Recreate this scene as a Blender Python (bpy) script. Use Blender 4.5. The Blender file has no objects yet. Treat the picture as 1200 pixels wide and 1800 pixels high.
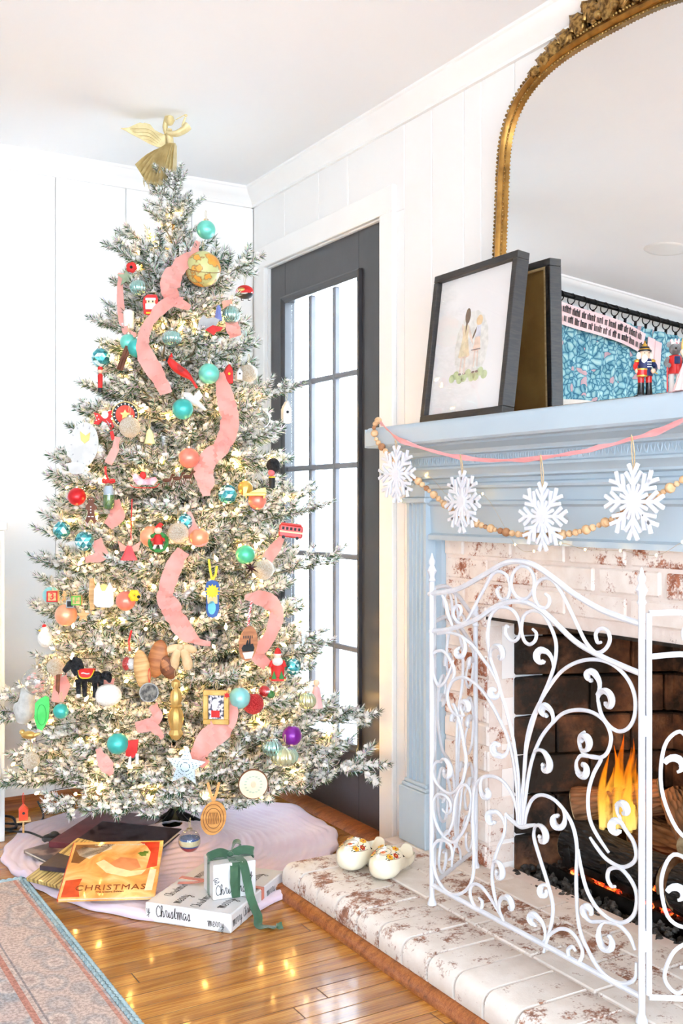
import bpy, bmesh, math, random
from mathutils import Vector, Matrix
random.seed(7)
PI = math.pi
S = bpy.context.scene
COL = S.collection

# ---------------------------------------------------------------- camera
TH = math.atan(1086 / 1850)          # the wall with the fireplace runs 30.4 degrees off the view axis
EYE = Vector((0, 0, 1.1))
cd = bpy.data.cameras.new('camera'); cam = bpy.data.objects.new('camera', cd); COL.objects.link(cam)
cam.location = EYE; cam.rotation_euler = (PI / 2, 0, -TH)
cd.sensor_fit = 'VERTICAL'; cd.sensor_height = 36; cd.lens = 37.0
cd.shift_y = -11 / 1800; cd.clip_start = .02; cd.clip_end = 100
S.camera = cam

# ---------------------------------------------------------------- daylight and exposure
W = bpy.data.worlds.new('daylight'); S.world = W; W.use_nodes = True
bg = W.node_tree.nodes['Background']; bg.inputs[0].default_value = (.71, .86, 1, 1); bg.inputs[1].default_value = 11.5
S.view_settings.view_transform = 'Standard'; S.view_settings.look = 'None'
S.view_settings.exposure = 0.30; S.view_settings.gamma = 1; S.view_settings.use_curve_mapping = False
S.cycles.use_denoising = True
S.cycles.max_bounces = 8; S.cycles.diffuse_bounces = 5; S.cycles.glossy_bounces = 4; S.cycles.transparent_max_bounces = 12
S.cycles.use_light_tree = False; S.cycles.caustics_refractive = False; S.cycles.adaptive_threshold = .08; S.cycles.adaptive_min_samples = 12
S.cycles.sample_clamp_indirect = 6
WX, WY, CEIL = 1.87, 3.896, 2.385    # fireplace wall, tree wall, ceiling
LX, RY = -2.6, -2.8                  # wall with windows on the left, wall behind the camera
WIN_LEFT = [(-2.3, -.9)]     # window openings along Y in the left wall
WIN_REAR = [(-2.3, -.4), (-.2, 1.6)]                # window openings along X in the rear wall
WZ0, WZ1 = .08, 2.25
# ---------------------------------------------------------------- geometry helpers
FWD = Vector((math.sin(TH), math.cos(TH), 0)); RGT = Vector((math.cos(TH), -math.sin(TH), 0)); UP = Vector((0, 0, 1))
def ray(px, py): return FWD + RGT * ((px - 600) / 1850) + UP * ((889 - py) / 1850)
def at(px, py, t): return EYE + ray(px, py) * t
def on_x(px, py, x): d = ray(px, py); return EYE + d * (x / d.x)
def on_y(px, py, y): d = ray(px, py); return EYE + d * (y / d.y)
def on_z(px, py, z): d = ray(px, py); return EYE + d * ((z - 1.1) / d.z)

class MB:
    """collects vertices and faces; build() links them as one mesh object"""
    def __init__(s): s.v = []; s.f = []; s.m = []; s.c = None
    def add(s, vs, fs, mi=0, M=None):
        o = len(s.v)
        for p in vs:
            p = Vector(p)
            s.v.append(M @ p if M is not None else p)
        for f in fs: s.f.append([i + o for i in f]); s.m.append(mi)
        return s
    def box(s, a, b, mi=0, M=None):
        x0, y0, z0 = a; x1, y1, z1 = b
        return s.add([(x0,y0,z0),(x1,y0,z0),(x1,y1,z0),(x0,y1,z0),(x0,y0,z1),(x1,y0,z1),(x1,y1,z1),(x0,y1,z1)],
                     [(3,2,1,0),(4,5,6,7),(0,1,5,4),(1,2,6,5),(2,3,7,6),(3,0,4,7)], mi, M)
    def bbox(s, a, b, r=.003, mi=0, M=None):
        """box with chamfered edges"""
        (x0,y0,z0),(x1,y1,z1) = a, b; vs = []; X = (x0,x1); Y = (y0,y1); Z = (z0,z1); idx = {}
        for i in (0,1):
            for j in (0,1):
                for k in (0,1):
                    ix = r if i == 0 else -r; iy = r if j == 0 else -r; iz = r if k == 0 else -r
                    idx[i,j,k] = len(vs)
                    vs += [(X[i], Y[j]+iy, Z[k]+iz), (X[i]+ix, Y[j], Z[k]+iz), (X[i]+ix, Y[j]+iy, Z[k])]
        q = lambda i,j,k,a: idx[i,j,k]+a
        fs = []
        for e in (0,1):
            f = [q(e,0,0,0),q(e,1,0,0),q(e,1,1,0),q(e,0,1,0)]; fs.append(f if e else f[::-1])
            f = [q(0,e,0,1),q(0,e,1,1),q(1,e,1,1),q(1,e,0,1)]; fs.append(f if e else f[::-1])
            f = [q(0,0,e,2),q(1,0,e,2),q(1,1,e,2),q(0,1,e,2)]; fs.append(f if e else f[::-1])
        for a in (0,1):
            for b in (0,1):
                fs.append([q(a,b,0,0),q(a,b,1,0),q(a,b,1,1),q(a,b,0,1)])
                fs.append([q(a,0,b,0),q(a,1,b,0),q(a,1,b,2),q(a,0,b,2)])
                fs.append([q(0,a,b,1),q(1,a,b,1),q(1,a,b,2),q(0,a,b,2)])
        for i in (0,1):
            for j in (0,1):
                for k in (0,1): fs.append([q(i,j,k,0),q(i,j,k,1),q(i,j,k,2)])
        return s.add(vs, fs, mi, M)
    def tube(s, pts, r, n=8, mi=0, M=None, cap=True, closed=False, flat=1.0, up=None):
        pts = [Vector(p) for p in pts]; k = len(pts)
        rs = r if isinstance(r, (list, tuple)) else [r] * k
        prev = None; vs = []
        for i, p in enumerate(pts):
            a = pts[(i-1) % k] if (i or closed) else p; b = pts[(i+1) % k] if (i < k-1 or closed) else p
            t = (b - a)
            t = t.normalized() if t.length > 1e-9 else Vector((0,0,1))
            if prev is None:
                ref = Vector(up) if up is not None else (Vector((0,0,1)) if abs(t.z) < .9 else Vector((1,0,0)))
                u = (ref - t * ref.dot(t)).normalized()
            else:
                u = prev - t * prev.dot(t); u = u.normalized() if u.length > 1e-6 else t.orthogonal().normalized()
            prev = u; w = t.cross(u)
            for j in range(n):
                an = 2*PI*j/n; vs.append(p + u*(math.cos(an)*rs[i]*flat) + w*(math.sin(an)*rs[i]))
        fs = []
        for i in range(k if closed else k-1):
            for j in range(n):
                a = i*n+j; b = i*n+(j+1) % n; c = ((i+1) % k)*n
                fs.append((a, b, c+(j+1) % n, c+j))
        if cap and not closed: fs.append(tuple(range(n))[::-1]); fs.append(tuple((k-1)*n+j for j in range(n)))
        return s.add(vs, fs, mi, M)
    def lathe(s, prof, n=20, mi=0, M=None, lob=0, lobn=8, sx=1, sy=1):
        """prof: (radius, z) from bottom to top"""
        vs = []; fs = []
        for r, z in prof:
            for j in range(n):
                a = 2*PI*j/n; rr = r*(1 - lob*(.5+.5*math.cos(lobn*a)))
                vs.append((rr*math.cos(a)*sx, rr*math.sin(a)*sy, z))
        k = len(prof)
        for i in range(k-1):
            for j in range(n):
                a = i*n+j; b = i*n+(j+1) % n; fs.append((a, b, b+n, a+n))
        if prof[0][0] > 1e-6: fs.append(tuple(range(n))[::-1])
        if prof[-1][0] > 1e-6: fs.append(tuple((k-1)*n+j for j in range(n)))
        return s.add(vs, fs, mi, M)
    def ball(s, c=(0,0,0), r=1, n=16, m=10, mi=0, M=None, sc=(1,1,1)):
        c = Vector(c); vs = []; fs = []
        for i in range(m+1):
            ph = PI*i/m - PI/2
            for j in range(n):
                a = 2*PI*j/n
                vs.append(c + Vector((r*sc[0]*math.cos(ph)*math.cos(a), r*sc[1]*math.cos(ph)*math.sin(a), r*sc[2]*math.sin(ph))))
        for i in range(m):
            for j in range(n):
                a = i*n+j; b = i*n+(j+1) % n
                if i == 0: fs.append((a, b+n, a+n))
                elif i == m-1: fs.append((a, b, a+n))
                else: fs.append((a, b, b+n, a+n))
        return s.add(vs, fs, mi, M)
    def prism(s, outline, y0, y1, mi=0, M=None, bev=0, puff=0):
        """outline: (x, z) counter-clockwise polygon, extruded from y0 (front) to y1 (back)"""
        n = len(outline); cx = sum(p[0] for p in outline)/n; cz = sum(p[1] for p in outline)/n
        vs = []; fs = []
        if bev:
            sh = lambda p: (cx+(p[0]-cx)*(1-bev), cz+(p[1]-cz)*(1-bev))
            d = (y1-y0)*.3
            rings = [([sh(p) for p in outline], y0), (outline, y0+d), (outline, y1-d), ([sh(p) for p in outline], y1)]
        else: rings = [(outline, y0), (outline, y1)]
        for pts, y in rings: vs += [(p[0], y, p[1]) for p in pts]
        for k in range(len(rings)-1):
            for j in range(n):
                a = k*n+j; b = k*n+(j+1) % n; fs.append((a, a+n, b+n, b))
        L = (len(rings)-1)*n; base = len(vs)
        vs.append((cx, y0-puff, cz)); vs.append((cx, y1+puff, cz))
        for j in range(n):
            fs.append((base, j, (j+1) % n)); fs.append((base+1, L+(j+1) % n, L+j))
        return s.add(vs, fs, mi, M)
    def ribbon(s, pts, widths, sides, th=.0012, mi=0, M=None, wave=0):
        """flat band along pts; sides are unit width directions"""
        pts = [Vector(p) for p in pts]; k = len(pts); vs = []; fs = []
        for i, p in enumerate(pts):
            a = pts[max(i-1,0)]; b = pts[min(i+1,k-1)]; t = (b-a).normalized()
            w = Vector(sides[i] if isinstance(sides, list) else sides); w = (w - t*w.dot(t)).normalized(); nn = t.cross(w)
            wd = widths[i] if isinstance(widths, list) else widths
            for q in range(5):
                e = (q-2)/4
                bow = wave*wd*math.sin(i*1.3+q*1.7)
                for sg in (1, -1): vs.append(p + w*(e*wd) + nn*(sg*th/2 + bow))
        for i in range(k-1):
            for q in range(4):
                a = i*10+q*2; b = a+10
                fs.append((a, a+2, b+2, b)); fs.append((a+1, b+1, b+3, a+3))
            for q in (0, 8):
                a = i*10+q; b = a+10; fs.append((a, b, b+1, a+1))
        for i in (0, (k-1)*10):
            for q in range(4): a = i+q*2; fs.append((a, a+1, a+3, a+2))
        return s.add(vs, fs, mi, M)
    def extrude_y(s, prof, y0, y1, mi=0):
        """prof: closed (x, z) polygon extruded along Y"""
        n = len(prof); vs = [(p[0], y0, p[1]) for p in prof] + [(p[0], y1, p[1]) for p in prof]
        fs = [(j, (j+1) % n, n+(j+1) % n, n+j) for j in range(n)] + [tuple(range(n))[::-1], tuple(range(n, 2*n))]
        return s.add(vs, fs, mi)
    def mesh(s, name, mats, smooth=True, ang=40):
        me = bpy.data.meshes.new(name); me.from_pydata([tuple(v) for v in s.v], [], s.f)
        for m in (mats if isinstance(mats, (list, tuple)) else [mats]): me.materials.append(m)
        me.polygons.foreach_set('material_index', s.m)
        bm = bmesh.new(); bm.from_mesh(me)
        bmesh.ops.recalc_face_normals(bm, faces=bm.faces)
        bm.to_mesh(me); bm.free()
        if smooth:
            me.polygons.foreach_set('use_smooth', [True]*len(me.polygons))
            try: me.set_sharp_from_angle(angle=math.radians(ang))
            except Exception: pass
        me.update(); return me
    def build(s, name, mats, parent=None, smooth=True, ang=40, **tags):
        return put(name, s.mesh(name, mats, smooth, ang), parent, **tags)

def put(name, me, parent=None, loc=None, rot=None, scale=None, M=None, **tags):
    o = bpy.data.objects.new(name, me); COL.objects.link(o)
    if parent is not None: o.parent = parent
    if M is not None: o.matrix_local = M
    if loc is not None: o.location = loc
    if rot is not None: o.rotation_euler = rot
    if scale is not None: o.scale = scale
    tag(o, **tags); return o
def tag(o, label=None, cat=None, group=None, kind=None):
    if label: o['label'] = label
    if cat: o['category'] = cat
    if group: o['group'] = group
    if kind: o['kind'] = kind
    return o
def thing(name, label, cat, loc=(0,0,0), rot=(0,0,0), group=None, kind=None, M=None):
    o = bpy.data.objects.new(name, None); COL.objects.link(o); o.empty_display_size = .05
    if M is not None: o.matrix_world = M
    else: o.location = loc; o.rotation_euler = rot
    return tag(o, label, cat, group, kind)
def struct(name, mb, mat, **k): return mb.build(name, mat, kind='structure', **k)
def spline(pts, n=6, closed=False):
    """Catmull-Rom through pts"""
    P = [Vector(p) for p in pts]; k = len(P); out = []
    for i in range(k if closed else k-1):
        p0 = P[(i-1) % k] if (i or closed) else P[0]*2-P[1]; p1 = P[i]; p2 = P[(i+1) % k]
        p3 = P[(i+2) % k] if (i+2 < k or closed) else P[-1]*2-P[-2]
        for j in range(n):
            t = j/n; t2 = t*t; t3 = t2*t
            out.append(.5*((2*p1)+(p2-p0)*t+(2*p0-5*p1+4*p2-p3)*t2+(3*p1-p0-3*p2+p3)*t3))
    if not closed: out.append(P[-1].copy())
    return out
def Tm(x=0, y=0, z=0): return Matrix.Translation((x, y, z))
def Rm(a, ax): return Matrix.Rotation(a, 4, ax)
def frame_mat(o, ex, ey, ez):
    M = Matrix.Identity(4)
    for i in range(3): M[i][0] = ex[i]; M[i][1] = ey[i]; M[i][2] = ez[i]; M[i][3] = o[i]
    return M
def lerp(a, b, t): return a + (b-a)*t
def interp(tab, x):
    if x <= tab[0][0]: return tab[0][1]
    for (a, va), (b, vb) in zip(tab, tab[1:]):
        if x <= b: return va + (vb-va)*(x-a)/(b-a)
    return tab[-1][1]
def text_mesh(txt, size, mat, name='lettering', depth=.0003, spacing=1.0, bold=0):
    c = bpy.data.curves.new('lettering', 'FONT'); c.body = txt; c.size = size; c.extrude = depth; c.align_x = 'CENTER'; c.align_y = 'CENTER'
    c.space_character = spacing; c.offset = bold; c.resolution_u = 2
    o = bpy.data.objects.new('lettering', c); COL.objects.link(o)
    bpy.context.view_layer.update()
    me = bpy.data.meshes.new_from_object(o.evaluated_get(bpy.context.evaluated_depsgraph_get()))
    bpy.data.objects.remove(o); bpy.data.curves.remove(c)
    me.materials.clear(); me.materials.append(mat); return me

# ---------------------------------------------------------------- materials
def srgb(r, g, b):
    f = lambda c: (c/12.92 if c <= .04045 else ((c+.055)/1.055)**2.4)
    return (f(r/255), f(g/255), f(b/255))
_M = {}
def pm(name, col, rough=.5, metal=0, col2=None, scale=20, mix=(.4, .6), bump=0, bscale=80, coat=0, spec=.5, trans=0, ior=1.45,
       stretch=(1,1,1), detail=4, rnd=0, sheen=0, sub=0, alpha=1, emit=None, estr=0):
    """procedural principled material; colours are sRGB 0-255; col2 is blended in by noise"""
    if name in _M: return _M[name]
    m = bpy.data.materials.new(name); m.use_nodes = True; _M[name] = m
    nt = m.node_tree; N = nt.nodes; L = nt.links; b = N['Principled BSDF']
    c = srgb(*col); b.inputs['Base Color'].default_value = (*c, 1)
    b.inputs['Roughness'].default_value = rough; b.inputs['Metallic'].default_value = metal
    b.inputs['Specular IOR Level'].default_value = spec; b.inputs['IOR'].default_value = ior
    b.inputs['Coat Weight'].default_value = coat; b.inputs['Transmission Weight'].default_value = trans
    b.inputs['Sheen Weight'].default_value = sheen; b.inputs['Alpha'].default_value = alpha
    b.inputs['Subsurface Weight'].default_value = sub
    if emit: b.inputs['Emission Color'].default_value = (*srgb(*emit), 1); b.inputs['Emission Strength'].default_value = estr
    if col2 or bump:
        tc = N.new('ShaderNodeTexCoord'); mp = N.new('ShaderNodeMapping'); mp.inputs['Scale'].default_value = stretch
        src = tc.outputs['Object']
        if rnd:
            oi = N.new('ShaderNodeObjectInfo'); va = N.new('ShaderNodeVectorMath'); va.operation = 'ADD'
            ml = N.new('ShaderNodeMath'); ml.operation = 'MULTIPLY'; ml.inputs[1].default_value = 37
            L.new(oi.outputs['Random'], ml.inputs[0]); L.new(tc.outputs['Object'], va.inputs[0]); L.new(ml.outputs[0], va.inputs[1]); src = va.outputs[0]
        L.new(src, mp.inputs[0])
        if col2:
            n = N.new('ShaderNodeTexNoise'); n.inputs['Scale'].default_value = scale; n.inputs['Detail'].default_value = detail
            L.new(mp.outputs[0], n.inputs['Vector'])
            r = N.new('ShaderNodeValToRGB'); r.color_ramp.elements[0].position = mix[0]; r.color_ramp.elements[1].position = mix[1]
            r.color_ramp.elements[0].color = (*c, 1); r.color_ramp.elements[1].color = (*srgb(*col2), 1)
            L.new(n.outputs['Fac'], r.inputs[0]); L.new(r.outputs[0], b.inputs['Base Color'])
        if bump:
            n2 = N.new('ShaderNodeTexNoise'); n2.inputs['Scale'].default_value = bscale; n2.inputs['Detail'].default_value = 5
            L.new(mp.outputs[0], n2.inputs['Vector'])
            bp = N.new('ShaderNodeBump'); bp.inputs['Strength'].default_value = bump; bp.inputs['Distance'].default_value = .01
            L.new(n2.outputs['Fac'], bp.inputs['Height']); L.new(bp.outputs[0], b.inputs['Normal'])
    return m
def node_mat(name):
    m = bpy.data.materials.new(name); m.use_nodes = True; _M[name] = m
    nt = m.node_tree; return m, nt, nt.nodes, nt.links, nt.nodes['Principled BSDF']
def ramp(N, stops):
    r = N.new('ShaderNodeValToRGB'); e = r.color_ramp.elements
    while len(e) < len(stops): e.new(.5)
    for i, (p, c) in enumerate(stops): e[i].position = p; e[i].color = (*srgb(*c), 1) if len(c) == 3 else c
    return r
def noise(N, L, vec, scale, detail=4, rough=.5):
    n = N.new('ShaderNodeTexNoise'); n.inputs['Scale'].default_value = scale; n.inputs['Detail'].default_value = detail
    n.inputs['Roughness'].default_value = rough
    if vec is not None: L.new(vec, n.inputs['Vector'])
    return n.outputs['Fac']
def mixc(N, L, fac, a, b, mode='MIX'):
    m = N.new('ShaderNodeMix'); m.data_type = 'RGBA'; m.blend_type = mode
    for s, v in ((m.inputs[0], fac), (m.inputs[6], a), (m.inputs[7], b)):
        if isinstance(v, (int, float)): s.default_value = v
        elif isinstance(v, tuple): s.default_value = (*srgb(*v), 1)
        else: L.new(v, s)
    return m.outputs[2]
def mapping(N, L, scale=(1,1,1), coord='Object', rot=(0,0,0), world=False, rnd=0):
    mp = N.new('ShaderNodeMapping'); mp.inputs['Scale'].default_value = scale; mp.inputs['Rotation'].default_value = rot
    if world: src = N.new('ShaderNodeNewGeometry').outputs['Position']
    else: src = N.new('ShaderNodeTexCoord').outputs[coord]
    if rnd:
        oi = N.new('ShaderNodeObjectInfo'); va = N.new('ShaderNodeVectorMath'); va.operation = 'ADD'
        ml = N.new('ShaderNodeMath'); ml.operation = 'MULTIPLY'; ml.inputs[1].default_value = rnd
        L.new(oi.outputs['Random'], ml.inputs[0]); L.new(src, va.inputs[0]); L.new(ml.outputs[0], va.inputs[1]); src = va.outputs[0]
    L.new(src, mp.inputs[0]); return mp.outputs[0]
def bump_to(N, L, b, h, strength=.3, dist=.005):
    bp = N.new('ShaderNodeBump'); bp.inputs['Strength'].default_value = strength; bp.inputs['Distance'].default_value = dist
    L.new(h, bp.inputs['Height']); L.new(bp.outputs[0], b.inputs['Normal'])

WALL = pm('wall_paint', (245, 243, 241), .6, col2=(247, 246, 244), scale=3, bump=.02, bscale=40)
CEILM = pm('ceiling_paint', (247, 249, 252), .8, col2=(249, 251, 253), scale=2)
TRIM = pm('trim_paint', (248, 246, 244), .35, col2=(250, 249, 247), scale=4)
DARKGAP = pm('dark_gap', (96, 62, 34), .8, col2=(70, 44, 24), scale=30)
BLACKM = pm('black_metal', (24, 24, 26), .45, .6, col2=(38, 37, 38), scale=60)

def oak_mat(name, tones, gloss=.22, world=True, grain=(2.2, 34, 34), rnd=23, coat=.35):
    m, nt, N, L, b = node_mat(name)
    v = mapping(N, L, grain, world=world, rnd=rnd)
    n1 = noise(N, L, v, 1.6, 6, .62)
    r1 = ramp(N, [(.30, tones[0]), (.46, tones[1]), (.60, tones[2]), (.75, tones[1])]); L.new(n1, r1.inputs[0])
    v2 = mapping(N, L, (grain[0]*1.2, grain[1]*6, grain[2]*6), world=world, rnd=rnd)
    n2 = noise(N, L, v2, 2.0, 3, .6)
    r2 = ramp(N, [(.42, (255, 255, 255)), (.60, (206, 178, 150))]); L.new(n2, r2.inputs[0])
    c = mixc(N, L, .85, r1.outputs[0], r2.outputs[0], 'MULTIPLY')
    oi = N.new('ShaderNodeObjectInfo')
    rr = ramp(N, [(0, (214, 206, 198)), (1, (255, 255, 255))]); L.new(oi.outputs['Random'], rr.inputs[0])
    c = mixc(N, L, .8, c, rr.outputs[0], 'MULTIPLY')
    L.new(c, b.inputs['Base Color']); b.inputs['Roughness'].default_value = gloss
    b.inputs['Coat Weight'].default_value = coat; b.inputs['Coat Roughness'].default_value = .08
    bump_to(N, L, b, n2, .08, .002); return m
OAK = oak_mat('oak_floor', [(148, 90, 32), (186, 124, 50), (210, 152, 74)])
OAKTRIM = oak_mat('oak_trim', [(120, 66, 30), (164, 96, 46), (184, 114, 60)], .35, coat=.1)
# ---------------------------------------------------------------- floor
fl = struct('floor', MB().box((LX, RY, -.08), (WX+.6, WY+.1, -.002)), OAK)
sub = MB().box((-.42, .88, -.0019), (WX, WY, -.0005)).build('floor_joint', DARKGAP, fl)
PW = .0572; row = 0; yy = .9; pk = {}
while yy < WY - .005:
    x = -.42; first = True; w = min(PW, WY-yy)
    while x < WX - .01:
        ln = random.uniform(.35, 1.3) if first else random.uniform(.7, 1.5)
        first = False; x2 = min(x+ln, WX)
        if WX - x2 < .3: x2 = WX
        o = MB().bbox((-(x2-x)/2+.0006, -w/2+.0006, -.006), ((x2-x)/2-.0006, w/2-.0006, 0), .0011).build('plank', OAK, fl, smooth=False)
        o.location = ((x+x2)/2, yy+w/2, .0)
        x = x2
    yy += PW

# ---------------------------------------------------------------- walls with vertical boards
DY0, DY1, DZ = 2.917, 3.761, 2.045       # door opening
FY0, FY1, FZ = 1.40, 2.317, .787         # firebox opening
wr = MB(); x0, x1 = WX+.012, WX+.16
wr.box((x0, DY1, -.05), (x1, WY+.1, CEIL+.05)).box((x0, DY0, DZ), (x1, DY1, CEIL+.05))
wr.box((x0, FY1, -.05), (x1, DY0, CEIL+.05)).box((x0, FY0, FZ), (x1, FY1, CEIL+.05)).box((x0, RY, -.05), (x1, FY0, CEIL+.05))
wr.box((x0, FY0, -.05), (x1, FY1, .0))
wall_r = struct('wall_right', wr, WALL)
GR = [WY, 3.62, 3.35, 3.14, 2.79, 2.64, 2.479, 2.397, 2.25, 2.07, 1.9, 1.62, 1.4, 1.2, .9, .55, .2, -.2, -.6, -1.1, -1.6, -2.2, RY]
for a, b in zip(GR[1:], GR):
    z0 = 0
    if a < DY1 and b > DY0: z0 = DZ
    if b < 2.6 and a > 1.0: z0 = 1.25
    if z0 == DZ and b > DY1+.01: z0 = DZ
    MB().bbox((WX, a+.0012, z0), (WX+.011, b-.0012, CEIL), .0022).build('panel', WALL, wall_r, smooth=False)
MB().box((WX, DY1, 0), (WX+.011, WY, DZ)).build('panel', WALL, wall_r, smooth=False)
MB().box((WX, 2.79, 0), (WX+.011, DY0, DZ)).build('panel', WALL, wall_r, smooth=False)
wb = struct('wall_back', MB().box((LX-.1, WY+.012, -.05), (WX+.2, WY+.15, CEIL+.05)), WALL)
GB = [WX]
while GB[-1] > LX: GB.append(max(GB[-1]-random.choice([.11, .16, .21, .27, .33]), LX))
for a, b in zip(GB[1:], GB): MB().bbox((a+.0012, WY, 0), (b-.0012, WY+.011, CEIL), .0022).build('panel', WALL, wb, smooth=False)
def wall_with_windows(name, axis, pos, lo, hi, wins, out):
    mb = MB()
    def bx(a, b, z0, z1):
        if axis == 'x': mb.box((min(pos, pos+out), a, z0), (max(pos, pos+out), b, z1))
        else: mb.box((a, min(pos, pos+out), z0), (b, max(pos, pos+out), z1))
    bx(lo, hi, -.05, WZ0); bx(lo, hi, WZ1, CEIL+.05); p = lo
    for a, b in wins: bx(p, a, WZ0, WZ1); p = b
    bx(p, hi, WZ0, WZ1)
    return struct(name, mb, WALL)
wall_with_windows('wall_left', 'x', LX, RY-.15, WY+.15, WIN_LEFT, -.15)
wall_with_windows('wall_rear', 'y', RY, LX-.15, WX+.2, WIN_REAR, -.15)
k = 0
for axis, pos, wins in (('x', LX-.06, WIN_LEFT), ('y', RY-.06, WIN_REAR)):
    for a, b in wins:
        k += 1; mb = MB()
        for (u0, u1, z0, z1) in [(a, b, WZ0, WZ0+.05), (a, b, WZ1-.05, WZ1), (a, a+.05, WZ0, WZ1), (b-.05, b, WZ0, WZ1), (a, b, (WZ0+WZ1)/2-.02, (WZ0+WZ1)/2+.02), ((a+b)/2-.012, (a+b)/2+.012, WZ0, WZ1)]:
            if axis == 'x': mb.box((pos-.02, u0, z0), (pos+.02, u1, z1))
            else: mb.box((u0, pos-.02, z0), (u1, pos+.02, z1))
        struct('window_%d' % k, mb, TRIM)
struct('ceiling', MB().box((LX-.15, RY-.15, CEIL), (WX+.2, WY+.15, CEIL+.1)), CEILM)
# crown mouldings (profile: distance from wall, drop from ceiling)
CR = [(0, 0), (.062, 0), (.062, .008), (.056, .012), (.05, .024), (.036, .036), (.022, .046), (.016, .056), (.012, .06), (.012, .07), (0, .07)]
struct('trim_1', MB().extrude_y([(WX-p, CEIL-z) for p, z in CR], RY, WY), TRIM, ang=25)
mb = MB().extrude_y([(-p, CEIL-z) for p, z in CR], LX, WX); mb.v = [Vector((v.y, WY+v.x, v.z)) for v in mb.v]
struct('trim_2', mb, TRIM, ang=25)
mb = MB().extrude_y([(0, 0), (.022, 0), (.022, .012), (.016, .03), (.006, .042), (0, .045)], -1.2, WX); mb.v = [Vector((v.y, WY-v.x, v.z)) for v in mb.v]
struct('baseboard_back', mb, OAKTRIM)

# ---------------------------------------------------------------- door
DOORM = pm('door_paint', (52, 51, 54), .3, col2=(58, 57, 60), scale=6, bump=.02, bscale=60, spec=.6)
MUNT = pm('muntin_paint', (104, 104, 110), .35, col2=(112, 112, 118), scale=8)
gm, nt, N, L, b = node_mat('window_glass')
tr = N.new('ShaderNodeBsdfTransparent'); gl = N.new('ShaderNodeBsdfGlossy'); gl.inputs['Roughness'].default_value = .02
fr = N.new('ShaderNodeLayerWeight'); pw = N.new('ShaderNodeMath'); pw.operation = 'POWER'; pw.inputs[1].default_value = 5
ad = N.new('ShaderNodeMath'); ad.operation = 'MULTIPLY_ADD'; ad.inputs[1].default_value = .8; ad.inputs[2].default_value = .04; mx = N.new('ShaderNodeMixShader')
L.new(fr.outputs['Facing'], pw.inputs[0]); L.new(pw.outputs[0], ad.inputs[0]); L.new(ad.outputs[0], mx.inputs[0]); L.new(tr.outputs[0], mx.inputs[1]); L.new(gl.outputs[0], mx.inputs[2]); L.new(mx.outputs[0], N['Material Output'].inputs[0])
GLASS = gm
door = thing('door_1', 'charcoal painted glazed door with fifteen panes beside the tree', None, kind='structure')
LY0, LY1, LZ0, LZ1 = 3.069, 3.658, .251, 1.912; xs, xe = WX+.012, WX+.055
for nm, a, bb in (('stile', (xs, DY0, .016), (xe, LY0+.02, DZ)), ('stile', (xs, LY1-.02, .016), (xe, DY1, DZ)),
                  ('rail', (xs, LY0+.02, .016), (xe, LY1-.02, LZ0+.02)), ('rail', (xs, LY0+.02, LZ1-.02), (xe, LY1-.02, DZ))):
    MB().bbox(a, bb, .0015).build(nm, DOORM, door, smooth=False)
mo = 0.026; prof = [(0, 0), (.012, 0), (.014, .006), (.008, .014), (.004, mo), (0, mo)]
for nm, h, a, bb, fixed in (('glazing_moulding', 1, LY0, LY1, LZ0), ('glazing_moulding', -1, LY0, LY1, LZ1), ('glazing_moulding', 2, LZ0, LZ1, LY0), ('glazing_moulding', -2, LZ0, LZ1, LY1)):
    mb = MB(); n = len(prof); vs = []
    for e, v0 in ((0, a), (1, bb)):
        for p, q in prof:
            vv = v0 + (q if e == 0 else -q)
            w = fixed + (q if h > 0 else -q)
            vs.append((xs-p, vv, w) if abs(h) == 1 else (xs-p, w, vv))
    mb.add(vs, [(j, (j+1) % n, n+(j+1) % n, n+j) for j in range(n)] + [tuple(range(n)), tuple(range(n, 2*n))])
    mb.build(nm, DOORM, door, smooth=False)
gy0, gy1, gz0, gz1 = LY0+mo, LY1-mo, LZ0+mo, LZ1-mo
cw, rh = (gy1-gy0)/3, (gz1-gz0)/5
for i in (1, 2): MB().bbox((xs+.006, gy0+cw*i-.010, gz0), (xs+.030, gy0+cw*i+.010, gz1), .004).build('muntin', MUNT, door, smooth=False)
for j in range(1, 5): MB().bbox((xs+.007, gy0, gz0+rh*j-.010), (xs+.029, gy1, gz0+rh*j+.010), .004).build('muntin', MUNT, door, smooth=False)
for i in range(3):
    for j in range(5):
        MB().box((xs+.02, gy0+cw*i+.006, gz0+rh*j+.006), (xs+.023, gy0+cw*(i+1)-.006, gz0+rh*(j+1)-.006)).build('pane', GLASS, door, smooth=False)
cs = thing('trim_3', 'white door casing around the charcoal door', None, kind='structure')
cp = WX-.018
MB().bbox((cp, 2.832, 0), (WX, DY0-.004, DZ+.004), .003).build('jamb_casing', TRIM, cs, smooth=False)
MB().bbox((cp, DY1+.004, 0), (WX, 3.848, DZ+.004), .003).build('jamb_casing', TRIM, cs, smooth=False)
MB().bbox((cp, 2.832, DZ+.004), (WX, 3.848, DZ+.09), .003).build('head_casing', TRIM, cs, smooth=False)
struct('trim_4', MB().extrude_y([(WX-.06, .0), (WX+.06, 0), (WX+.06, .016), (WX-.02, .016), (WX-.055, .006)], DY0-.005, DY1+.09), OAKTRIM)
# garden wall and paving outside, pale in the daylight
struct('ground_outside', MB().box((WX+.3, -2, -.2), (9, 12, -.12)), pm('pale_paving', (214, 212, 208), .8, col2=(196, 194, 190), scale=6))

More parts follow.
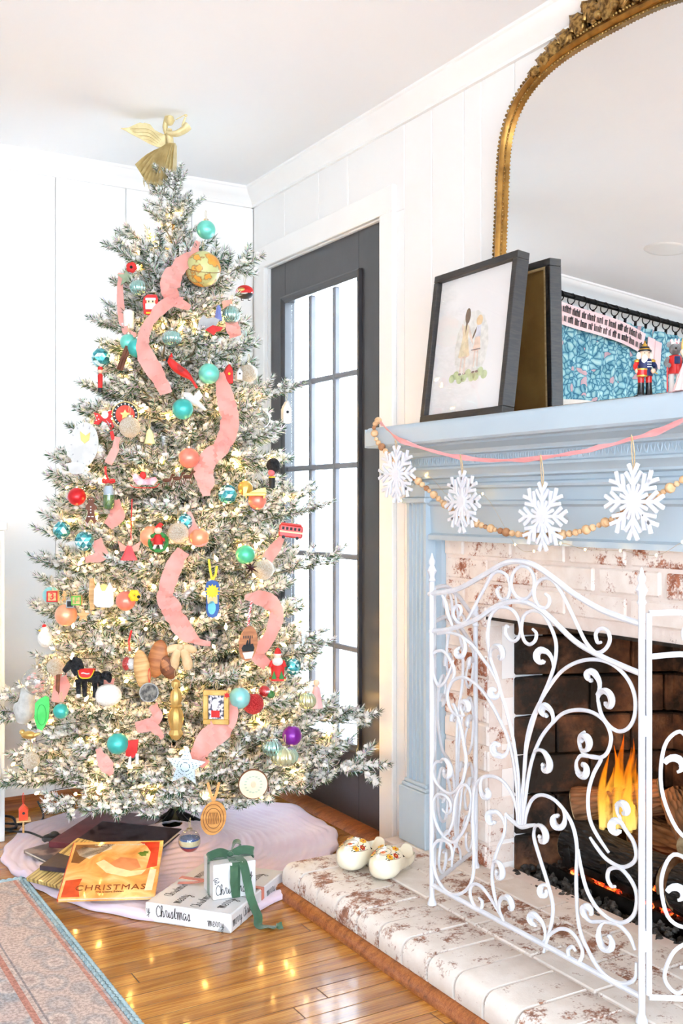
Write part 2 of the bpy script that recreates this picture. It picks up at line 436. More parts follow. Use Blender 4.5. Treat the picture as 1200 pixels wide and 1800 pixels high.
# ---------------------------------------------------------------- fireplace brickwork
def whitewash(name, white, white2, rust, rust2, cover, sc=13):
    m, nt, N, L, b = node_mat(name)
    v = mapping(N, L, (1, 1, 1), world=True, rnd=11)
    big = noise(N, L, v, sc, 5, .65); fine = noise(N, L, v, 170, 3, .7); mid = noise(N, L, v, 46, 4, .7)
    oi = N.new('ShaderNodeObjectInfo')
    a = N.new('ShaderNodeMath'); a.operation = 'MULTIPLY_ADD'; a.inputs[1].default_value = .55; L.new(mid, a.inputs[0]); L.new(big, a.inputs[2])
    a2 = N.new('ShaderNodeMath'); a2.operation = 'MULTIPLY_ADD'; a2.inputs[1].default_value = .45; L.new(fine, a2.inputs[0]); L.new(a.outputs[0], a2.inputs[2])
    a3 = N.new('ShaderNodeMath'); a3.operation = 'MULTIPLY_ADD'; a3.inputs[1].default_value = .22; L.new(oi.outputs['Random'], a3.inputs[0]); L.new(a2.outputs[0], a3.inputs[2])
    mk = ramp(N, [(cover, (0, 0, 0)), (cover+.1, (255, 255, 255))]); 
    mr = N.new('ShaderNodeMapRange'); mr.inputs[1].default_value = .5; mr.inputs[2].default_value = 1.8; L.new(a3.outputs[0], mr.inputs[0])
    L.new(mr.outputs[0], mk.inputs[0])
    w = ramp(N, [(.35, white), (.65, white2)]); L.new(noise(N, L, v, 22, 4), w.inputs[0])
    r = ramp(N, [(.4, rust), (.6, rust2)]); L.new(noise(N, L, v, 60, 4), r.inputs[0])
    c = mixc(N, L, mk.outputs[0], w.outputs[0], r.outputs[0])
    L.new(c, b.inputs['Base Color']); b.inputs['Roughness'].default_value = .75
    bump_to(N, L, b, a2.outputs[0], .35, .004); return m
BRICK = whitewash('whitewashed_brick', (226, 212, 202), (236, 226, 218), (170, 104, 74), (140, 82, 58), .50)
HBRICK = whitewash('hearth_brick', (224, 214, 204), (234, 226, 218), (160, 112, 88), (128, 86, 66), .50, 17)
MORTAR = whitewash('painted_mortar', (222, 206, 196), (232, 220, 212), (150, 110, 90), (96, 80, 70), .62)
BX = 1.83; HT = .09
face = thing('trim_5', 'whitewashed brick face around the firebox', None, kind='structure')
mb = MB(); mb.box((BX+.006, FY1, HT), (WX+.011, 2.53, 1.02)).box((BX+.006, 1.19, HT), (WX+.011, FY0, 1.02)).box((BX+.006, FY0, FZ), (WX+.011, FY1, 1.02))
mb.build('mortar', MORTAR, face, smooth=False)
_bk = {}
def brick(par, a, b, mat, ch=.004, nm='brick', rough=.0022):
    d = tuple(round(b[i]-a[i], 4) for i in range(3)); key = (d, mat.name)
    if key not in _bk: _bk[key] = MB().bbox((-d[0]/2, -d[1]/2, -d[2]/2), (d[0]/2, d[1]/2, d[2]/2), ch).mesh('brick', mat, False)
    o = put(nm, _bk[key], par)
    o.location = [(a[i]+b[i])/2 + random.uniform(-rough, rough) for i in range(3)]; o.rotation_euler = (random.uniform(-.006, .006),)*3
    return o
PZ = .0664; z = HT; r = 0
while z < 1.0:
    y = 2.52 + (.105 if r % 2 else 0)
    while y > 1.2:
        ya, yb = max(y-.2, 1.2), min(y, 2.52)
        segs = [(ya, yb)]
        if z + .03 < FZ:
            segs = []
            if yb > FY1+.02: segs.append((max(ya, FY1), yb))
            if ya < FY0-.02: segs.append((ya, min(yb, FY0)))
        for p, q in segs:
            if q-p > .02: brick(face, (BX, p+.004, z+.004), (BX+.03, q-.004, min(z+PZ-.004, 1.015)), BRICK)
        y -= .21
    z += PZ; r += 1
# jamb of the opening, one brick deep, painted like the face
for yj, sgn in ((FY1, 1), (FY0, -1)):
    z = HT; r = 0
    while z < FZ-.02:
        a = (BX+.004, yj if sgn > 0 else yj-.03, z+.004); bq = (1.925, yj+.03 if sgn > 0 else yj, min(z+PZ-.004, FZ))
        brick(face, a, bq, BRICK); z += PZ
MB().box((BX+.002, FY0-.03, FZ-.004), (1.93, FY1+.03, FZ+.004)).build('lintel', pm('lintel_steel', (34, 30, 28), .7, .4, col2=(60, 48, 40), scale=30), face, smooth=False)
# firebox lining of fire bricks, stained by soot
m, nt, N, L, b = node_mat('sooty_firebrick')
v = mapping(N, L, (1, 1, 1), world=True); vr = mapping(N, L, (1, 1, 1), world=True, rnd=9)
r1 = ramp(N, [(.3, (72, 46, 30)), (.5, (116, 74, 48)), (.7, (146, 102, 70))]); L.new(noise(N, L, vr, 14, 5), r1.inputs[0])
so = ramp(N, [(.34, (0, 0, 0)), (.56, (255, 255, 255))]); L.new(noise(N, L, v, 5.5, 6, .65), so.inputs[0])
c = mixc(N, L, so.outputs[0], r1.outputs[0], (30, 24, 20)); L.new(c, b.inputs['Base Color']); b.inputs['Roughness'].default_value = .9
bump_to(N, L, b, noise(N, L, vr, 90, 4), .5, .004); FIREB = m
fb = thing('trim_6', 'sooty fire brick lining inside the firebox', None, kind='structure')
SOOT = pm('soot', (26, 22, 20), .95, col2=(44, 36, 30), scale=12)
MB().box((2.42, FY0-.1, -.02), (2.52, FY1+.1, FZ+.4)).box((WX+.16, FY1+.03, -.02), (2.52, FY1+.13, FZ+.4)).box((WX+.16, FY0-.13, -.02), (2.52, FY0-.03, FZ+.4)).box((WX+.16, FY0-.1, FZ+.3), (2.52, FY1+.1, FZ+.4)).build('light_block_shell', SOOT, fb, smooth=False)  # unseen outer shell, added to keep outside light from leaking into the firebox
MB().box((1.84, FY0-.03, .0), (2.45, FY1+.03, .06)).build('firebox_floor', SOOT, fb, smooth=False)
BKX = 2.38
def lining(p0, p1, zmax):
    d = Vector((p1[0]-p0[0], p1[1]-p0[1], 0)); Ln = d.length; d.normalize(); nn = Vector((-d.y, d.x, 0))
    z = .06; r = 0
    while z < zmax:
        s = -.1 if r % 2 else 0
        while s < Ln:
            a, q = max(s, 0), min(s+.225, Ln)
            if q-a > .02:
                o = MB().bbox((a+.003, -.02, z+.003), (q-.003, .02, z+.108), .004).build('fire_brick', FIREB, fb, smooth=False)
                o.matrix_local = frame_mat((p0[0], p0[1], random.uniform(-.001, .001)), d, nn, UP)
            s += .225
        z += .112; r += 1
lining((1.927, FY1+.012), (BKX, FY1-.17), 1.0); lining((BKX, FY1-.17), (BKX, FY0+.17), 1.0); lining((BKX, FY0+.17), (1.927, FY0-.012), 1.0)
# hearth
he = thing('trim_7', 'raised whitewashed brick hearth with a rounded front edge', None, kind='structure')
HX, HY1, HY0 = 1.36, 2.648, 1.0
MB().box((HX+.03, HY0, 0), (BX+.08, HY1-.008, HT-.006)).build('hearth_base', MORTAR, he, smooth=False)
MB().box((BX-.1, HY1-.01, 0), (WX, 2.70, HT-.004)).build('hearth_base', MORTAR, he, smooth=False)
y = HY1; k = 0
while y > HY0:
    yb, ya = y, y-.098; rr = .03; zt = HT + random.uniform(-.0012, .0012)
    prof = [(HX+.2-.004, .026), (HX+.2-.004, zt-.003), (HX+.2-.007, zt), (HX+rr, zt)]
    for q in range(1, 6): a = q*PI/2/5; prof.append((HX+rr-math.sin(a)*rr, zt-rr+math.cos(a)*rr))
    prof += [(HX, .034), (HX+.008, .026)]
    o = MB().extrude_y(prof, ya+.0025, yb-.0025).build('brick', HBRICK, he, ang=50); y -= .1015; k += 1
y = HY1-.01; k = 0
while y > HY0:
    brick(he, (HX+.204, y-.2, .03), (HX+.3, y-.003, HT), HBRICK, .003, rough=.0008)
    brick(he, (HX+.303, y-.1-.2, .03), (HX+.4, y-.1-.003, HT), HBRICK, .003, rough=.0008)
    brick(he, (HX+.403, y-.2, .03), (BX+.03, y-.003, HT), HBRICK, .003, rough=.0008); y -= .204
MB().extrude_y([(HX-.018, 0), (HX+.01, 0), (HX+.01, .03), (HX-.004, .026), (HX-.014, .016), (HX-.018, .004)], HY0, HY1+.018).build('shoe_moulding', OAKTRIM, he)
mbq = MB().extrude_y([(0, 0), (.018, 0), (.018, .004), (.014, .016), (.004, .026), (0, .028)], HX-.016, WX-.06); mbq.v = [Vector((v.y, HY1-.001+v.x, v.z)) for v in mbq.v]
mbq.build('shoe_moulding', OAKTRIM, he)

# ---------------------------------------------------------------- mantel
BLUE = pm('mantel_paint', (176, 191, 202), .38, col2=(180, 195, 205), scale=5, bump=.02, bscale=50)
mant = thing('fireplace_mantel', 'pale blue painted mantelpiece with fluted pilasters over the brick fireplace', 'mantelpiece', (WX, 1.86, HT))
def mlocal(mb): mb.v = [v - Vector((WX, 1.86, HT)) for v in mb.v]; return mb
SX, MT, MB0 = 1.66, 1.333, 1.272          # shelf front, top, underside
sh = MB(); r = .018
prof = [(WX, MB0), (SX+.006, MB0), (SX, MB0+.006), (SX, MT-r)]
for q in range(1, 5): a = q*PI/2/4; prof.append((SX+r-math.cos(a)*r, MT-r+math.sin(a)*r))
prof.append((WX, MT))
sh.extrude_y(prof, 1.02, 2.685); mlocal(sh).build('shelf', BLUE, mant)
# rounded left end of the shelf
shr = MB(); pts = []
for q in range(7): a = q*PI/2/6; pts.append((SX+.02-math.sin(a)*.02 if False else SX+.02-math.cos(a)*.02, 2.685+math.sin(a)*.02))
pts += [(WX, 2.705), (WX, 2.685)]
shr.add([(x, y, MB0+.002) for x, y in pts]+[(x, y, MT-.005) for x, y in pts], [tuple(range(9))[::-1], tuple(range(9, 18))]+[(j, (j+1) % 9, 9+(j+1) % 9, 9+j) for j in range(9)])
mlocal(shr).build('shelf_end', BLUE, mant)
P = lambda p: WX-p
cor = [(P(0), 1.272), (P(.165), 1.272), (P(.165), 1.266), (P(.15), 1.262), (P(.125), 1.254), (P(.118), 1.246), (P(.118), 1.243), (P(.105), 1.240), (P(.105), 1.214), (P(.112), 1.210), (P(.112), 1.204), (P(.098), 1.196), (P(.09), 1.186), (P(.09), 1.180), (P(.075), 1.176),
       (P(.075), 1.166), (P(.084), 1.162), (P(.086), 1.156), (P(.084), 1.150), (P(.072), 1.146), (P(.072), 1.116), (P(.08), 1.112), (P(.08), 1.104), (P(.07), 1.098), (P(.066), 1.02), (P(.078), 1.014), (P(.078), 1.0), (P(0), 1.0)]
mlocal(MB().extrude_y(cor, 1.06, 2.66)).build('cornice', BLUE, mant, ang=22)
leaf = MB()
for sg in (-1, 1): leaf.tube(spline([(0, 0, -.010), (-.002, sg*.004, -.002), (-.0025, sg*.0065, .006), (-.001, sg*.004, .011)], 3), [.0008, .0016, .002, .002, .002, .0018, .0016, .0014, .001, .0006], 5)
lm = leaf.mesh('carved_leaf', BLUE)
for i in range(78): put('carved_leaf', lm, mant, loc=(-.105, 2.65-i*.02-1.86, 1.227-HT))
for y0 in (2.55, 1.07):
    pil = MB().box((P(.05), y0-.03, HT), (P(0), y0+.115, 1.06)); p_ = mlocal(pil).build('pilaster', BLUE, mant, smooth=False)
    sf = MB(); n = 4; w = .1; out = []
    pts = [(P(.05), 0)]
    pts.append((P(.085), 0)); fw = (w-.02)/n
    for i in range(n):
        a0 = .01+i*fw
        for q in range(7): a = PI*q/6; pts.append((P(.085)+math.sin(a)*.011, a0+.003+(fw-.006)*(1-math.cos(a))/2))
    pts += [(P(.085), w), (P(.05), w)]
    k = len(pts); sf.add([(x, y0+y, .275) for x, y in pts]+[(x, y0+y, 1.112) for x, y in pts], [(j, (j+1) % k, k+(j+1) % k, k+j) for j in range(k)])
    mlocal(sf).build('fluted_shaft', BLUE, p_, ang=30)
    pl = MB().bbox((P(.102), y0-.02, HT), (P(.0), y0+.12, .255), .003)
    pl.bbox((P(.096), y0-.014, .255), (P(0), y0+.114, .266), .003).bbox((P(.091), y0-.008, .266), (P(0), y0+.108, .277), .003)
    mlocal(pl).build('plinth', BLUE, p_, smooth=False)
    cp_ = MB().bbox((P(.098), y0-.012, 1.108), (P(0), y0+.112, 1.124), .003).bbox((P(.09), y0-.004, 1.124), (P(0), y0+.104, 1.17), .002)
    mlocal(cp_).build('capital', BLUE, p_, smooth=False)
# ---------------------------------------------------------------- mirror leaning on the mantel
GOLD = pm('antique_gold', (168, 124, 62), .34, .85, col2=(120, 84, 38), scale=26, mix=(.35, .7), bump=.12, bscale=60)
GOLDD = pm('gilt_relief', (176, 138, 78), .38, .8, col2=(92, 64, 30), scale=90, mix=(.4, .62), bump=.2, bscale=120)
TAU = math.radians(2.95); MYC = 1.865
ML = frame_mat((1.806, MYC, MT+.004), Vector((0, -1, 0)), Vector((math.cos(TAU), 0, -math.sin(TAU))), Vector((math.sin(TAU), 0, math.cos(TAU))))
# local x runs along the wall away from the tree, local y into the wall, local z up the mirror
mir = thing('arched_mirror', 'large arched gilt mirror with a carved crest leaning above the mantel', 'mirror', M=ML)
def arch(a, h, H=.25, n=3.0, k=26):
    pts = [(-a, 0)]
    for i in range(5): pts.append((-a, (h-H)*(i+1)/5*.98))
    for i in range(k+1):
        t = -1 + 2*i/k; tt = math.copysign(abs(math.sin(t*PI/2))**.8, t)
        pts.append((a*tt, h-H + H*(max(0, 1-abs(tt)**n))**(1/n)))
    for i in range(5): pts.append((a, (h-H)*(5-i)/5*.98))
    pts.append((a, 0)); return pts
MH = .916
inner = arch(.383, MH); k = len(inner)
mm, nt, N, L, b = node_mat('mirror_silver'); b.inputs['Base Color'].default_value = (.93, .94, .94, 1); b.inputs['Metallic'].default_value = 1; b.inputs['Roughness'].default_value = .003
g = MB(); cyz = len(inner); g.add([(x, 0, z) for x, z in inner]+[(x, .004, z) for x, z in inner], [tuple(range(k)), tuple(range(k, 2*k))[::-1]]+[(j, (j+1) % k, k+(j+1) % k, k+j) for j in range(k)])
g.build('mirror_glass', mm, mir, smooth=False)
# moulded frame swept round the arch: (offset outward, depth toward the room)
fp = [(-.004, 0), (-.004, .007), (.0, .009), (.004, .007), (.007, .012), (.014, .017), (.022, .013), (.025, .008), (.031, .008), (.034, .003), (.034, -.012), (-.004, -.012)]
fr_ = MB(); n = len(fp); vs = []; fs = []
def nrm(pts, i):
    a = Vector(pts[max(i-1, 0)]); b2 = Vector(pts[min(i+1, len(pts)-1)]); t = (b2-a).normalized(); return Vector((-t.y, t.x))
for i, p in enumerate(inner):
    nn = nrm(inner, i)
    for o_, d_ in fp: vs.append((p[0]+nn.x*o_, -d_, p[1]+nn.y*o_))
for i in range(k-1):
    for j in range(n): fs.append((i*n+j, i*n+(j+1) % n, (i+1)*n+(j+1) % n, (i+1)*n+j))
fs += [tuple(range(n)), tuple(range((k-1)*n, k*n))[::-1]]
fr_.add(vs, fs); fr_.box((-.417, -.014, -.003), (.417, .012, .012)); fr_.build('gilt_frame', GOLD, mir, ang=30)
bead = MB(); bead2 = MB()
dense = spline([(x, 0, z) for x, z in inner], 26)
acc = 0; last = dense[0]
for i in range(1, len(dense)-1):
    acc += (dense[i]-last).length; last = dense[i]
    if acc > .0095:
        acc = 0; t = (dense[i+1]-dense[i-1]).normalized(); nn = Vector((-t.z, 0, t.x))
        c = dense[i]+nn*.029; bead.ball((c.x, -.009, c.z), .0048, 6, 4, sc=(1, 1.1, 1))
        c = dense[i]+nn*-.002; bead2.ball((c.x, -.009, c.z), .0026, 5, 4)
bead.build('leaf_beading', GOLDD, mir, kind='stuff'); bead2.build('inner_beading', GOLDD, mir, kind='stuff')
# carved crest
def leafshape(L_, w, n=9, ser=.25):
    pts = []
    for i in range(n+1): t = i/n; pts.append((w*math.sin(PI*min(1, t*1.05+.04))**.7*(1-ser*(i % 2)), L_*t))
    return [(x, z) for x, z in pts] + [(-x, z) for x, z in pts[::-1]]
cz = MH+.030
for sg in (-1, 1):
    for (x, z, a, L_, w) in [(.045, 0, 18, .085, .026), (.085, -.002, 42, .08, .026), (.125, -.012, 58, .075, .024), (.165, -.016, 70, .07, .022), (.205, -.028, 74, .062, .02), (.245, -.045, 80, .05, .016), (.062, .03, 30, .07, .02)]:
        M = Tm(sg*x, -.008, cz+z) @ Rm(math.radians(sg*a), 'Y')
        MB().prism(leafshape(L_, w), -.008, .008, M=M, puff=.012).build('acanthus_leaf', GOLDD, mir)
    for (x, z, r) in [(.05, .02, .03), (.10, .008, .024), (.15, -.004, .02)]:
        pts = [(sg*(x+math.cos(t)*r*(1-t/9)), -.018, cz+z+math.sin(t)*r*(1-t/9)) for t in [i*.5 for i in range(16)]]
        MB().tube(pts, [.006*(1-i/22) for i in range(16)], 6).build('scroll', GOLDD, mir)
    MB().ball((sg*.028, -.02, cz+.012), .012, 12, 8).build('boss', GOLDD, mir)
MB().prism(leafshape(.12, .04, 11), -.014, .01, M=Tm(0, -.006, cz-.01), puff=.016).build('palmette', GOLDD, mir)

# ---------------------------------------------------------------- framed print
FRW, FRH, FRD = .372, .425, .040
a = math.radians(7.2)
FL = frame_mat((1.705, 2.468, MT+.002), Vector((-.02, -1, 0)).normalized(), Vector((math.cos(a), 0, -math.sin(a))), Vector((math.sin(a), 0, math.cos(a))))
FBLK = pm('frame_black', (40, 38, 39), .42, col2=(54, 49, 46), scale=30, stretch=(1, 1, 8))
fr2 = thing('picture_frame', 'black framed print of two girls holding hands, leaning on the mantel', 'picture frame', M=FL)
for aa, bb in (((0, 0, 0), (FRW, FRD, .02)), ((0, 0, FRH-.02), (FRW, FRD, FRH)), ((0, 0, .02), (.02, FRD, FRH-.02)), ((FRW-.02, 0, .02), (FRW, FRD, FRH-.02))):
    MB().bbox(aa, bb, .0015).build('frame_rail', FBLK, fr2, smooth=False)
for aa, bb in (((.018, .03, .018), (FRW-.018, FRD-.001, .026)), ((.018, .03, FRH-.026), (FRW-.018, FRD-.001, FRH-.018)), ((FRW-.026, .03, .026), (FRW-.018, FRD-.001, FRH-.026)), ((.018, .03, .026), (.026, FRD-.001, FRH-.026))):
    MB().box(aa, bb).build('backing_rebate', pm('raw_pine', (190, 160, 112), .7, col2=(170, 138, 92), scale=20, stretch=(1, 1, 6)), fr2, smooth=False)
KRAFT = pm('kraft_backing', (134, 98, 46), .85, col2=(150, 112, 58), scale=9)
MB().box((.018, .024, .018), (FRW-.018, .027, FRH-.018)).build('backing_board', KRAFT, fr2, smooth=False)
MB().tube([(FRW/2-.008, .029, .22), (FRW/2-.008, .03, .25), (FRW/2, .03, .255), (FRW/2+.006, .03, .25)], .003, 6).box((FRW/2-.012, .027, .205), (FRW/2, .029, .245)).build('hanger_hook', BLACKM, fr2)
PAPER = pm('print_paper', (240, 237, 236), .8, col2=(244, 242, 241), scale=6)
MB().box((.018, .016, .018), (FRW-.018, .018, FRH-.018)).build('paper', PAPER, fr2, smooth=False)
# drawing: flat colour shapes a hair above the paper
pr = MB(); PC = {}
pcols = [('hair_dark', (112, 82, 50)), ('dress_cream', (238, 222, 186)), ('hair_fair', (240, 208, 160)), ('dress_peach', (244, 216, 194)), ('skin', (240, 220, 206)), ('grass', (206, 216, 168)), ('ink', (150, 140, 132)), ('shirt', (226, 226, 234)), ('pale_wash', (240, 237, 231))]
pmats = [pm('print_'+nm, c, .8, col2=tuple(max(0, q-18) for q in c), scale=60) for nm, c in pcols]
def ell(cx, cz, rx, rz, mi, y=.0158, n=14, rot=0):
    pts = [(cx+rx*math.cos(2*PI*i/n)*math.cos(rot)-rz*math.sin(2*PI*i/n)*math.sin(rot), y, cz+rx*math.cos(2*PI*i/n)*math.sin(rot)+rz*math.sin(2*PI*i/n)*math.cos(rot)) for i in range(n)]
    pr.add(pts, [tuple(range(n))], mi)
def pol(pts, mi, y=.0156): pr.add([(x, y, z) for x, z in pts], [tuple(range(len(pts)))], mi)
ell(.19, .20, .075, .10, 8, .0159)
for q in range(9): ell(.115+q*.018, .118+.008*math.sin(q*2), .014, .012, 5, .01585)
pol([(.135, .175), (.185, .175), (.172, .225), (.17, .262), (.148, .262), (.146, .225)], 1); ell(.16, .178, .026, .008, 3)
ell(.162, .288, .012, .022, 0); pol([(.156, .28), (.168, .28), (.158, .235)], 0, .0154)
ell(.146, .25, .005, .02, 4, rot=.3); ell(.18, .235, .005, .035, 4, rot=.5)
pol([(.146, .13), (.151, .13), (.155, .175), (.148, .175)], 4); pol([(.166, .125), (.171, .125), (.17, .175), (.162, .175)], 4)
pol([(.197, .185), (.233, .185), (.226, .225), (.206, .225)], 3); pol([(.204, .222), (.228, .222), (.226, .255), (.208, .255)], 7)
ell(.217, .268, .014, .015, 2); ell(.2, .235, .0035, .02, 0, rot=-.5)
pol([(.206, .14), (.211, .14), (.212, .185), (.206, .185)], 4); pol([(.222, .14), (.227, .14), (.224, .185), (.219, .185)], 4)
for x in (.149, .169, .209, .225): ell(x, .127, .007, .003, 6)
pol([(.192, .19), (.233, .19), (.233, .187), (.192, .187)], 6, .0153)
pr.build('drawing', pmats, fr2, smooth=False)
MB().box((.018, .008, .018), (FRW-.018, .0095, FRH-.018)).build('glazing', GLASS, fr2, smooth=False)

# ---------------------------------------------------------------- nutcracker figures on the mantel
RED = pm('red_lacquer', (206, 34, 30), .25, col2=(186, 26, 24), scale=10); NAVY = pm('navy_lacquer', (34, 46, 92), .3, col2=(28, 38, 78), scale=10)
SKIN = pm('figure_skin', (240, 200, 172), .5, col2=(232, 188, 160), scale=10); GLD = pm('gold_lacquer', (206, 164, 70), .3, .7, col2=(186, 142, 56), scale=20)
WFUR = pm('white_fur', (240, 236, 228), .95, col2=(222, 216, 206), scale=60, bump=.5, bscale=200); BLK = pm('black_lacquer', (22, 21, 23), .2, col2=(30, 29, 31), scale=10)
GREYF = pm('grey_plush', (142, 142, 142), .95, col2=(120, 120, 120), scale=80, bump=.4, bscale=200)
def onmantel(px, x): p = on_x(px, 689, x); return (p.x, p.y, MT)
ROT = (0, 0, -TH)
nc = thing('nutcracker_drummer', 'small nutcracker soldier with white beard, pointed hat and red drum', 'nutcracker', onmantel(1133, 1.70), ROT)
MB().bbox((-.020, -.014, 0), (.020, .014, .004), .001).build('base', BLK, nc, smooth=False)
for sx in (-.0085, .0085):
    MB().lathe([(.0085, .004), (.0075, .010), (.0068, .024), (.0072, .030)], 12, M=Tm(sx, 0, 0)).build('boot', BLK, nc)
    MB().lathe([(.0066, .030), (.0074, .048)], 12, M=Tm(sx, 0, 0)).build('trouser_leg', RED, nc)
MB().lathe([(.017, .044), (.0165, .052), (.0135, .058), (.0145, .074), (.0135, .080), (.006, .083)], 18).build('coat', NAVY, nc)
for z in (.062, .067, .072): MB().box((.001, -.0155, z), (.010, -.0135, z+.0016)).build('braid', pm('silver_braid', (206, 206, 214), .3, .8, col2=(180, 180, 190), scale=50), nc)
for sx in (-1, 1):
    MB().tube(spline([(sx*.015, 0, .076), (sx*.021, -.002, .066), (sx*.02, -.008, .057), (sx*.014, -.016, .054)], 3), [.005]*4+[.0045]*6, 8).build('sleeve', NAVY if sx > 0 else RED, nc)
    MB().ball((sx*.017, 0, .076), .0062, 10, 7, sc=(1, 1, .8)).build('epaulette', GLD, nc)
    MB().ball((sx*.0125 if sx > 0 else -.021, -.018, .053), .0055, 10, 7).build('hand', SKIN, nc)
MB().lathe([(.0095, .082), (.011, .088), (.011, .095), (.0105, .098)], 16).build('head', SKIN, nc)
MB().ball((-.003, -.010, .079), .0075, 10, 8, sc=(1, .7, 1.5)).build('beard', WFUR, nc)
for sx in (-1, 1): MB().ball((sx*.0125, .001, .087), .0062, 10, 8, sc=(.9, 1, 1.5)).build('hair', WFUR, nc)
for sx in (-1, 1): MB().ball((sx*.0045+.001, -.0112, .0925), .0012, 8, 6).build('eye', BLK, nc)
MB().ball((0, -.012, .0895), .002, 8, 6).build('nose', SKIN, nc)
MB().lathe([(.0145, .0965), (.0145, .099), (.012, .1005), (.010, .104), (.009, .107)], 18).build('hat', BLK, nc)
MB().lathe([(.0125, .1005), (.0118, .1025)], 18).build('hat_band', GLD, nc)
MB().lathe([(.0065, .107), (.004, .112), (.0015, .116), (.0025, .118), (0, .1205)], 14).build('hat_spike', GLD, nc)
dr = MB().lathe([(.0105, .042), (.0105, .056)], 18, M=Tm(-.012, -.02, 0)).build('drum', RED, nc)
MB().lathe([(.0112, .0405), (.0112, .0435)], 18, M=Tm(-.012, -.02, 0)).lathe([(.0112, .0545), (.0112, .0575)], 18, M=Tm(-.012, -.02, 0)).build('drum_hoop', GLD, dr)
MB().tube([(.012, -.020, .052), (.020, -.024, .046)], .0009, 6).build('drumstick', GLD, nc)
mk = thing('mouse_figure', 'grey crowned mouse nutcracker in red coat beside the pink doll', 'nutcracker', onmantel(1186, 1.715), ROT)
MB().bbox((-.016, -.012, 0), (.016, .012, .004), .001).build('base', RED, mk, smooth=False)
for sx in (-.007, .007): MB().lathe([(.0058, .004), (.0055, .03), (.006, .045)], 12, M=Tm(sx, 0, 0)).build('trouser_leg', pm('white_lacquer', (232, 228, 222), .3, col2=(222, 218, 212), scale=10), mk)
MB().tube([(-.019, -.01, .004), (-.019, -.01, .062)], .0018, 8).build('staff', RED, mk)
MB().lathe([(.015, .042), (.013, .052), (.0145, .072), (.012, .08), (.005, .083)], 16).build('coat', RED, mk)
MB().bbox((-.006, -.0165, .062), (.006, -.0135, .078), .001).build('waistcoat', NAVY, mk)
for sx in (-1, 1): MB().tube(spline([(sx*.014, 0, .076), (sx*.02, -.004, .064), (sx*.016, -.014, .058)], 3), .0048, 8).build('sleeve', GREYF, mk)
MB().ball((0, -.002, .094), .0125, 14, 10, sc=(1, 1.1, 1)).ball((-.004, -.016, .092), .006, 10, 8, sc=(1, 1.4, .8)).build('head', GREYF, mk)
for sx in (-1, 1): MB().ball((sx*.011, .002, .104), .0065, 10, 8, sc=(1, .4, 1)).build('ear', GREYF, mk)
MB().ball((-.0055, -.024, .093), .0024, 8, 6).build('nose', BLK, mk)
cr = MB()
for i in range(7):
    t = 2*PI*i/7; cr.tube([(.007*math.cos(t), .007*math.sin(t), .105), (.009*math.cos(t), .009*math.sin(t), .115)], [.0022, .0012], 5)
cr.lathe([(.008, .104), (.0085, .108)], 14); cr.build('crown', pm('pearl_white', (238, 228, 226), .3, .2, col2=(220, 90, 100), scale=120, mix=(.5, .6)), mk)
bd = thing('ballerina_doll', 'fair haired ballerina figure in a long pale pink dress on the mantel', 'figurine', onmantel(1212, 1.69), ROT)
PINKD = pm('pale_pink_tulle', (246, 214, 212), .7, col2=(240, 198, 198), scale=30)
MB().lathe([(.034, 0), (.030, .012), (.022, .035), (.014, .055), (.009, .066), (.0085, .07)], 24, lob=.12, lobn=12).build('dress', PINKD, bd)
MB().lathe([(.0085, .07), (.0095, .08), (.009, .088), (.004, .091)], 16).build('bodice', WFUR, bd)
for sx in (-1, 1): MB().tube(spline([(sx*.010, 0, .086), (sx*.018, -.006, .078), (sx*.016, -.014, .070)], 3), .0036, 8).ball((sx*.016, -.015, .069), .0042, 8, 6).build('arm', SKIN, bd)
MB().ball((0, 0, .100), .0105, 14, 10).build('head', SKIN, bd)
HAIR = pm('blond_hair', (226, 190, 120), .6, col2=(200, 158, 88), scale=40, stretch=(6, 6, 1))
MB().ball((0, .002, .103), .0118, 14, 10, sc=(1.05, .95, 1)).tube(spline([(-.011, 0, .105), (-.014, -.002, .092), (-.013, -.002, .08)], 3), .0045, 8).tube(spline([(.011, 0, .105), (.014, -.002, .092), (.013, -.002, .08)], 3), .0045, 8).build('hair', HAIR, bd)

# ---------------------------------------------------------------- garlands on the mantel
PINKR = pm('pink_ribbon', (232, 156, 156), .6, col2=(224, 142, 143), scale=14, sheen=.3)
rp = [(668, 742, 1.675), (676, 750, 1.652), (690, 764, 1.65), (706, 775, 1.65), (760, 793, 1.65), (810, 804, 1.65), (860, 809, 1.65), (920, 808, 1.65), (955, 804, 1.65), (1010, 796, 1.65), (1060, 785, 1.65), (1115, 770, 1.65), (1160, 757, 1.65), (1200, 738, 1.65), (1250, 716, 1.652), (1262, 704, 1.655), (1266, 694, 1.675)]
rpt = spline([on_x(*q) for q in rp], 5)
wd = [.0105+.003*math.sin(i*.55)+.002*math.sin(i*1.31) for i in range(len(rpt))]
sd = [Vector((-.55*math.sin(i*.22), .1, .85)).normalized() for i in range(len(rpt))]
MB().ribbon(rpt, wd, sd, .0012, wave=.12).build('ribbon_garland', PINKR, label='pink cloth ribbon swagged along the mantel front holding the snowflakes', cat='ribbon')
BEAD = pm('raw_beech', (222, 184, 142), .6, col2=(200, 156, 112), scale=24, stretch=(1, 1, 5), rnd=1)
BEADD = pm('stained_beech', (176, 128, 88), .6, col2=(156, 106, 70), scale=24, stretch=(1, 1, 5), rnd=1)
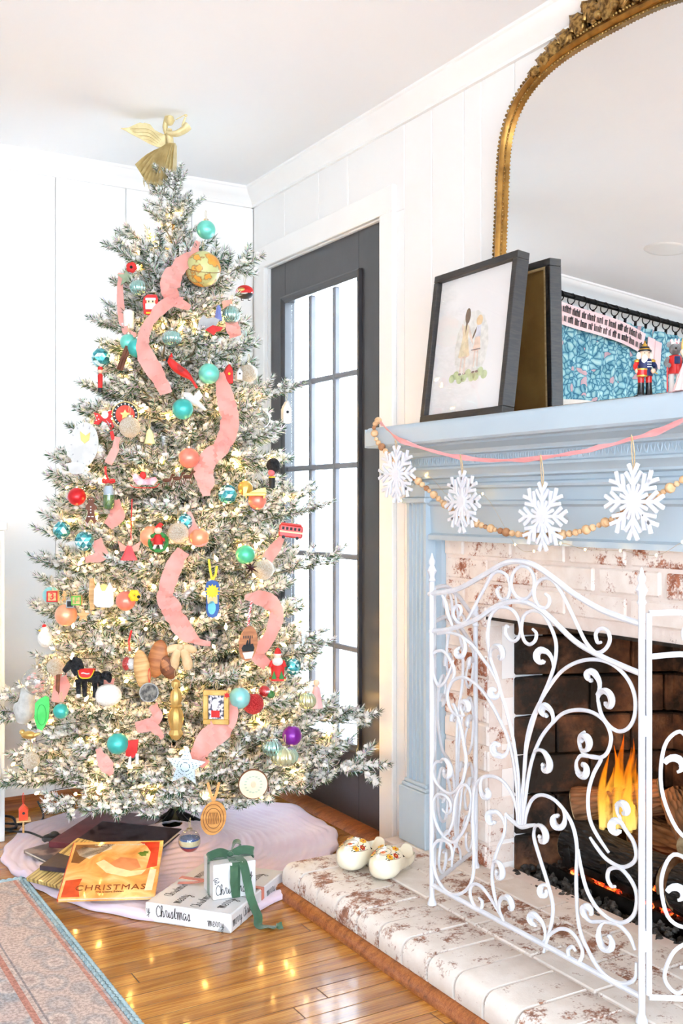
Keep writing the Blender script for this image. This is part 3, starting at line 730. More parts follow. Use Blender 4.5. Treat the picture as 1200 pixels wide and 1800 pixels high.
bp = [(668, 737, 1.685), (662, 742, 1.668), (657, 752, 1.652), (661, 772, 1.65), (672, 787, 1.65), (690, 806, 1.652), (712, 828, 1.665), (735, 846, 1.668), (765, 872, 1.668), (800, 901, 1.668), (840, 921, 1.668), (870, 931, 1.668), (910, 939, 1.668), (953, 941, 1.668), (1000, 938, 1.668), (1045, 926, 1.668), (1090, 905, 1.668), (1140, 878, 1.668), (1170, 862, 1.668), (1200, 843, 1.668), (1240, 812, 1.665)]
bpt = spline([on_x(*q) for q in bp], 12)
bg_ = thing('bead_garland', 'string of raw wooden beads swagged below the pink ribbon', 'garland', tuple(bpt[0]))
loc0 = bpt[0].copy()
MB().tube([p-loc0 for p in bpt], .0012, 5).build('cord', pm('jute', (196, 170, 134), .9, col2=(176, 148, 110), scale=90), bg_)
bm_ = {r: [MB().lathe([(.0028, -r), (r*.62, -r*.8), (r*.93, -r*.36), (r, 0), (r*.93, r*.36), (r*.62, r*.8), (.0028, r)], 12).mesh('bead', mt_) for mt_ in (BEAD, BEADD)] for r in (.0112, .0082, .0062)}
seq = [.0112, .0082, .0062, .0112, .0062, .0082, .0112, .0082, .0082, .0062]
dist = 0; i = 1; k = 0; cur = bpt[0]; want = seq[0]
while i < len(bpt):
    dist += (bpt[i]-bpt[i-1]).length
    if dist >= want:
        r = seq[k % len(seq)]; t = (bpt[i]-bpt[i-1]).normalized()
        o = put('bead', bm_[r][1 if random.random() < .15 else 0], bg_, loc=bpt[i]-loc0); o.rotation_mode = 'QUATERNION'; o.rotation_quaternion = t.to_track_quat('Z', 'Y')
        k += 1; want = dist + (r + seq[k % len(seq)])*.97
    i += 1
SNOW = pm('white_painted_wood', (226, 227, 233), .6, col2=(219, 221, 228), scale=20)
TWINE = pm('twine', (206, 180, 142), .9, col2=(186, 158, 118), scale=120)
def flake_part():
    arm = MB()
    def bar(p, q, w=.0085, t=.006, y=0):
        p = Vector((p[0], 0, p[1])); q = Vector((q[0], 0, q[1])); d = (q-p); ln = d.length; d.normalize(); s = Vector((d.z, 0, -d.x))
        arm.bbox((-w/2, -t/2+y, 0), (w/2, t/2+y, ln), .0008, M=frame_mat(p, s, Vector((0, 1, 0)), d))
    bar((0, 0), (0, .066)); 
    for sg in (-1, 1):
        bar((0, .056), (sg*.013, .080), .0085, .006); bar((0, .036), (sg*.021, .063), .0085, .0062)
    return arm.mesh('snowflake_arm', SNOW, False)
fa = flake_part()
sp = MB().bbox((-.004, -.002, 0), (.004, .003, .04), .0006).mesh('snowflake_spoke', SNOW, False)
for i, (px, py, ptop, lab, x, rz) in enumerate([(697, 833, 777, 'white wooden snowflake nearest the corner of the mantel', 1.648, .12), (812, 882, 803, 'white wooden snowflake second from the left, over the bead string', 1.648, -.05), (953, 908, 804, 'white wooden snowflake hanging lowest, at the middle of the bead swag', 1.648, .03), (1113, 882, 770, 'white wooden snowflake hanging furthest right on the pink ribbon', 1.646, .04)]):
    c = on_x(px, py, x); top = on_x(px, ptop, x)
    o = thing('snowflake_ornament', lab, 'snowflake', tuple(c), (0, 0, -PI/2+rz), group='wooden snowflakes on the ribbon')
    for q in range(8): put('snowflake_arm', fa, o, rot=(0, q*PI/4+random.uniform(-.02, .02), 0))
    for q in range(8): put('snowflake_spoke', sp, o, rot=(0, q*PI/4+PI/8, 0))
    MB().lathe([(.0165, -.0015), (.0165, .0015)], 8, M=Tm(0, -.004, 0) @ Rm(PI/2, 'X') @ Rm(PI/8, 'Z')).build('hub', SNOW, o, smooth=False)
    h = top.z - c.z
    MB().tube(spline([(-.001, .001, .066), (-.0035, -.001, .07+.5*(h-.07)), (0, -.006, h+.006), (.0035, -.001, .07+.5*(h-.07)), (.001, .001, .066)], 4), .0013, 5).build('twine_loop', TWINE, o)

# ---------------------------------------------------------------- string of tiny lights tucked along the mantel
WARM = node_mat('warm_bulb'); nt = WARM[1]; N = WARM[2]; em = N.new('ShaderNodeEmission'); em.inputs[0].default_value = (*srgb(255, 206, 128), 1); em.inputs[1].default_value = 30; WARM[3].new(em.outputs[0], N['Material Output'].inputs[0]); WARM = WARM[0]
fpts = [(705, 880), (748, 836), (790, 872), (848, 868), (905, 957), (938, 969), (985, 955), (1028, 966), (1090, 968), (1153, 976), (1199, 953), (1240, 940)]
fl_ = [on_x(x, y, 1.775) for x, y in fpts]
fs_ = thing('fairy_lights', 'thin wire with tiny warm lights along the brick under the mantel', 'string lights', tuple(fl_[0]))
MB().tube([p-fl_[0] for p in spline(fl_, 5)], .0005, 4).build('wire', pm('copper_wire', (210, 190, 160), .4, .8, col2=(190, 166, 130), scale=50), fs_)
mbulb = MB().ball((0, 0, 0), .0024, 8, 6, sc=(1, 1, 1.4)).mesh('bulb', WARM)
for p in fl_: put('bulb', mbulb, fs_, loc=p-fl_[0])
# ---------------------------------------------------------------- folding iron fire screen
IRON = pm('white_iron', (218, 219, 224), .38, col2=(208, 210, 217), scale=30, bump=.06, bscale=160)
SCX = 1.547
scr = thing('fire_screen', 'white wrought iron folding fire screen with scrolls in front of the hearth', 'fire screen', (SCX, 1.83, HT))
O3 = Vector((SCX, 1.83, HT))
def zA(x, y): return (740+x/5.295, 980+y/5.295)
def zB(x, y): return (920+x/4.286, 1060+y/4.286)
def zC(x, y): return (740+x/5.295, 1300+y/5.295)
def zD(x, y): return (920+x/4.286, 1360+y/4.286)
def z4(x, y): return (680+x/2.308, 940+y/2.308)
def z6(x, y): return (760+x/2.727, 940+y/2.727)
def sc(pts, f=None): return [on_x(*(f(*p) if f else p), SCX)-O3 for p in pts]
cpan = MB().box((-.001, -.001, 0), (.001, .001, .001))
def post(x, y, par, nm='post', top=.845, fin=True):
    m = MB().tube([(x, y, .004), (x, y, top)], .0068, 10).lathe([(.012, 0), (.012, .004), (.009, .012), (.0068, .018)], 12, M=Tm(x, y, 0))
    o = m.build(nm, IRON, par)
    if fin: MB().lathe([(.0075, 0), (.010, .004), (.0075, .009), (.0065, .014), (.0085, .02), (.0125, .028), (.0085, .036), (.006, .042), (.0085, .048), (.0085, .054), (.005, .06), (.0025, .07), (0, .074)], 12, M=Tm(x, y, top-.028)).build('finial', IRON, o)
    return o
YL, YR = 2.183-1.83, 1.477-1.83
pan = MB().tube([(0, YL, .05), (0, YR, .05)], .0062, 8).build('lower_rail', IRON, scr)
post(0, YL, scr); post(0, YR, scr)
RODP = []
def rod(pts, f=None, r=.0042, nm='scroll', n=5, taper=True, par=None, conv=sc):
    P = spline(conv(pts, f), n); k = len(P)
    if conv is sc: RODP.extend(P)
    rr = [r*(.72+.28*min(1, min(i, k-1-i)/6)) if taper else r for i in range(k)]
    return MB().tube(P, rr, 7).build(nm, IRON, par or scr)
def curl(px, py, size, a0, turn):
    """acanthus curl growing from the nearest rod: a swelling leaf rolled inward, with a ribbed outer lobe"""
    c = sc([(px, py)])[0]; r0 = size*c_scale(px); k = 22
    root = min(RODP, key=lambda p: abs((p-c).length-r0*1.25)+.15*(p-c).length); d = root-c; rr0 = math.hypot(d.y, d.z)
    # y runs to the left in the picture, so mirror the turning sense
    ar = math.atan2(d.z, -d.y); sg = 1 if turn > 0 else -1; P = []; rs = []
    for i in range(k):
        t = i/(k-1); a = ar+sg*math.radians(345)*t; r = lerp(rr0, r0*.92, min(1, t*4)) if t < .25 else r0*lerp(.92, .30, (t-.25)/.75)
        P.append(c+Vector((-.0015-.004*math.sin(PI*t), -math.cos(a)*r, math.sin(a)*r))); rs.append(.0028+.0058*math.sin(PI*min(1, .05+t*.95))**1.3+(.0022 if t > .9 else 0))
    m = MB().tube(P, rs, 9, flat=.8)
    for off in (-.35, .35): m.tube([p+(p-c).normalized()*(rs[i]*off)+Vector((-rs[i]*.62, 0, 0)) for i, p in enumerate(P)][4:-3], [q*.3 for q in rs[4:-3]], 5)
    return m.build('acanthus_leaf', IRON, scr)
def c_scale(px): return SCX/ray(px, 889).x/1850
rod([(754, 1044), (785, 1040), (810, 1033), (853, 1009), (884, 991), (910, 987), (940, 994), (975, 1018), (1009, 1044), (1053, 1070), (1090, 1085), (1126, 1097)], r=.0066, nm='arched_rail', taper=False)
rod([(756, 1110), (793, 1105), (836, 1089), (871, 1066), (901, 1057), (931, 1061), (962, 1081), (1009, 1126), (1053, 1152), (1090, 1169), (1126, 1184)], r=.0062, nm='arched_rail', taper=False)
ring = [(918.5+20.5*math.cos(t*PI/8), 1024-29*math.sin(t*PI/8)) for t in range(16)]
MB().tube(spline(sc(ring), 3, True), .004, 7, closed=True).build('ring', IRON, scr)
rod([(735, 275), (705, 300), (715, 350), (755, 390), (805, 370), (828, 290), (810, 190), (760, 140), (690, 135), (640, 190), (580, 300), (510, 430), (450, 545), (400, 610), (340, 600), (300, 530), (310, 470), (345, 445), (370, 480), (365, 530), (340, 545)], zA)
rod([(540, 283), (558, 300), (558, 330), (540, 350), (510, 342), (488, 300), (490, 250), (520, 215), (565, 212), (605, 255), (640, 320), (690, 425), (735, 515), (785, 565), (830, 545), (850, 500), (835, 458), (805, 450), (782, 475), (790, 515), (808, 515)], z6)
rod([(195, 350), (230, 430), (255, 540), (300, 655)], zA, r=.005)
# hearts and stems rising from the knot
rod([(815, 645), (790, 640), (785, 700), (810, 750), (855, 780), (900, 755), (925, 680), (905, 570), (850, 490), (770, 460), (700, 480), (640, 560), (620, 700), (625, 820), (650, 960), (700, 1100), (745, 1270), (795, 1430), (845, 1640), (870, 1780), (905, 2050), (912, 2300), (908, 2440), (915, 2490)], zA)
rod([(150, 712), (250, 700), (310, 710), (380, 740), (480, 820), (580, 950), (660, 1060), (720, 1180), (750, 1290)], zA)
rod([(400, 1470), (330, 1465), (270, 1400), (243, 1280), (285, 1160), (370, 1115), (450, 1140), (560, 1230), (650, 1360), (740, 1530), (810, 1690), (860, 1900), (890, 2150), (900, 2440)], zA)
rod([(590, 382), (605, 400), (600, 430), (578, 445), (557, 430), (545, 385), (555, 330), (590, 308), (630, 320), (662, 370), (685, 440), (680, 520), (655, 600), (620, 680), (590, 770), (565, 870), (558, 960), (545, 1080), (543, 1175)], z4)
rod([(555, 690), (565, 760), (590, 850), (650, 930), (720, 967), (790, 940), (835, 850), (840, 720), (800, 600), (720, 500), (620, 440), (500, 425), (380, 455), (280, 520), (200, 620), (120, 750), (60, 880), (25, 1020), (10, 1170), (0, 1400), (-2, 1600), (-6, 1670)], zB)
rod([(460, 970), (425, 1000), (420, 1060), (450, 1130), (510, 1160), (570, 1165), (620, 1140), (652, 1070), (655, 990), (610, 890), (520, 825), (410, 805), (300, 830), (220, 900), (140, 1000), (80, 1130), (45, 1260), (20, 1420), (5, 1560), (0, 1670)], zB)
rod([(400, 1190), (430, 1150), (500, 1155), (560, 1163), (582, 1180), (530, 1280), (492, 1400), (485, 1530), (505, 1650), (560, 1760), (640, 1880)], zB)
rod([(500, 480), (540, 540), (620, 640), (730, 702), (810, 682), (848, 620), (830, 520), (780, 440), (735, 370), (720, 310)], zD)
rod([(690, 850), (660, 845), (632, 790), (640, 730), (680, 708), (735, 718), (800, 790), (845, 880), (852, 970), (830, 1060), (770, 1115), (690, 1115), (600, 1060), (530, 980), (470, 860), (430, 700), (410, 570)], zD)
rod([(8, 390), (20, 300), (60, 200), (130, 160), (220, 190), (300, 270), (360, 370), (392, 480), (402, 600), (396, 800), (405, 1050), (430, 1200), (480, 1320), (560, 1460), (660, 1550), (760, 1580), (840, 1540), (848, 1420)], zD)
rod([(480, 1010), (460, 1060), (500, 1110), (570, 1115), (650, 1120), (730, 1150), (800, 1230), (840, 1330)], zD)
rod([(895, 780), (890, 650), (850, 520), (770, 400), (680, 345), (590, 345), (520, 400), (490, 500), (480, 700), (485, 900), (490, 1100), (480, 1280), (420, 1400), (320, 1442), (220, 1400), (140, 1270), (100, 1100), (110, 1000), (160, 940), (230, 945), (280, 1000), (290, 1080), (260, 1120)], zC)
rod([(190, 210), (140, 210), (108, 290), (130, 380), (190, 460), (260, 500), (330, 470), (390, 370), (418, 200), (400, 60), (380, -60), (350, -190), (310, -310), (290, -330)], zC)
rod([(235, 690), (205, 660), (200, 640)], zC, r=.003)
rod([(200, 905), (260, 850), (300, 740), (310, 620), (330, 520), (370, 440), (420, 425), (460, 500), (465, 620), (430, 760), (380, 870), (310, 950), (240, 930), (160, 830), (110, 680), (108, 580), (150, 512), (210, 515), (260, 560), (280, 630), (265, 680), (235, 690)], zC)
rod([(300, 955), (255, 1090), (200, 1180), (150, 1180), (95, 1020), (105, 900), (200, 870), (275, 960), (310, 1060), (285, 1160)], zA)
rod([(785, 690), (830, 740), (890, 790), (940, 815), (1000, 803), (1062, 795)], zC, r=.0052)
rod([(788, 690), (775, 860), (720, 1000), (680, 1120), (660, 1250), (672, 1400), (715, 1560), (775, 1705)], zC)
rod([(1062, 795), (1048, 900), (1090, 1060), (1160, 1280), (1200, 1420), (1225, 1560), (1210, 1720), (1165, 1880), (1140, 1980)], zC)
rod([(775, 1705), (720, 1600), (640, 1470), (560, 1370), (490, 1345), (455, 1400), (470, 1500), (520, 1570), (562, 1562), (566, 1505), (535, 1472)], zC)
rod([(140, 1275), (200, 1210), (270, 1170), (340, 1180), (400, 1240), (442, 1330), (430, 1400), (390, 1420), (345, 1385), (335, 1325), (368, 1303), (392, 1335)], zD)
for c in [(810, 1144, 13, 200, -230), (880, 1150, 15, 215, -250), (821, 1244, 14, 200, -250), (876, 1314, 15, 170, -250), (786, 1354, 18, 130, -240), (857, 1392, 12, 60, 220), (868, 1440, 15, 40, 150), (878, 1532, 16, 170, -260), (897, 1590, 15, 180, -230), (941, 1619, 15, 20, 170), (954, 1469, 17, 160, -260), (870, 1216, 10, 190, -240),
          (954, 1157, 17, -30, 230), (961, 1252, 14, 20, 200), (960, 1344, 18, 190, -260), (1041, 1191, 15, -80, 230), (1069, 1232, 19, 200, -330), (1029, 1302, 16, -90, 240), (1027, 1350, 16, 60, 250), (982, 1440, 17, 50, -230), (1098, 1424, 15, 210, -270), (1086, 1456, 15, -10, 270), (959, 1567, 11, -40, 220), (1037, 1602, 14, 230, -250), (1070, 1652, 22, 120, 260)]:
    curl(*c)
# side wings, hinged to the posts
def wing(y0, p1, sgn, lab):
    a = Vector((0, y0, 0)); d = Vector((p1[0]-SCX, p1[1]-1.83-y0, 0)); Ln = d.length; d.normalize()
    a = a + d*.014; Ln -= .014
    def cv(pts, f=None): return [a + d*(u*Ln) + Vector((0, 0, z)) for u, z in pts]
    w = MB().tube(cv([(0, .05), (1, .05)]), .0058, 8).build('lower_rail', IRON, scr)
    post((a+d*Ln).x, (a+d*Ln).y, scr, top=.70, fin=True)
    MB().tube(cv([(.0, .055), (0, .80)]), .006, 8).build('hinge_stile', IRON, scr)
    for z in (.14, .56):
        MB().tube(cv([(-.03, z), (-.03, z+.04)]), .0065, 8).build('hinge', IRON, scr)
    R = lambda pts, r=.004, nm='scroll': rod(pts, None, r, nm, 5, nm == 'scroll', scr, cv)
    R([(0, .80), (.25, .80), (.5, .775), (.75, .735), (1, .69)], .006, 'arched_rail'); R([(0, .715), (.25, .72), (.5, .70), (.75, .655), (1, .61)], .0058, 'arched_rail')
    R([(.30, .745), (.24, .745), (.22, .765), (.28, .785), (.38, .77), (.42, .72), (.40, .705)]); R([(.62, .72), (.70, .705), (.68, .69), (.60, .685), (.55, .72), (.48, .775)])
    R([(.42, .60), (.38, .57), (.30, .58), (.28, .63), (.36, .68), (.52, .68), (.66, .62), (.66, .53), (.55, .45), (.52, .35), (.52, .12)])
    R([(.80, .57), (.74, .54), (.82, .51), (.92, .54), (.94, .60), (.84, .625)])
    R([(.20, .50), (.26, .54), (.20, .57), (.10, .54), (.08, .46), (.18, .38), (.34, .34), (.45, .28), (.50, .12)])
    R([(.78, .40), (.72, .37), (.78, .33), (.90, .35), (.94, .42), (.86, .48), (.70, .46), (.58, .38), (.54, .25), (.53, .12)])
    R([(.24, .26), (.30, .23), (.24, .19), (.12, .21), (.08, .28), (.16, .33), (.30, .30), (.44, .20), (.50, .12)])
    R([(.78, .24), (.72, .22), (.76, .18), (.88, .19), (.93, .25), (.86, .30), (.72, .28), (.60, .20), (.54, .12)])
    R([(.36, .14), (.28, .16), (.16, .14), (.10, .09), (.18, .06), (.26, .08), (.26, .11), (.20, .11)]); R([(.68, .14), (.76, .16), (.88, .14), (.92, .09), (.84, .06), (.76, .08), (.76, .11), (.82, .11)])
    R([(.44, .13), (.50, .10), (.56, .13)], .0048)
    R([(.48, .105), (.42, .08), (.40, .05)]); R([(.52, .105), (.60, .08), (.62, .05)])
    for u, z, s_, a0, tn in [(.33, .60, .024, 200, -240), (.86, .57, .02, 20, 220), (.17, .50, .022, 160, -230), (.83, .41, .022, 20, 240), (.18, .25, .02, 160, -240), (.85, .24, .018, 20, 240), (.44, .44, .016, 180, -220), (.62, .30, .016, 10, 220)]:
        k = 11; P = []
        for i in range(k): t = i/(k-1); an = math.radians(a0+tn*t); rr = s_*(1-.55*t); P.append(a + d*(u*Ln+rr*math.cos(an)) + Vector((0, 0, z+rr*math.sin(an))))
        MB().tube(P, [.003+.005*math.sin(PI*min(1, .12+.95*i/(k-1))) for i in range(k)], 7).build('acanthus_leaf', IRON, scr)
wing(YL, (1.812, 2.347), 1, ''); wing(YR, (1.80, 1.30), -1, '')

# ---------------------------------------------------------------- gas log fire
LAVA = pm('lava_rock', (44, 42, 42), .95, col2=(80, 76, 72), scale=60, bump=.6, bscale=140)
lr = MB(); random.seed(3)
ico = [(0, 0, 1), (.894, 0, .447), (.276, .851, .447), (-.724, .526, .447), (-.724, -.526, .447), (.276, -.851, .447), (.724, .526, -.447), (-.276, .851, -.447), (-.894, 0, -.447), (-.276, -.851, -.447), (.724, -.526, -.447), (0, 0, -1)]
icf = [(0,1,2),(0,2,3),(0,3,4),(0,4,5),(0,5,1),(1,6,2),(2,7,3),(3,8,4),(4,9,5),(5,10,1),(6,7,2),(7,8,3),(8,9,4),(9,10,5),(10,6,1),(11,7,6),(11,8,7),(11,9,8),(11,10,9),(11,6,10)]
for i in range(1150):
    x = random.uniform(1.85, 2.12); y = random.uniform(FY0+.02, FY1-.0-(x-1.93)*.35 if x > 1.93 else FY1-.03)
    r = random.uniform(.006, .014); h = .062 + random.uniform(0, .016) + max(0, (x-1.87))*.06
    M = Tm(x, y, h) @ Rm(random.uniform(0, 6), 'X') @ Rm(random.uniform(0, 6), 'Z')
    lr.add([tuple(Vector(v)*r*random.uniform(.75, 1.2)) for v in ico], icf, 0, M)
lr.build('lava_rock', LAVA, smooth=False, label='bed of small black lava rocks on the firebox floor', cat='rocks', kind='stuff')
gt = thing('fire_grate', 'black iron grate with glowing ember pan under the logs', 'grate', (2.0, 1.86, .075))
MB().box((-.01, -.33, .035), (.02, .33, .055)).box((.2, -.33, .035), (.23, .33, .055)).build('grate_bar', BLACKM, gt, smooth=False)
for i in range(5):
    y = -.28+i*.14
    MB().tube(spline([(-.045, y, .105), (-.03, y, .06), (.0, y, .05), (.24, y, .05)], 4), .011, 4).build('grate_arm', BLACKM, gt, smooth=False)
    for x in (.0, .21): MB().box((x-.006, y-.006, -.012), (x+.006, y+.006, .04)).build('grate_leg', BLACKM, gt, smooth=False)
MB().box((-.03, -.36, -.01), (-.022, .36, .03)).box((-.03, -.36, -.012), (.2, .36, -.006)).build('burner_pan', BLACKM, gt, smooth=False)
m, nt, N, L, b = node_mat('ember_glow')
v = mapping(N, L, (1, 1, 1)); n1 = noise(N, L, v, 60, 5, .7)
r1 = ramp(N, [(.42, (8, 4, 4)), (.5, (190, 40, 10)), (.58, (255, 120, 40)), (.68, (255, 190, 110))]); L.new(n1, r1.inputs[0])
L.new(r1.outputs[0], b.inputs['Emission Color']); b.inputs['Emission Strength'].default_value = 2.2; b.inputs['Base Color'].default_value = (.02, .015, .015, 1); EMB = m
em_ = MB(); random.seed(5)
for i in range(150):
    x = random.uniform(-.018, .12); y = random.uniform(-.31, .31); r = random.uniform(.008, .015)
    em_.add([tuple(Vector(v)*r*random.uniform(.8, 1.2)) for v in ico], icf, 0, Tm(x, y, .022+random.uniform(0, .012)) @ Rm(random.uniform(0, 6), 'X'))
em_.build('ember', EMB, gt, smooth=False, kind='stuff')
def bark(name, c1, c2, c3, sc_=26):
    m, nt, N, L, b = node_mat(name)
    v = mapping(N, L, (3.2, 3.2, .8)); vo = N.new('ShaderNodeTexVoronoi'); vo.inputs['Scale'].default_value = sc_; L.new(v, vo.inputs['Vector'])
    r = ramp(N, [(.0, c3), (.35, c2), (.8, c1)]); L.new(vo.outputs['Distance'], r.inputs[0])
    n_ = noise(N, L, mapping(N, L, (6, 6, 1)), 14, 5); c = mixc(N, L, n_, r.outputs[0], c2)
    L.new(c, b.inputs['Base Color']); b.inputs['Roughness'].default_value = .85; bump_to(N, L, b, vo.outputs['Distance'], 1.0, .012); return m
BARK1 = bark('brown_bark', (52, 34, 22), (134, 92, 60), (170, 126, 88)); BARK2 = bark('charred_bark', (34, 32, 32), (24, 22, 22), (92, 88, 84), 34)
ENDG = pm('cut_wood', (176, 152, 116), .8, col2=(130, 104, 72), scale=30, stretch=(1, 1, .1))
def log(lab, p, q, r, mat, seed):
    random.seed(seed); p = Vector(p); q = Vector(q); k = 14; pts = []; rs = []
    ph = random.uniform(0, 6)
    for i in range(k): t = i/(k-1); pts.append(Vector((math.sin(t*3+ph)*.006, math.cos(t*2.3+ph)*.006, t*(q-p).length))); rs.append(r*(1+.08*math.sin(t*7+ph)))
    o = thing('firewood_log', lab, 'log', tuple(p), group='gas fire logs'); o.rotation_mode = 'QUATERNION'; o.rotation_quaternion = (q-p).to_track_quat('Z', 'Y')
    mb = MB().tube(pts, rs, 18, cap=False)
    for i_ in range(len(mb.v)): a_ = i_ % 18; mb.v[i_] = mb.v[i_] + Vector((random.uniform(-1, 1), random.uniform(-1, 1), random.uniform(-1, 1)))*r*.035
    mb.build('bark', mat, o)
    for z_ in (-.001, (q-p).length-.001): MB().lathe([(r*.97, z_), (r*.97, z_+.002)], 18).build('cut_end', ENDG, o)
log('charred log lying across the front of the grate', (2.035, 2.20, .165), (2.05, 1.86, .160), .058, BARK2, 1)
log('charred log at the right front of the grate', (2.02, 1.80, .165), (2.03, 1.46, .16), .06, BARK2, 2)
log('brown bark log lying along the back of the grate', (2.22, 2.12, .18), (2.22, 1.5, .19), .06, BARK1, 3)
log('short brown log leaning across the left of the fire', (2.05, 2.21, .262), (2.20, 2.03, .315), .045, BARK1, 4)
log('brown bark log leaning across the right of the fire', (2.04, 1.78, .27), (2.17, 1.95, .32), .042, BARK1, 5)
log('light cut log resting on top at the right', (2.0, 1.70, .262), (2.05, 1.46, .265), .04, BARK1, 6)
log('brown bark log topping the pile at the back', (2.22, 1.84, .315), (2.21, 1.45, .335), .05, BARK1, 7)
# flames
m, nt, N, L, b = node_mat('flame')
tc = N.new('ShaderNodeTexCoord'); sp_ = N.new('ShaderNodeSeparateXYZ'); L.new(tc.outputs['Object'], sp_.inputs[0])
mr = N.new('ShaderNodeMapRange'); mr.inputs[1].default_value = 0; mr.inputs[2].default_value = .24; L.new(sp_.outputs['Z'], mr.inputs[0])
r1 = ramp(N, [(0, (255, 214, 120)), (.3, (255, 190, 70)), (.6, (255, 140, 24)), (1, (235, 90, 8))]); L.new(mr.outputs[0], r1.inputs[0])
em = N.new('ShaderNodeEmission'); L.new(r1.outputs[0], em.inputs[0]); em.inputs[1].default_value = 1.25
tr = N.new('ShaderNodeBsdfTransparent'); mx = N.new('ShaderNodeMixShader')
lw = N.new('ShaderNodeLayerWeight'); nz = noise(N, L, mapping(N, L, (22, 22, 5)), 1.6, 4)
ml = N.new('ShaderNodeMath'); ml.operation = 'MULTIPLY'; om = N.new('ShaderNodeMath'); om.operation = 'SUBTRACT'; om.inputs[0].default_value = 1; L.new(lw.outputs['Facing'], om.inputs[1])
nr = N.new('ShaderNodeMapRange'); nr.inputs[1].default_value = .35; nr.inputs[2].default_value = .6; L.new(nz, nr.inputs[0])
L.new(om.outputs[0], ml.inputs[0]); L.new(nr.outputs[0], ml.inputs[1])
L.new(ml.outputs[0], mx.inputs[0]); L.new(tr.outputs[0], mx.inputs[1]); L.new(em.outputs[0], mx.inputs[2]); L.new(mx.outputs[0], N['Material Output'].inputs[0]); FLAME = m
fm = thing('flame', 'orange gas flames rising between the fireplace logs', 'flame', (2.10, 2.075, .225), (0, 0, -TH))
random.seed(11)
for i, (x, y, h, r) in enumerate([(-.055, .0, .21, .020), (-.035, .02, .16, .024), (-.02, -.01, .23, .022), (.0, .02, .25, .03), (.018, 0, .22, .026), (.034, .02, .24, .022), (.05, -.01, .2, .02), (.01, -.02, .15, .03), (.03, .01, .12, .03), (-.05, .01, .1, .02)]):
    k = 14; pts = []; rs = []; ph = random.uniform(0, 6)
    for j in range(k): t = j/(k-1); pts.append((x+.012*math.sin(t*5+ph)*t-.2*x*t, y+.008*math.cos(t*4+ph)*t, h*t)); rs.append(max(.0006, r*(math.sin(PI*min(1, .25+t*.75))**1.2)))
    MB().tube(pts, rs, 10, flat=.6).build('flame_tongue', FLAME, fm)
l = bpy.data.lights.new('firelight', 'POINT'); l.energy = 1.3; l.color = (1, .5, .18); l.shadow_soft_size = .07
o = bpy.data.objects.new('firelight', l); COL.objects.link(o); o.location = (2.09, 2.06, .40)

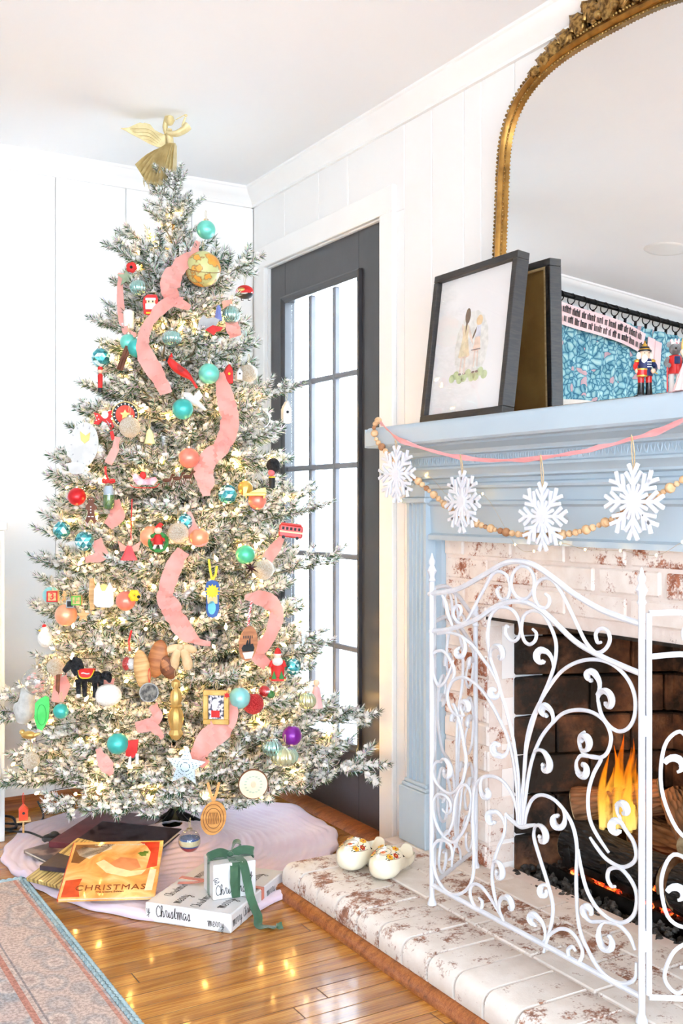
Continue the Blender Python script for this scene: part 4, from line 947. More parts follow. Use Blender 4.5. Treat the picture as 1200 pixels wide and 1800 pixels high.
# ---------------------------------------------------------------- clogs on the hearth
GLAZE = pm('cream_glaze', (240, 230, 200), .12, col2=(244, 236, 212), scale=8, coat=.6)
PAINTC = [pm('painted_'+n_, c, .3, col2=tuple(max(0, q-14) for q in c), scale=60) for n_, c in (('yellow', (226, 172, 44)), ('red', (178, 46, 34)), ('green', (58, 84, 52)), ('line', (120, 72, 44)), ('orange', (226, 130, 66)))]
def clog(lab, loc, rz):
    o = thing('wooden_clog', lab, 'clog', loc, (0, 0, rz), group='pair of painted clogs')
    Ls, n, k = .205, 28, 22
    def ring(s):
        # s 0 toe tip .. 1 heel; x across, y along, z up
        w = .043*interp([(0, .14), (.05, .46), (.14, .78), (.3, 1), (.5, .95), (.7, .84), (.88, .86), (.97, .68), (1, .45)], s)
        h = interp([(0, .058), (.05, .066), (.15, .07), (.3, .074), (.42, .08), (.5, .078), (.6, .058), (.75, .052), (.9, .058), (1, .052)], s)
        zb = interp([(0, .044), (.06, .02), (.14, .006), (.25, .0), (.55, .004), (.7, .0), (1, .0)], s)
        pts = []
        for j in range(n):
            a = 2*PI*j/n - PI/2; ca, sa = math.cos(a), math.sin(a)
            x = w*math.copysign(abs(ca)**.75, ca); z = zb+(h-zb)*(.5+.5*math.copysign(abs(sa)**.8, sa))
            if s > .46 and s < .98 and sa > .2:   # the foot opening
                e = min(1, (s-.46)/.05, (.98-s)/.03); q = (sa-.2)/.8
                if q > .28: z = lerp(z, zb+.014, e); x = x*lerp(1, .86, e) if False else math.copysign(min(abs(x), w*.8), x)
            pts.append(Vector((x, -Ls/2+Ls*s, z)))
        return pts
    SS = [i/k for i in range(k+1)]; vs = []; fs = []
    for s_ in SS: vs += ring(s_)
    for i in range(k):
        for j in range(n): fs.append((i*n+j, i*n+(j+1) % n, (i+1)*n+(j+1) % n, (i+1)*n+j))
    fs += [tuple(range(n))[::-1], tuple(range(k*n, (k+1)*n))]
    body = MB().add(vs, fs).build('clog_body', GLAZE, o, ang=60)
    def sp_(s_, u):   # point and normal on the outside; u 0 left side .. .5 top .. 1 right side
        def pt(s_, u): r_ = ring(s_); f = n*(.25+.5*u) % n; f = ((n*3/4) - n*.5*u) % n; i0 = int(f) % n; return r_[i0].lerp(r_[(i0+1) % n], f-int(f))
        p = pt(s_, u); a_ = pt(s_+.03, u)-pt(s_-.03, u); b_ = pt(s_, u+.05)-pt(s_, u-.05); nn = a_.cross(b_).normalized()
        c = Vector((0, p.y, .035)); 
        if nn.dot(p-c) < 0: nn = -nn
        return p, nn
    def dot(s_, u, r, mi, asp=1, rot=0):
        p, nn = sp_(s_, u); q = nn.to_track_quat('Z', 'Y').to_matrix().to_4x4()
        return MB().ball((0, 0, 0), r, 8, 5, M=Tm(*(p+nn*.0002)) @ q @ Rm(rot, 'Z'), sc=(1, asp, .25)), mi
    def flower(s_, u, mi, r=.0055):
        m_ = MB(); p, nn = sp_(s_, u); q = Tm(*(p+nn*.0004)) @ nn.to_track_quat('Z', 'Y').to_matrix().to_4x4()
        for a in range(6): m_.ball((r*.8*math.cos(a*PI/3), r*.8*math.sin(a*PI/3), 0), r*.55, 7, 4, M=q, sc=(1, 1, .25))
        m_.build('painted_flower', PAINTC[mi], body)
        MB().ball((0, 0, .0004), r*.4, 7, 4, M=q, sc=(1, 1, .4)).build('flower_centre', PAINTC[1 if mi != 1 else 0], body)
    flower(.2, .30, 0, .0075); flower(.3, .25, 1, .0065); flower(.2, .70, 0, .0075); flower(.3, .75, 1, .0065); flower(.24, .5, 4, .006); flower(.4, .36, 0, .0075); flower(.4, .64, 0, .0075)
    for s_, u in [(.15, .24), (.17, .36), (.25, .22), (.26, .34), (.35, .30), (.36, .22), (.15, .76), (.17, .64), (.25, .78), (.26, .66), (.35, .7), (.36, .78), (.2, .47), (.28, .53), (.13, .3), (.13, .7), (.42, .45), (.42, .55)]:
        m_, mi = dot(s_, u, .004, 2, .38, random.uniform(0, 3)); m_.build('painted_leaf', PAINTC[mi], body)
    for u0, u1, s0, s1 in [(.12, .44, .12, .42), (.88, .56, .12, .42)]:
        P = []
        for i in range(11): t = i/10; p, nn = sp_(.1+.22*math.sin(PI*t*.5)**1.5 if False else lerp(.12, .38, t), lerp(u0+(.12 if u0 < .5 else -.12), u0, t)); P.append(p+nn*.0003)
        MB().tube(P, .0007, 4).build('painted_line', PAINTC[3], body)
    P = []
    for i in range(17): t = 2*PI*i/16; p, nn = sp_(.26+.1*math.cos(t), .5+.12*math.sin(t)); P.append(p+nn*.0003)
    MB().tube(P, .0006, 4).build('painted_line', PAINTC[3], body)
    return o
p = on_z(632, 1532, HT); clog('cream clog with painted flowers, the one nearer the tree skirt', (p.x+.03, p.y+.045, HT+.0005), -1.12)
p = on_z(678, 1543, HT); clog('cream clog with painted flowers, the one nearer the fire screen', (p.x+.032, p.y+.022, HT+.0005), -1.02)
# ---------------------------------------------------------------- flocked Christmas tree
TT = 3.5; TAX = at(308, 889, TT); TAX.z = 0          # trunk foot
RTAB = [(0, .40), (.16, .50), (.25, .58), (.34, .575), (.46, .53), (.60, .47), (.78, .455), (.95, .43), (1.12, .395), (1.34, .345), (1.53, .27), (1.70, .215), (1.86, .175), (1.96, .10), (2.06, .045), (2.2, .025)]
RAD = lambda h: interp(RTAB, h)
def on_tree(px, py, off=.03):
    """point where the sight line meets the outside of the tree"""
    d = ray(px, py); c = EYE.xy - TAX.xy; dd = d.xy
    tc = -(c.dot(dd))/dd.dot(dd); t = tc; prev = tc
    while t > tc-.9:
        p = EYE + d*t
        if (p.xy-TAX.xy).length >= RAD(p.z)+off: return p, t
        t -= .01
    return EYE + d*tc, tc
m, nt, N, L, b = node_mat('flocked_needles')
at_ = N.new('ShaderNodeAttribute'); at_.attribute_name = 'Col'; L.new(at_.outputs['Color'], b.inputs['Base Color']); b.inputs['Roughness'].default_value = .9; b.inputs['Specular IOR Level'].default_value = .15
NEED = m
BARKT = pm('tree_wire_stem', (78, 62, 44), .9, col2=(60, 70, 46), scale=60)
GREENS = [(.030, .075, .035), (.04, .09, .045), (.065, .105, .04), (.028, .07, .05), (.085, .105, .04)]
def branch_mesh(Ln, seed, dens=1.0, snow=.56):
    random.seed(seed); V = []; Fc = []; C = []
    def needle(p, d, ln, w, cb, ct):
        s = d.orthogonal().normalized(); s = Matrix.Rotation(random.uniform(0, PI), 3, d) @ s
        o = len(V); V.extend((p, p+d*(ln*.45)+s*w, p+d*ln, p+d*(ln*.45)-s*w)); Fc.append((o, o+1, o+2, o+3)); mid = [(a+c)/2 for a, c in zip(cb, ct)]
        C.extend((cb, mid, ct, mid))
    def lump(p, r):
        o = len(V); wv = random.uniform(.86, .95); col = (wv, wv*.985, wv*.955)
        for v in ico: V.append(p+Vector((v[0]*r*random.uniform(.7, 1.3), v[1]*r*random.uniform(.7, 1.3), v[2]*r*random.uniform(.5, .9)))); C.append(col)
        Fc.extend([tuple(i+o for i in f) for f in icf])
    def stem(pts, r0, r1):
        k = len(pts)
        for i in range(k-1):
            a, b_ = pts[i], pts[i+1]; d = (b_-a).normalized(); u = d.orthogonal().normalized(); w = d.cross(u); o = len(V)
            for p, r in ((a, lerp(r0, r1, i/k)), (b_, lerp(r0, r1, (i+1)/k))):
                for q in range(4): V.append(p+(u*math.cos(q*PI/2)+w*math.sin(q*PI/2))*r); C.append((.20, .18, .13))
            Fc.extend([(o+q, o+(q+1) % 4, o+4+(q+1) % 4, o+4+q) for q in range(4)])
    def sprig(p0, d, ln):
        k = 5; pts = [p0.copy()]; dd = d.copy()
        for i in range(k): dd = (dd+Vector((0, 0, .07))+Vector([random.uniform(-.06, .06) for _ in range(3)])).normalized(); pts.append(pts[-1]+dd*(ln/k))
        stem(pts, .0016, .0008)
        n = int(ln/.00052*dens)
        for i in range(n):
            t = (i+random.random())/n; f = t*k; j = min(int(f), k-1); p = pts[j].lerp(pts[j+1], f-j); ax = (pts[j+1]-pts[j]).normalized()
            a = random.uniform(0, 2*PI); u = ax.orthogonal().normalized(); w = ax.cross(u); rad = u*math.cos(a)+w*math.sin(a)
            e = math.radians(random.uniform(32, 62)) if t < .93 else math.radians(random.uniform(5, 40))
            nd = (ax*math.cos(e)+rad*math.sin(e)).normalized()
            g = random.choice(GREENS); v = random.uniform(.8, 1.25); cb = tuple(x*v for x in g)
            wh = random.uniform(.84, .95); cw = (wh, wh*.985, wh*.95)
            pr_ = snow + .28*nd.z
            if random.random() < pr_: ct = cw; cb = tuple(lerp(x, y, random.uniform(.15, .8)) for x, y in zip(cb, cw))
            else: ct = tuple(x*1.25 for x in cb)
            needle(p, nd, random.uniform(.019, .029), random.uniform(.0011, .0017), cb, ct)
        for i in range(int(ln/.0075)):
            if random.random() < .62:
                f = random.uniform(.1, .98)*k; j = min(int(f), k-1); lump(pts[j].lerp(pts[j+1], f-j)+Vector((random.uniform(-.010, .010), random.uniform(-.010, .010), random.uniform(-.002, .013))), random.uniform(.0045, .0105))
    k = 10; main = [Vector((Ln*i/k, .01*math.sin(i*.9+seed), .05*Ln*(i/k)**2+.004*math.sin(i))) for i in range(k+1)]
    stem(main, .004, .0018)
    s = .16*Ln + .02; side = 1
    while s < Ln*.97:
        f = s/Ln*k; j = min(int(f), k-1); p = main[j].lerp(main[j+1], f-j)
        ang = math.radians(random.uniform(38, 62)); up = random.uniform(-.15, .5)
        d = Vector((math.cos(ang), side*math.sin(ang), up)).normalized(); ln = min(.19, .06+.34*(Ln-s))*random.uniform(.8, 1.15)
        sprig(p, d, ln); side = -side
        if random.random() < .3: sprig(p, Vector((.6, random.uniform(-.4, .4), .8)).normalized(), ln*.7)
        s += random.uniform(.028, .045)
    f = .8*k; sprig(main[int(f)], (main[-1]-main[-3]).normalized(), Ln*.2+.05)
    me = bpy.data.meshes.new('branch'); me.from_pydata([tuple(v) for v in V], [], Fc); me.materials.append(NEED)
    ca = me.color_attributes.new('Col', 'FLOAT_COLOR', 'POINT'); flat = []
    for c in C: flat.extend((c[0], c[1], c[2], 1))
    ca.data.foreach_set('color', flat); me.update(); return me
CLS = [.62, .52, .43, .35, .27, .19, .12]
BR = {c: [branch_mesh(c, 10*i+v) for v in range(3)] for i, c in enumerate(CLS)}
tree = thing('christmas_tree', 'tall flocked artificial Christmas tree in the corner beside the glazed door', 'christmas tree', tuple(TAX))
MB().tube([(0, 0, .02), (0, 0, 2.05)], [.017, .012], 12).build('trunk', BARKT, tree)
for q in range(4):
    a = q*PI/2+.4; MB().tube([(0, 0, .10), (.03*math.cos(a), .03*math.sin(a), .07), (.13*math.cos(a), .13*math.sin(a), .012), (.17*math.cos(a), .17*math.sin(a), .012)], .010, 8).build('stand_leg', BLACKM, tree)
random.seed(21); CAMA = math.atan2(-TAX.y, -TAX.x); nbr = 0
def add_branch(h0, az, tip_r, tip_dz):
    global nbr
    Ln = math.hypot(tip_r, tip_dz); c = min(CLS, key=lambda q: abs(q-Ln)); sc_ = max(.7, min(1.25, Ln/c))
    o = put('branch', random.choice(BR[c]), tree, loc=(0, 0, h0)); o.rotation_mode = 'XYZ'
    o.rotation_euler = (random.uniform(-.5, .5), -math.atan2(tip_dz, tip_r), az); o.scale = (Ln/c, sc_, sc_); nbr += 1
h = .20; tier = 0
while h < 2.06:
    R_ = RAD(h); n = max(4, int(round(6+12*R_/.5))) if h < 1.9 else 4
    a0 = random.uniform(0, 6.28)
    for i in range(n):
        az = a0+2*PI*i/n+random.uniform(-.2, .2)
        facing = math.cos(az-CAMA)
        if facing < -.3 and i % 2: continue
        el = interp([(.2, -.10), (.5, .02), (1.2, .12), (1.7, .25), (2.0, .6)], h)+random.uniform(-.1, .1)
        r_ = R_*random.uniform(.72, .97)
        for wall, comp, base in ((WX-.03, math.cos(az), TAX.x), (WY-.03, math.sin(az), TAX.y)):
            if comp > .05: r_ = min(r_, max(.08, (wall-base)/comp-.10))
        add_branch(h-math.tan(el)*r_*.7, az, r_, math.tan(el)*r_)
    h += interp([(.2, .088), (1.0, .082), (1.6, .072), (2.0, .06)], h); tier += 1
# branches that stick out of the outline
for px, py, t in [(662, 1368, 3.33), (640, 1290, 3.4), (600, 1270, 3.45), (515, 697, 3.4), (588, 1003, 3.42), (560, 908, 3.38), (536, 882, 3.44), (440, 474, 3.42), (222, 418, 3.5), (206, 442, 3.46), (176, 577, 3.5), (164, 690, 3.46), (74, 1003, 3.44), (84, 1038, 3.4), (12, 1276, 3.4), (2, 1398, 3.34), (470, 770, 3.4), (560, 1160, 3.36), (545, 1140, 3.3), (130, 880, 3.44), (100, 930, 3.4), (330, 1440, 2.98), (470, 1392, 3.1), (495, 1385, 3.2), (330, 352, 3.5), (344, 360, 3.48), (268, 330, 3.48), (318, 312, 3.5), (280, 352, 3.44), (300, 372, 3.42), (322, 388, 3.44), (268, 380, 3.46), (308, 340, 3.44), (276, 306, 3.46), (312, 303, 3.46)]:
    p = at(px, py, t)-TAX; r_ = math.hypot(p.x, p.y); dz = (.06 if p.z > .5 else -.06)*min(1, r_*2.5); 
    if p.z > 1.95: dz = .05
    add_branch(p.z-dz, math.atan2(p.y, p.x), r_, dz)
random.seed(31)
# warm string lights wound round the tree
CORDG = pm('light_cord', (60, 74, 56), .6, col2=(50, 62, 46), scale=50)
wl, nt, N, L, b = node_mat('tree_bulb'); em = N.new('ShaderNodeEmission'); em.inputs[0].default_value = (*srgb(255, 194, 104), 1); em.inputs[1].default_value = 125; L.new(em.outputs[0], N['Material Output'].inputs[0]); TBULB = wl
sl = thing('tree_string_lights', 'string of small warm white bulbs wound through the Christmas tree', 'string lights', tuple(TAX))
NB = 420; bp_ = []
for i in range(NB):
    t = i/(NB-1); h = .2+1.9*(1-(1-t)**.62) if False else .2+1.88*(t**1.25 if False else (1-math.sqrt(1-t*.985))/(1-math.sqrt(.015)))
    a = CAMA + 2*PI*21*math.sqrt(t)*1.0 + random.uniform(-.1, .1); R_ = max(.02, RAD(h)*random.uniform(.55, .97))
    x, y = R_*math.cos(a), R_*math.sin(a); x = min(x, WX-.03-TAX.x); y = min(y, WY-.03-TAX.y)
    bp_.append(Vector((x, y, h+random.uniform(-.03, .03))))
wire = []
for p, q in zip(bp_, bp_[1:]): wire += [p, (p+q)/2*Vector((.93, .93, 1)) if False else Vector(((p.x+q.x)/2*.95, (p.y+q.y)/2*.95, (p.z+q.z)/2-.008))]
MB().tube(wire, .0011, 4).build('cord', CORDG, sl)
bmesh_ = MB().lathe([(.0022, 0), (.0052, .009), (0, .021)], 6).mesh('bulb', TBULB)
bp_v = [p for p in bp_ if p.xy.normalized().dot(Vector((math.cos(CAMA), math.sin(CAMA)))) > -.25]
for p in bp_v: put('bulb', bmesh_, sl, loc=p, rot=(random.uniform(-1.2, 1.2), random.uniform(-1.2, 1.2), 0))

# ---------------------------------------------------------------- pink ribbon draped on the tree
SATIN = pm('pink_chiffon', (244, 188, 178), .6, col2=(240, 172, 162), scale=9, sheen=.4)
nt = SATIN.node_tree; N = nt.nodes; tl = N.new('ShaderNodeBsdfTranslucent'); tl.inputs[0].default_value = (*srgb(255, 206, 190), 1); mx = N.new('ShaderNodeMixShader'); mx.inputs[0].default_value = .4
nt.links.new(N['Principled BSDF'].outputs[0], mx.inputs[1]); nt.links.new(tl.outputs[0], mx.inputs[2]); nt.links.new(mx.outputs[0], N['Material Output'].inputs[0])
rb = thing('tree_ribbon', 'wide pink chiffon ribbon trailing down the Christmas tree', 'ribbon', tuple(TAX))
def trib(pts, off=.045):
    P = []; Wd = []
    for x, y, w in pts: p, t = on_tree(x, y, off); P.append(p-TAX); Wd.append(w*t/1850)
    Q = spline(P, 6); n = len(Q); m_ = len(Wd)
    ww = [lerp(Wd[min(int(i/6), m_-1)], Wd[min(int(i/6)+1, m_-1)], (i % 6)/6) for i in range(n)]
    sd = []
    for i in range(n):
        t = (Q[min(i+1, n-1)]-Q[max(i-1, 0)]).normalized(); s = FWD.cross(t); s = s if s.length > .1 else RGT; sd.append((s.normalized()*.93+FWD*.38*math.sin(i*.5)).normalized())
    MB().ribbon(Q, ww, sd, .0008, wave=.09).build('ribbon_swag', SATIN, rb)
trib([(347, 424, 10), (340, 445, 16), (322, 462, 28), (306, 480, 34), (299, 500, 36), (301, 520, 30), (314, 532, 20), (334, 541, 10)])
trib([(322, 528, 12), (300, 530, 20), (280, 545, 22), (262, 568, 18), (252, 592, 20), (253, 620, 30), (268, 646, 32), (283, 672, 26), (292, 692, 22)])
trib([(386, 655, 14), (392, 684, 28), (400, 715, 34), (404, 740, 34), (398, 768, 32), (384, 792, 28)])
trib([(404, 772, 16), (390, 788, 26), (370, 803, 34), (358, 826, 36), (362, 850, 30), (362, 872, 14)])
trib([(213, 480, 12), (211, 520, 12), (215, 560, 14), (222, 582, 14), (240, 590, 8)], .03)
trib([(322, 968, 24), (308, 990, 30), (297, 1020, 30), (290, 1048, 30), (300, 1068, 36), (312, 1092, 36), (330, 1115, 30), (350, 1128, 12), (370, 1132, 8)])
trib([(398, 528, 18), (404, 556, 20), (410, 578, 26), (414, 592, 22)], .02)
trib([(496, 944, 10), (484, 962, 20), (470, 982, 22), (458, 1000, 14)], .03)
trib([(430, 1050, 8), (452, 1050, 26), (476, 1060, 30), (486, 1085, 26), (470, 1125, 22), (452, 1150, 26), (470, 1170, 20)], .02)
trib([(268, 1240, 18), (276, 1258, 20), (262, 1275, 20), (240, 1280, 16)], .035); trib([(238, 1276, 12), (258, 1272, 18), (276, 1284, 16), (286, 1298, 8)], .04)
trib([(396, 1220, 16), (402, 1250, 34), (388, 1280, 44), (366, 1300, 40), (348, 1330, 30), (362, 1345, 20)], .03)
trib([(172, 1316, 10), (180, 1335, 24), (190, 1350, 24), (196, 1362, 10)], .04)
trib([(206, 768, 10), (202, 790, 14), (190, 815, 14)], .02); trib([(200, 880, 20), (205, 905, 30), (190, 925, 18)], .02); trib([(168, 950, 22), (178, 975, 24), (150, 985, 10)], .02)
trib([(106, 1185, 24), (108, 1205, 30), (100, 1235, 20)], .02); trib([(200, 1205, 24), (180, 1200, 20), (160, 1190, 12)], .02)
trib([(330, 900, 10), (345, 945, 30), (362, 945, 22)], .03)

# ---------------------------------------------------------------- angel on top
ANG = pm('champagne_tin', (226, 210, 162), .48, .35, col2=(208, 188, 136), scale=30, bump=.08, bscale=90)
AP = at(292, 318, TT-.02); K = TT/1850
an = thing('angel_topper', 'champagne gold tin angel blowing a trumpet on top of the tree', 'angel', tuple(AP), ROT)
def al(px, py): return ((px-292)*K, (318-py)*K)
# pleated skirt swept to the left
fold = MB(); top = [(276, 258), (306, 252)]; nf = 23; vs = []
for i in range(nf):
    t = i/(nf-1)
    x0, z0 = al(lerp(285, 309, t), lerp(262, 254, t)); x1, z1 = al(*[interp([(0, v0), (.35, v1), (.6, v2), (1, v3)], t) for v0, v1, v2, v3 in ((238, 258, 276, 309), (290, 322, 326, 304))])
    yf = (-.014 if i % 2 else .010)
    for q in range(5): e = q/4; vs.append((lerp(x0, x1, e)-.004*math.sin(PI*e)*(1-t), -.012+yf*(.25+.75*e)*1.1-.018*math.sin(PI*t), lerp(z0, z1, e)+.006*math.sin(PI*e)*(1-t)))
for i in range(nf): 
    for q in range(5): v = vs[i*5+q]; vs.append((v[0], .022-(v[1]+.012)*.3, v[2]))
fs = []
B0 = nf*5
for i in range(nf-1):
    for q in range(4): a = i*5+q; fs += [(a, a+1, a+6, a+5), (B0+a, B0+a+5, B0+a+6, B0+a+1)]
for i in range(nf-1): fs += [(i*5+4, B0+i*5+4, B0+i*5+9, i*5+9), (i*5, i*5+5, B0+i*5+5, B0+i*5)]
for i in (0, nf-1):
    for q in range(4): a = i*5+q; fs.append((a, B0+a, B0+a+1, a+1))
fold.add(vs, fs).build('pleated_skirt', ANG, an, ang=25)
T = lambda pts, y0, y1, nm, puff=.004, mat=ANG: MB().prism([al(*p) for p in pts], y0, y1, puff=puff).build(nm, mat, an)
MB().tube([(al(300, 258)[0], 0, al(300, 258)[1]), (al(298, 244)[0], 0, al(298, 244)[1]), (al(297, 228)[0], 0, al(297, 228)[1])], [.014, .015, .012], 14, flat=.8).build('torso', ANG, an)
MB().tube(spline([(al(296, 232)[0], -.014, al(296, 236)[1]), (al(310, 238)[0], -.022, al(310, 240)[1]), (al(324, 236)[0], -.024, al(324, 234)[1]), (al(332, 226)[0], -.022, al(332, 226)[1])], 5), [.010+.009*i/15 for i in range(16)], 12, flat=.75).build('sleeve', ANG, an)
MB().tube(spline([(al(322, 226)[0], -.022, al(322, 226)[1]), (al(327, 212)[0], -.022, al(327, 212)[1])], 3), .0038, 8).ball((al(328, 208)[0], -.022, al(328, 208)[1]), .005, 10, 7).build('arm', ANG, an)
hx, hz = al(299, 213); MB().ball((hx, -.006, hz), .0165, 18, 12, sc=(.85, .9, 1.1)).ball((hx+.013, -.008, hz-.002), .004, 8, 6).build('head', ANG, an)
MB().ball((hx-.005, .001, hz+.004), .0185, 16, 10, sc=(.85, .9, 1.05)).tube(spline([(hx-.012, .0, hz+.004), (hx-.017, .002, hz-.02), (hx-.011, .004, hz-.042)], 4), [.009]*9, 10).build('hair', ANG, an)
MB().tube([(hx+.016*math.cos(t*PI/10)-.004, .004+.016*math.sin(t*PI/10), hz+.022+.003*math.cos(t*PI/10)) for t in range(20)], .0009, 5, closed=True).build('halo', ANG, an)
tx, tz = al(310, 216); ex, ez = al(340, 200)
MB().tube([(tx, -.024, tz), (lerp(tx, ex, .6), -.024, lerp(tz, ez, .6)), (lerp(tx, ex, .85), -.024, lerp(tz, ez, .85)), (ex, -.024, ez), (ex+.006, -.024, ez+.004)], [.0013, .0016, .003, .007, .011], 12).build('trumpet', ANG, an)
wg = MB(); W1 = [(290, 258), (277, 258), (262, 252), (246, 243), (232, 236), (222, 230), (212, 225), (226, 224), (236, 219), (246, 215), (256, 218), (264, 228), (276, 234), (290, 238)]
T(W1, .004, .009, 'wing', .003); 
T([(x+6 if i else x, y-3) for i, (x, y) in enumerate(W1)], .022, .026, 'wing', .003)
for q in range(4):
    t = q/3; pts = spline([(al(lerp(284, 276, t), lerp(246, 254, t))[0], .001, al(280, lerp(246, 254, t))[1]), (al(262, lerp(228, 246, t))[0], -.001, al(262, lerp(228, 246, t))[1]), (al(lerp(228, 250, t), lerp(226, 246, t))[0], .001, al(240, lerp(226, 244, t))[1])], 5)
    MB().tube(pts, .0016, 6).build('wing_rib', ANG, an)
for q in range(2):
    x, z = al(258-q*8+4, 322-q*4); MB().tube(spline([(x, .0, z+.012), (x-.002, 0, z-.004), (x+.001, 0, z-.02)], 4), [.004, .004, .004, .004, .0038, .0034, .003, .0022, .001], 8, flat=.5).build('foot', ANG, an)
# ---------------------------------------------------------------- rug
m, nt, N, L, b = node_mat('faded_rug')
v = mapping(N, L, (1, 1, 1)); sep = N.new('ShaderNodeSeparateXYZ'); L.new(v, sep.inputs[0])
n_big = noise(N, L, v, 9, 5, .6); n_f = noise(N, L, v, 120, 3, .7)
vo = N.new('ShaderNodeTexVoronoi'); vo.inputs['Scale'].default_value = 13; vo.feature = 'F1'; L.new(mapping(N, L, (1, .72, 1)), vo.inputs['Vector'])
mot = ramp(N, [(.16, (168, 148, 144)), (.27, (222, 208, 202)), (.40, (146, 154, 164)), (.55, (206, 186, 178))]); L.new(vo.outputs['Distance'], mot.inputs[0])
fade = ramp(N, [(.35, (210, 182, 172)), (.5, (190, 186, 186)), (.65, (220, 208, 202))]); L.new(n_big, fade.inputs[0])
c = mixc(N, L, .35, mot.outputs[0], fade.outputs[0])
def band(lo, hi):
    a = N.new('ShaderNodeMath'); a.operation = 'GREATER_THAN'; a.inputs[1].default_value = lo; L.new(sep.outputs['X'], a.inputs[0])
    d = N.new('ShaderNodeMath'); d.operation = 'LESS_THAN'; d.inputs[1].default_value = hi; L.new(sep.outputs['X'], d.inputs[0])
    e = N.new('ShaderNodeMath'); e.operation = 'MULTIPLY'; L.new(a.outputs[0], e.inputs[0]); L.new(d.outputs[0], e.inputs[1]); return e.outputs[0]
c = mixc(N, L, band(-.185, -.03), c, mixc(N, L, .5, mot.outputs[0], (214, 194, 182)))
for lo, hi, col_ in ((-.2, -.185, (196, 140, 124)), (-.175, -.170, (160, 150, 150)), (-.04, -.03, (204, 150, 134)), (-.33, -.325, (190, 140, 126))): c = mixc(N, L, band(lo, hi), c, col_)
sp2 = ramp(N, [(.42, (190, 182, 176)), (.58, (255, 252, 248))]); L.new(n_f, sp2.inputs[0]); c = mixc(N, L, .75, c, sp2.outputs[0], 'MULTIPLY')
L.new(c, b.inputs['Base Color']); b.inputs['Roughness'].default_value = .95; bump_to(N, L, b, n_f, .5, .004); RUG = m
rugX, rugY = .765, 3.15
rug = thing('area_rug', 'faded pink and grey patterned rug with a blue-green bound edge', 'rug', (rugX, rugY, 0))
MB().bbox((-2.4, -2.3, 0), (-.022, -.022, .009), .002).build('rug_field', RUG, rug, smooth=False)
EDGE = pm('blue_binding', (150, 176, 184), .9, col2=(176, 196, 200), scale=60, bump=.5, bscale=160)
def braid(p, q):
    mb = MB(); p = Vector(p); q = Vector(q); d = (q-p); n = int(d.length/.018); d.normalize(); s = Vector((-d.y, d.x, 0))
    mb.box((-.001, -.001, 0), (.001, .001, .001), M=Tm(*p))
    for i in range(n):
        for sg in (-1, 1):
            c = p+d*(i*.018+(.009 if sg > 0 else 0))+s*sg*.0055+Vector((0, 0, .006)); mb.tube([c-d*.010+s*sg*.003, c, c+d*.010-s*sg*.003], [.003, .0062, .003], 6)
    return mb
braid((-.011, -2.3, 0), (-.011, -.011, 0)).build('braided_edge', EDGE, rug, kind='stuff'); braid((-.011, -.011, 0), (-2.4, -.011, 0)).build('braided_edge', EDGE, rug, kind='stuff')

# ---------------------------------------------------------------- tree skirt
SKC = Vector((1.23, 3.16, 0))
bound = [on_z(x, y, .01) for x, y in [(595, 1472), (584, 1500), (560, 1530), (500, 1575), (430, 1606), (365, 1620), (300, 1619), (225, 1608), (150, 1592), (100, 1575), (50, 1548), (20, 1530), (2, 1505), (18, 1475), (60, 1448), (110, 1428), (230, 1408), (330, 1396), (420, 1400), (480, 1410), (540, 1428), (582, 1450)]]
ang = sorted([(math.atan2((p-SKC).y, (p-SKC).x), (p-SKC).xy.length) for p in bound]); ang = [(ang[-1][0]-2*PI, ang[-1][1])]+ang+[(ang[0][0]+2*PI, ang[0][1])]
m, nt, N, L, b = node_mat('pink_corduroy')
v = mapping(N, L, (1, 1, 1)); nn_ = noise(N, L, v, 10, 3)
r1 = ramp(N, [(.4, (226, 208, 222)), (.6, (220, 198, 214))]); L.new(nn_, r1.inputs[0]); L.new(r1.outputs[0], b.inputs['Base Color']); b.inputs['Roughness'].default_value = .95; b.inputs['Sheen Weight'].default_value = .5
bump_to(N, L, b, noise(N, L, v, 300, 2), .2, .002); SKM = m
sk = MB(); NA, NR = 150, 120; vs = []; fs = []; random.seed(4)
for i in range(NA):
    a = -PI+2*PI*i/NA; Rr = interp(ang, a)*(1+.008*math.sin(a*23))
    for j in range(NR+1):
        e = .06+.94*j/NR; r = Rr*e
        z = .012+.085*max(0, 1-e*2.1)**1.3 + .006*math.sin(a*7+e*5)*e + .005*math.sin(a*13-e*9)*e**2
        z += .0055*abs(math.sin(r*PI/.026))**.7*min(1, (1-e)*14)          # quilted rows
        z += .004*math.exp(-((e-.965)/.02)**2)                    # rolled hem
        if j == NR: z = .004
        x_ = SKC.x+r*math.cos(a); y_ = SKC.y+r*math.sin(a)
        vs.append((x_-SKC.x, y_-SKC.y, max(z, .004)+(.008 if (x_ < rugX and y_ < rugY) else .0)))
for i in range(NA):
    for j in range(NR): p = i*(NR+1)+j; q = ((i+1) % NA)*(NR+1)+j; fs.append((p, p+1, q+1, q))
base = len(vs)
for i in range(NA):
    x_, y_, z_ = vs[i*(NR+1)+NR]; vs.append((x_*.99, y_*.99, z_-.003))
fs += [(i*(NR+1)+NR, base+i, base+(i+1) % NA, ((i+1) % NA)*(NR+1)+NR) for i in range(NA)]
o = sk.add(vs, fs).build('tree_skirt', SKM, ang=180, label='round pale pink ribbed tree skirt spread on the floor under the tree', cat='tree skirt'); o.location = SKC

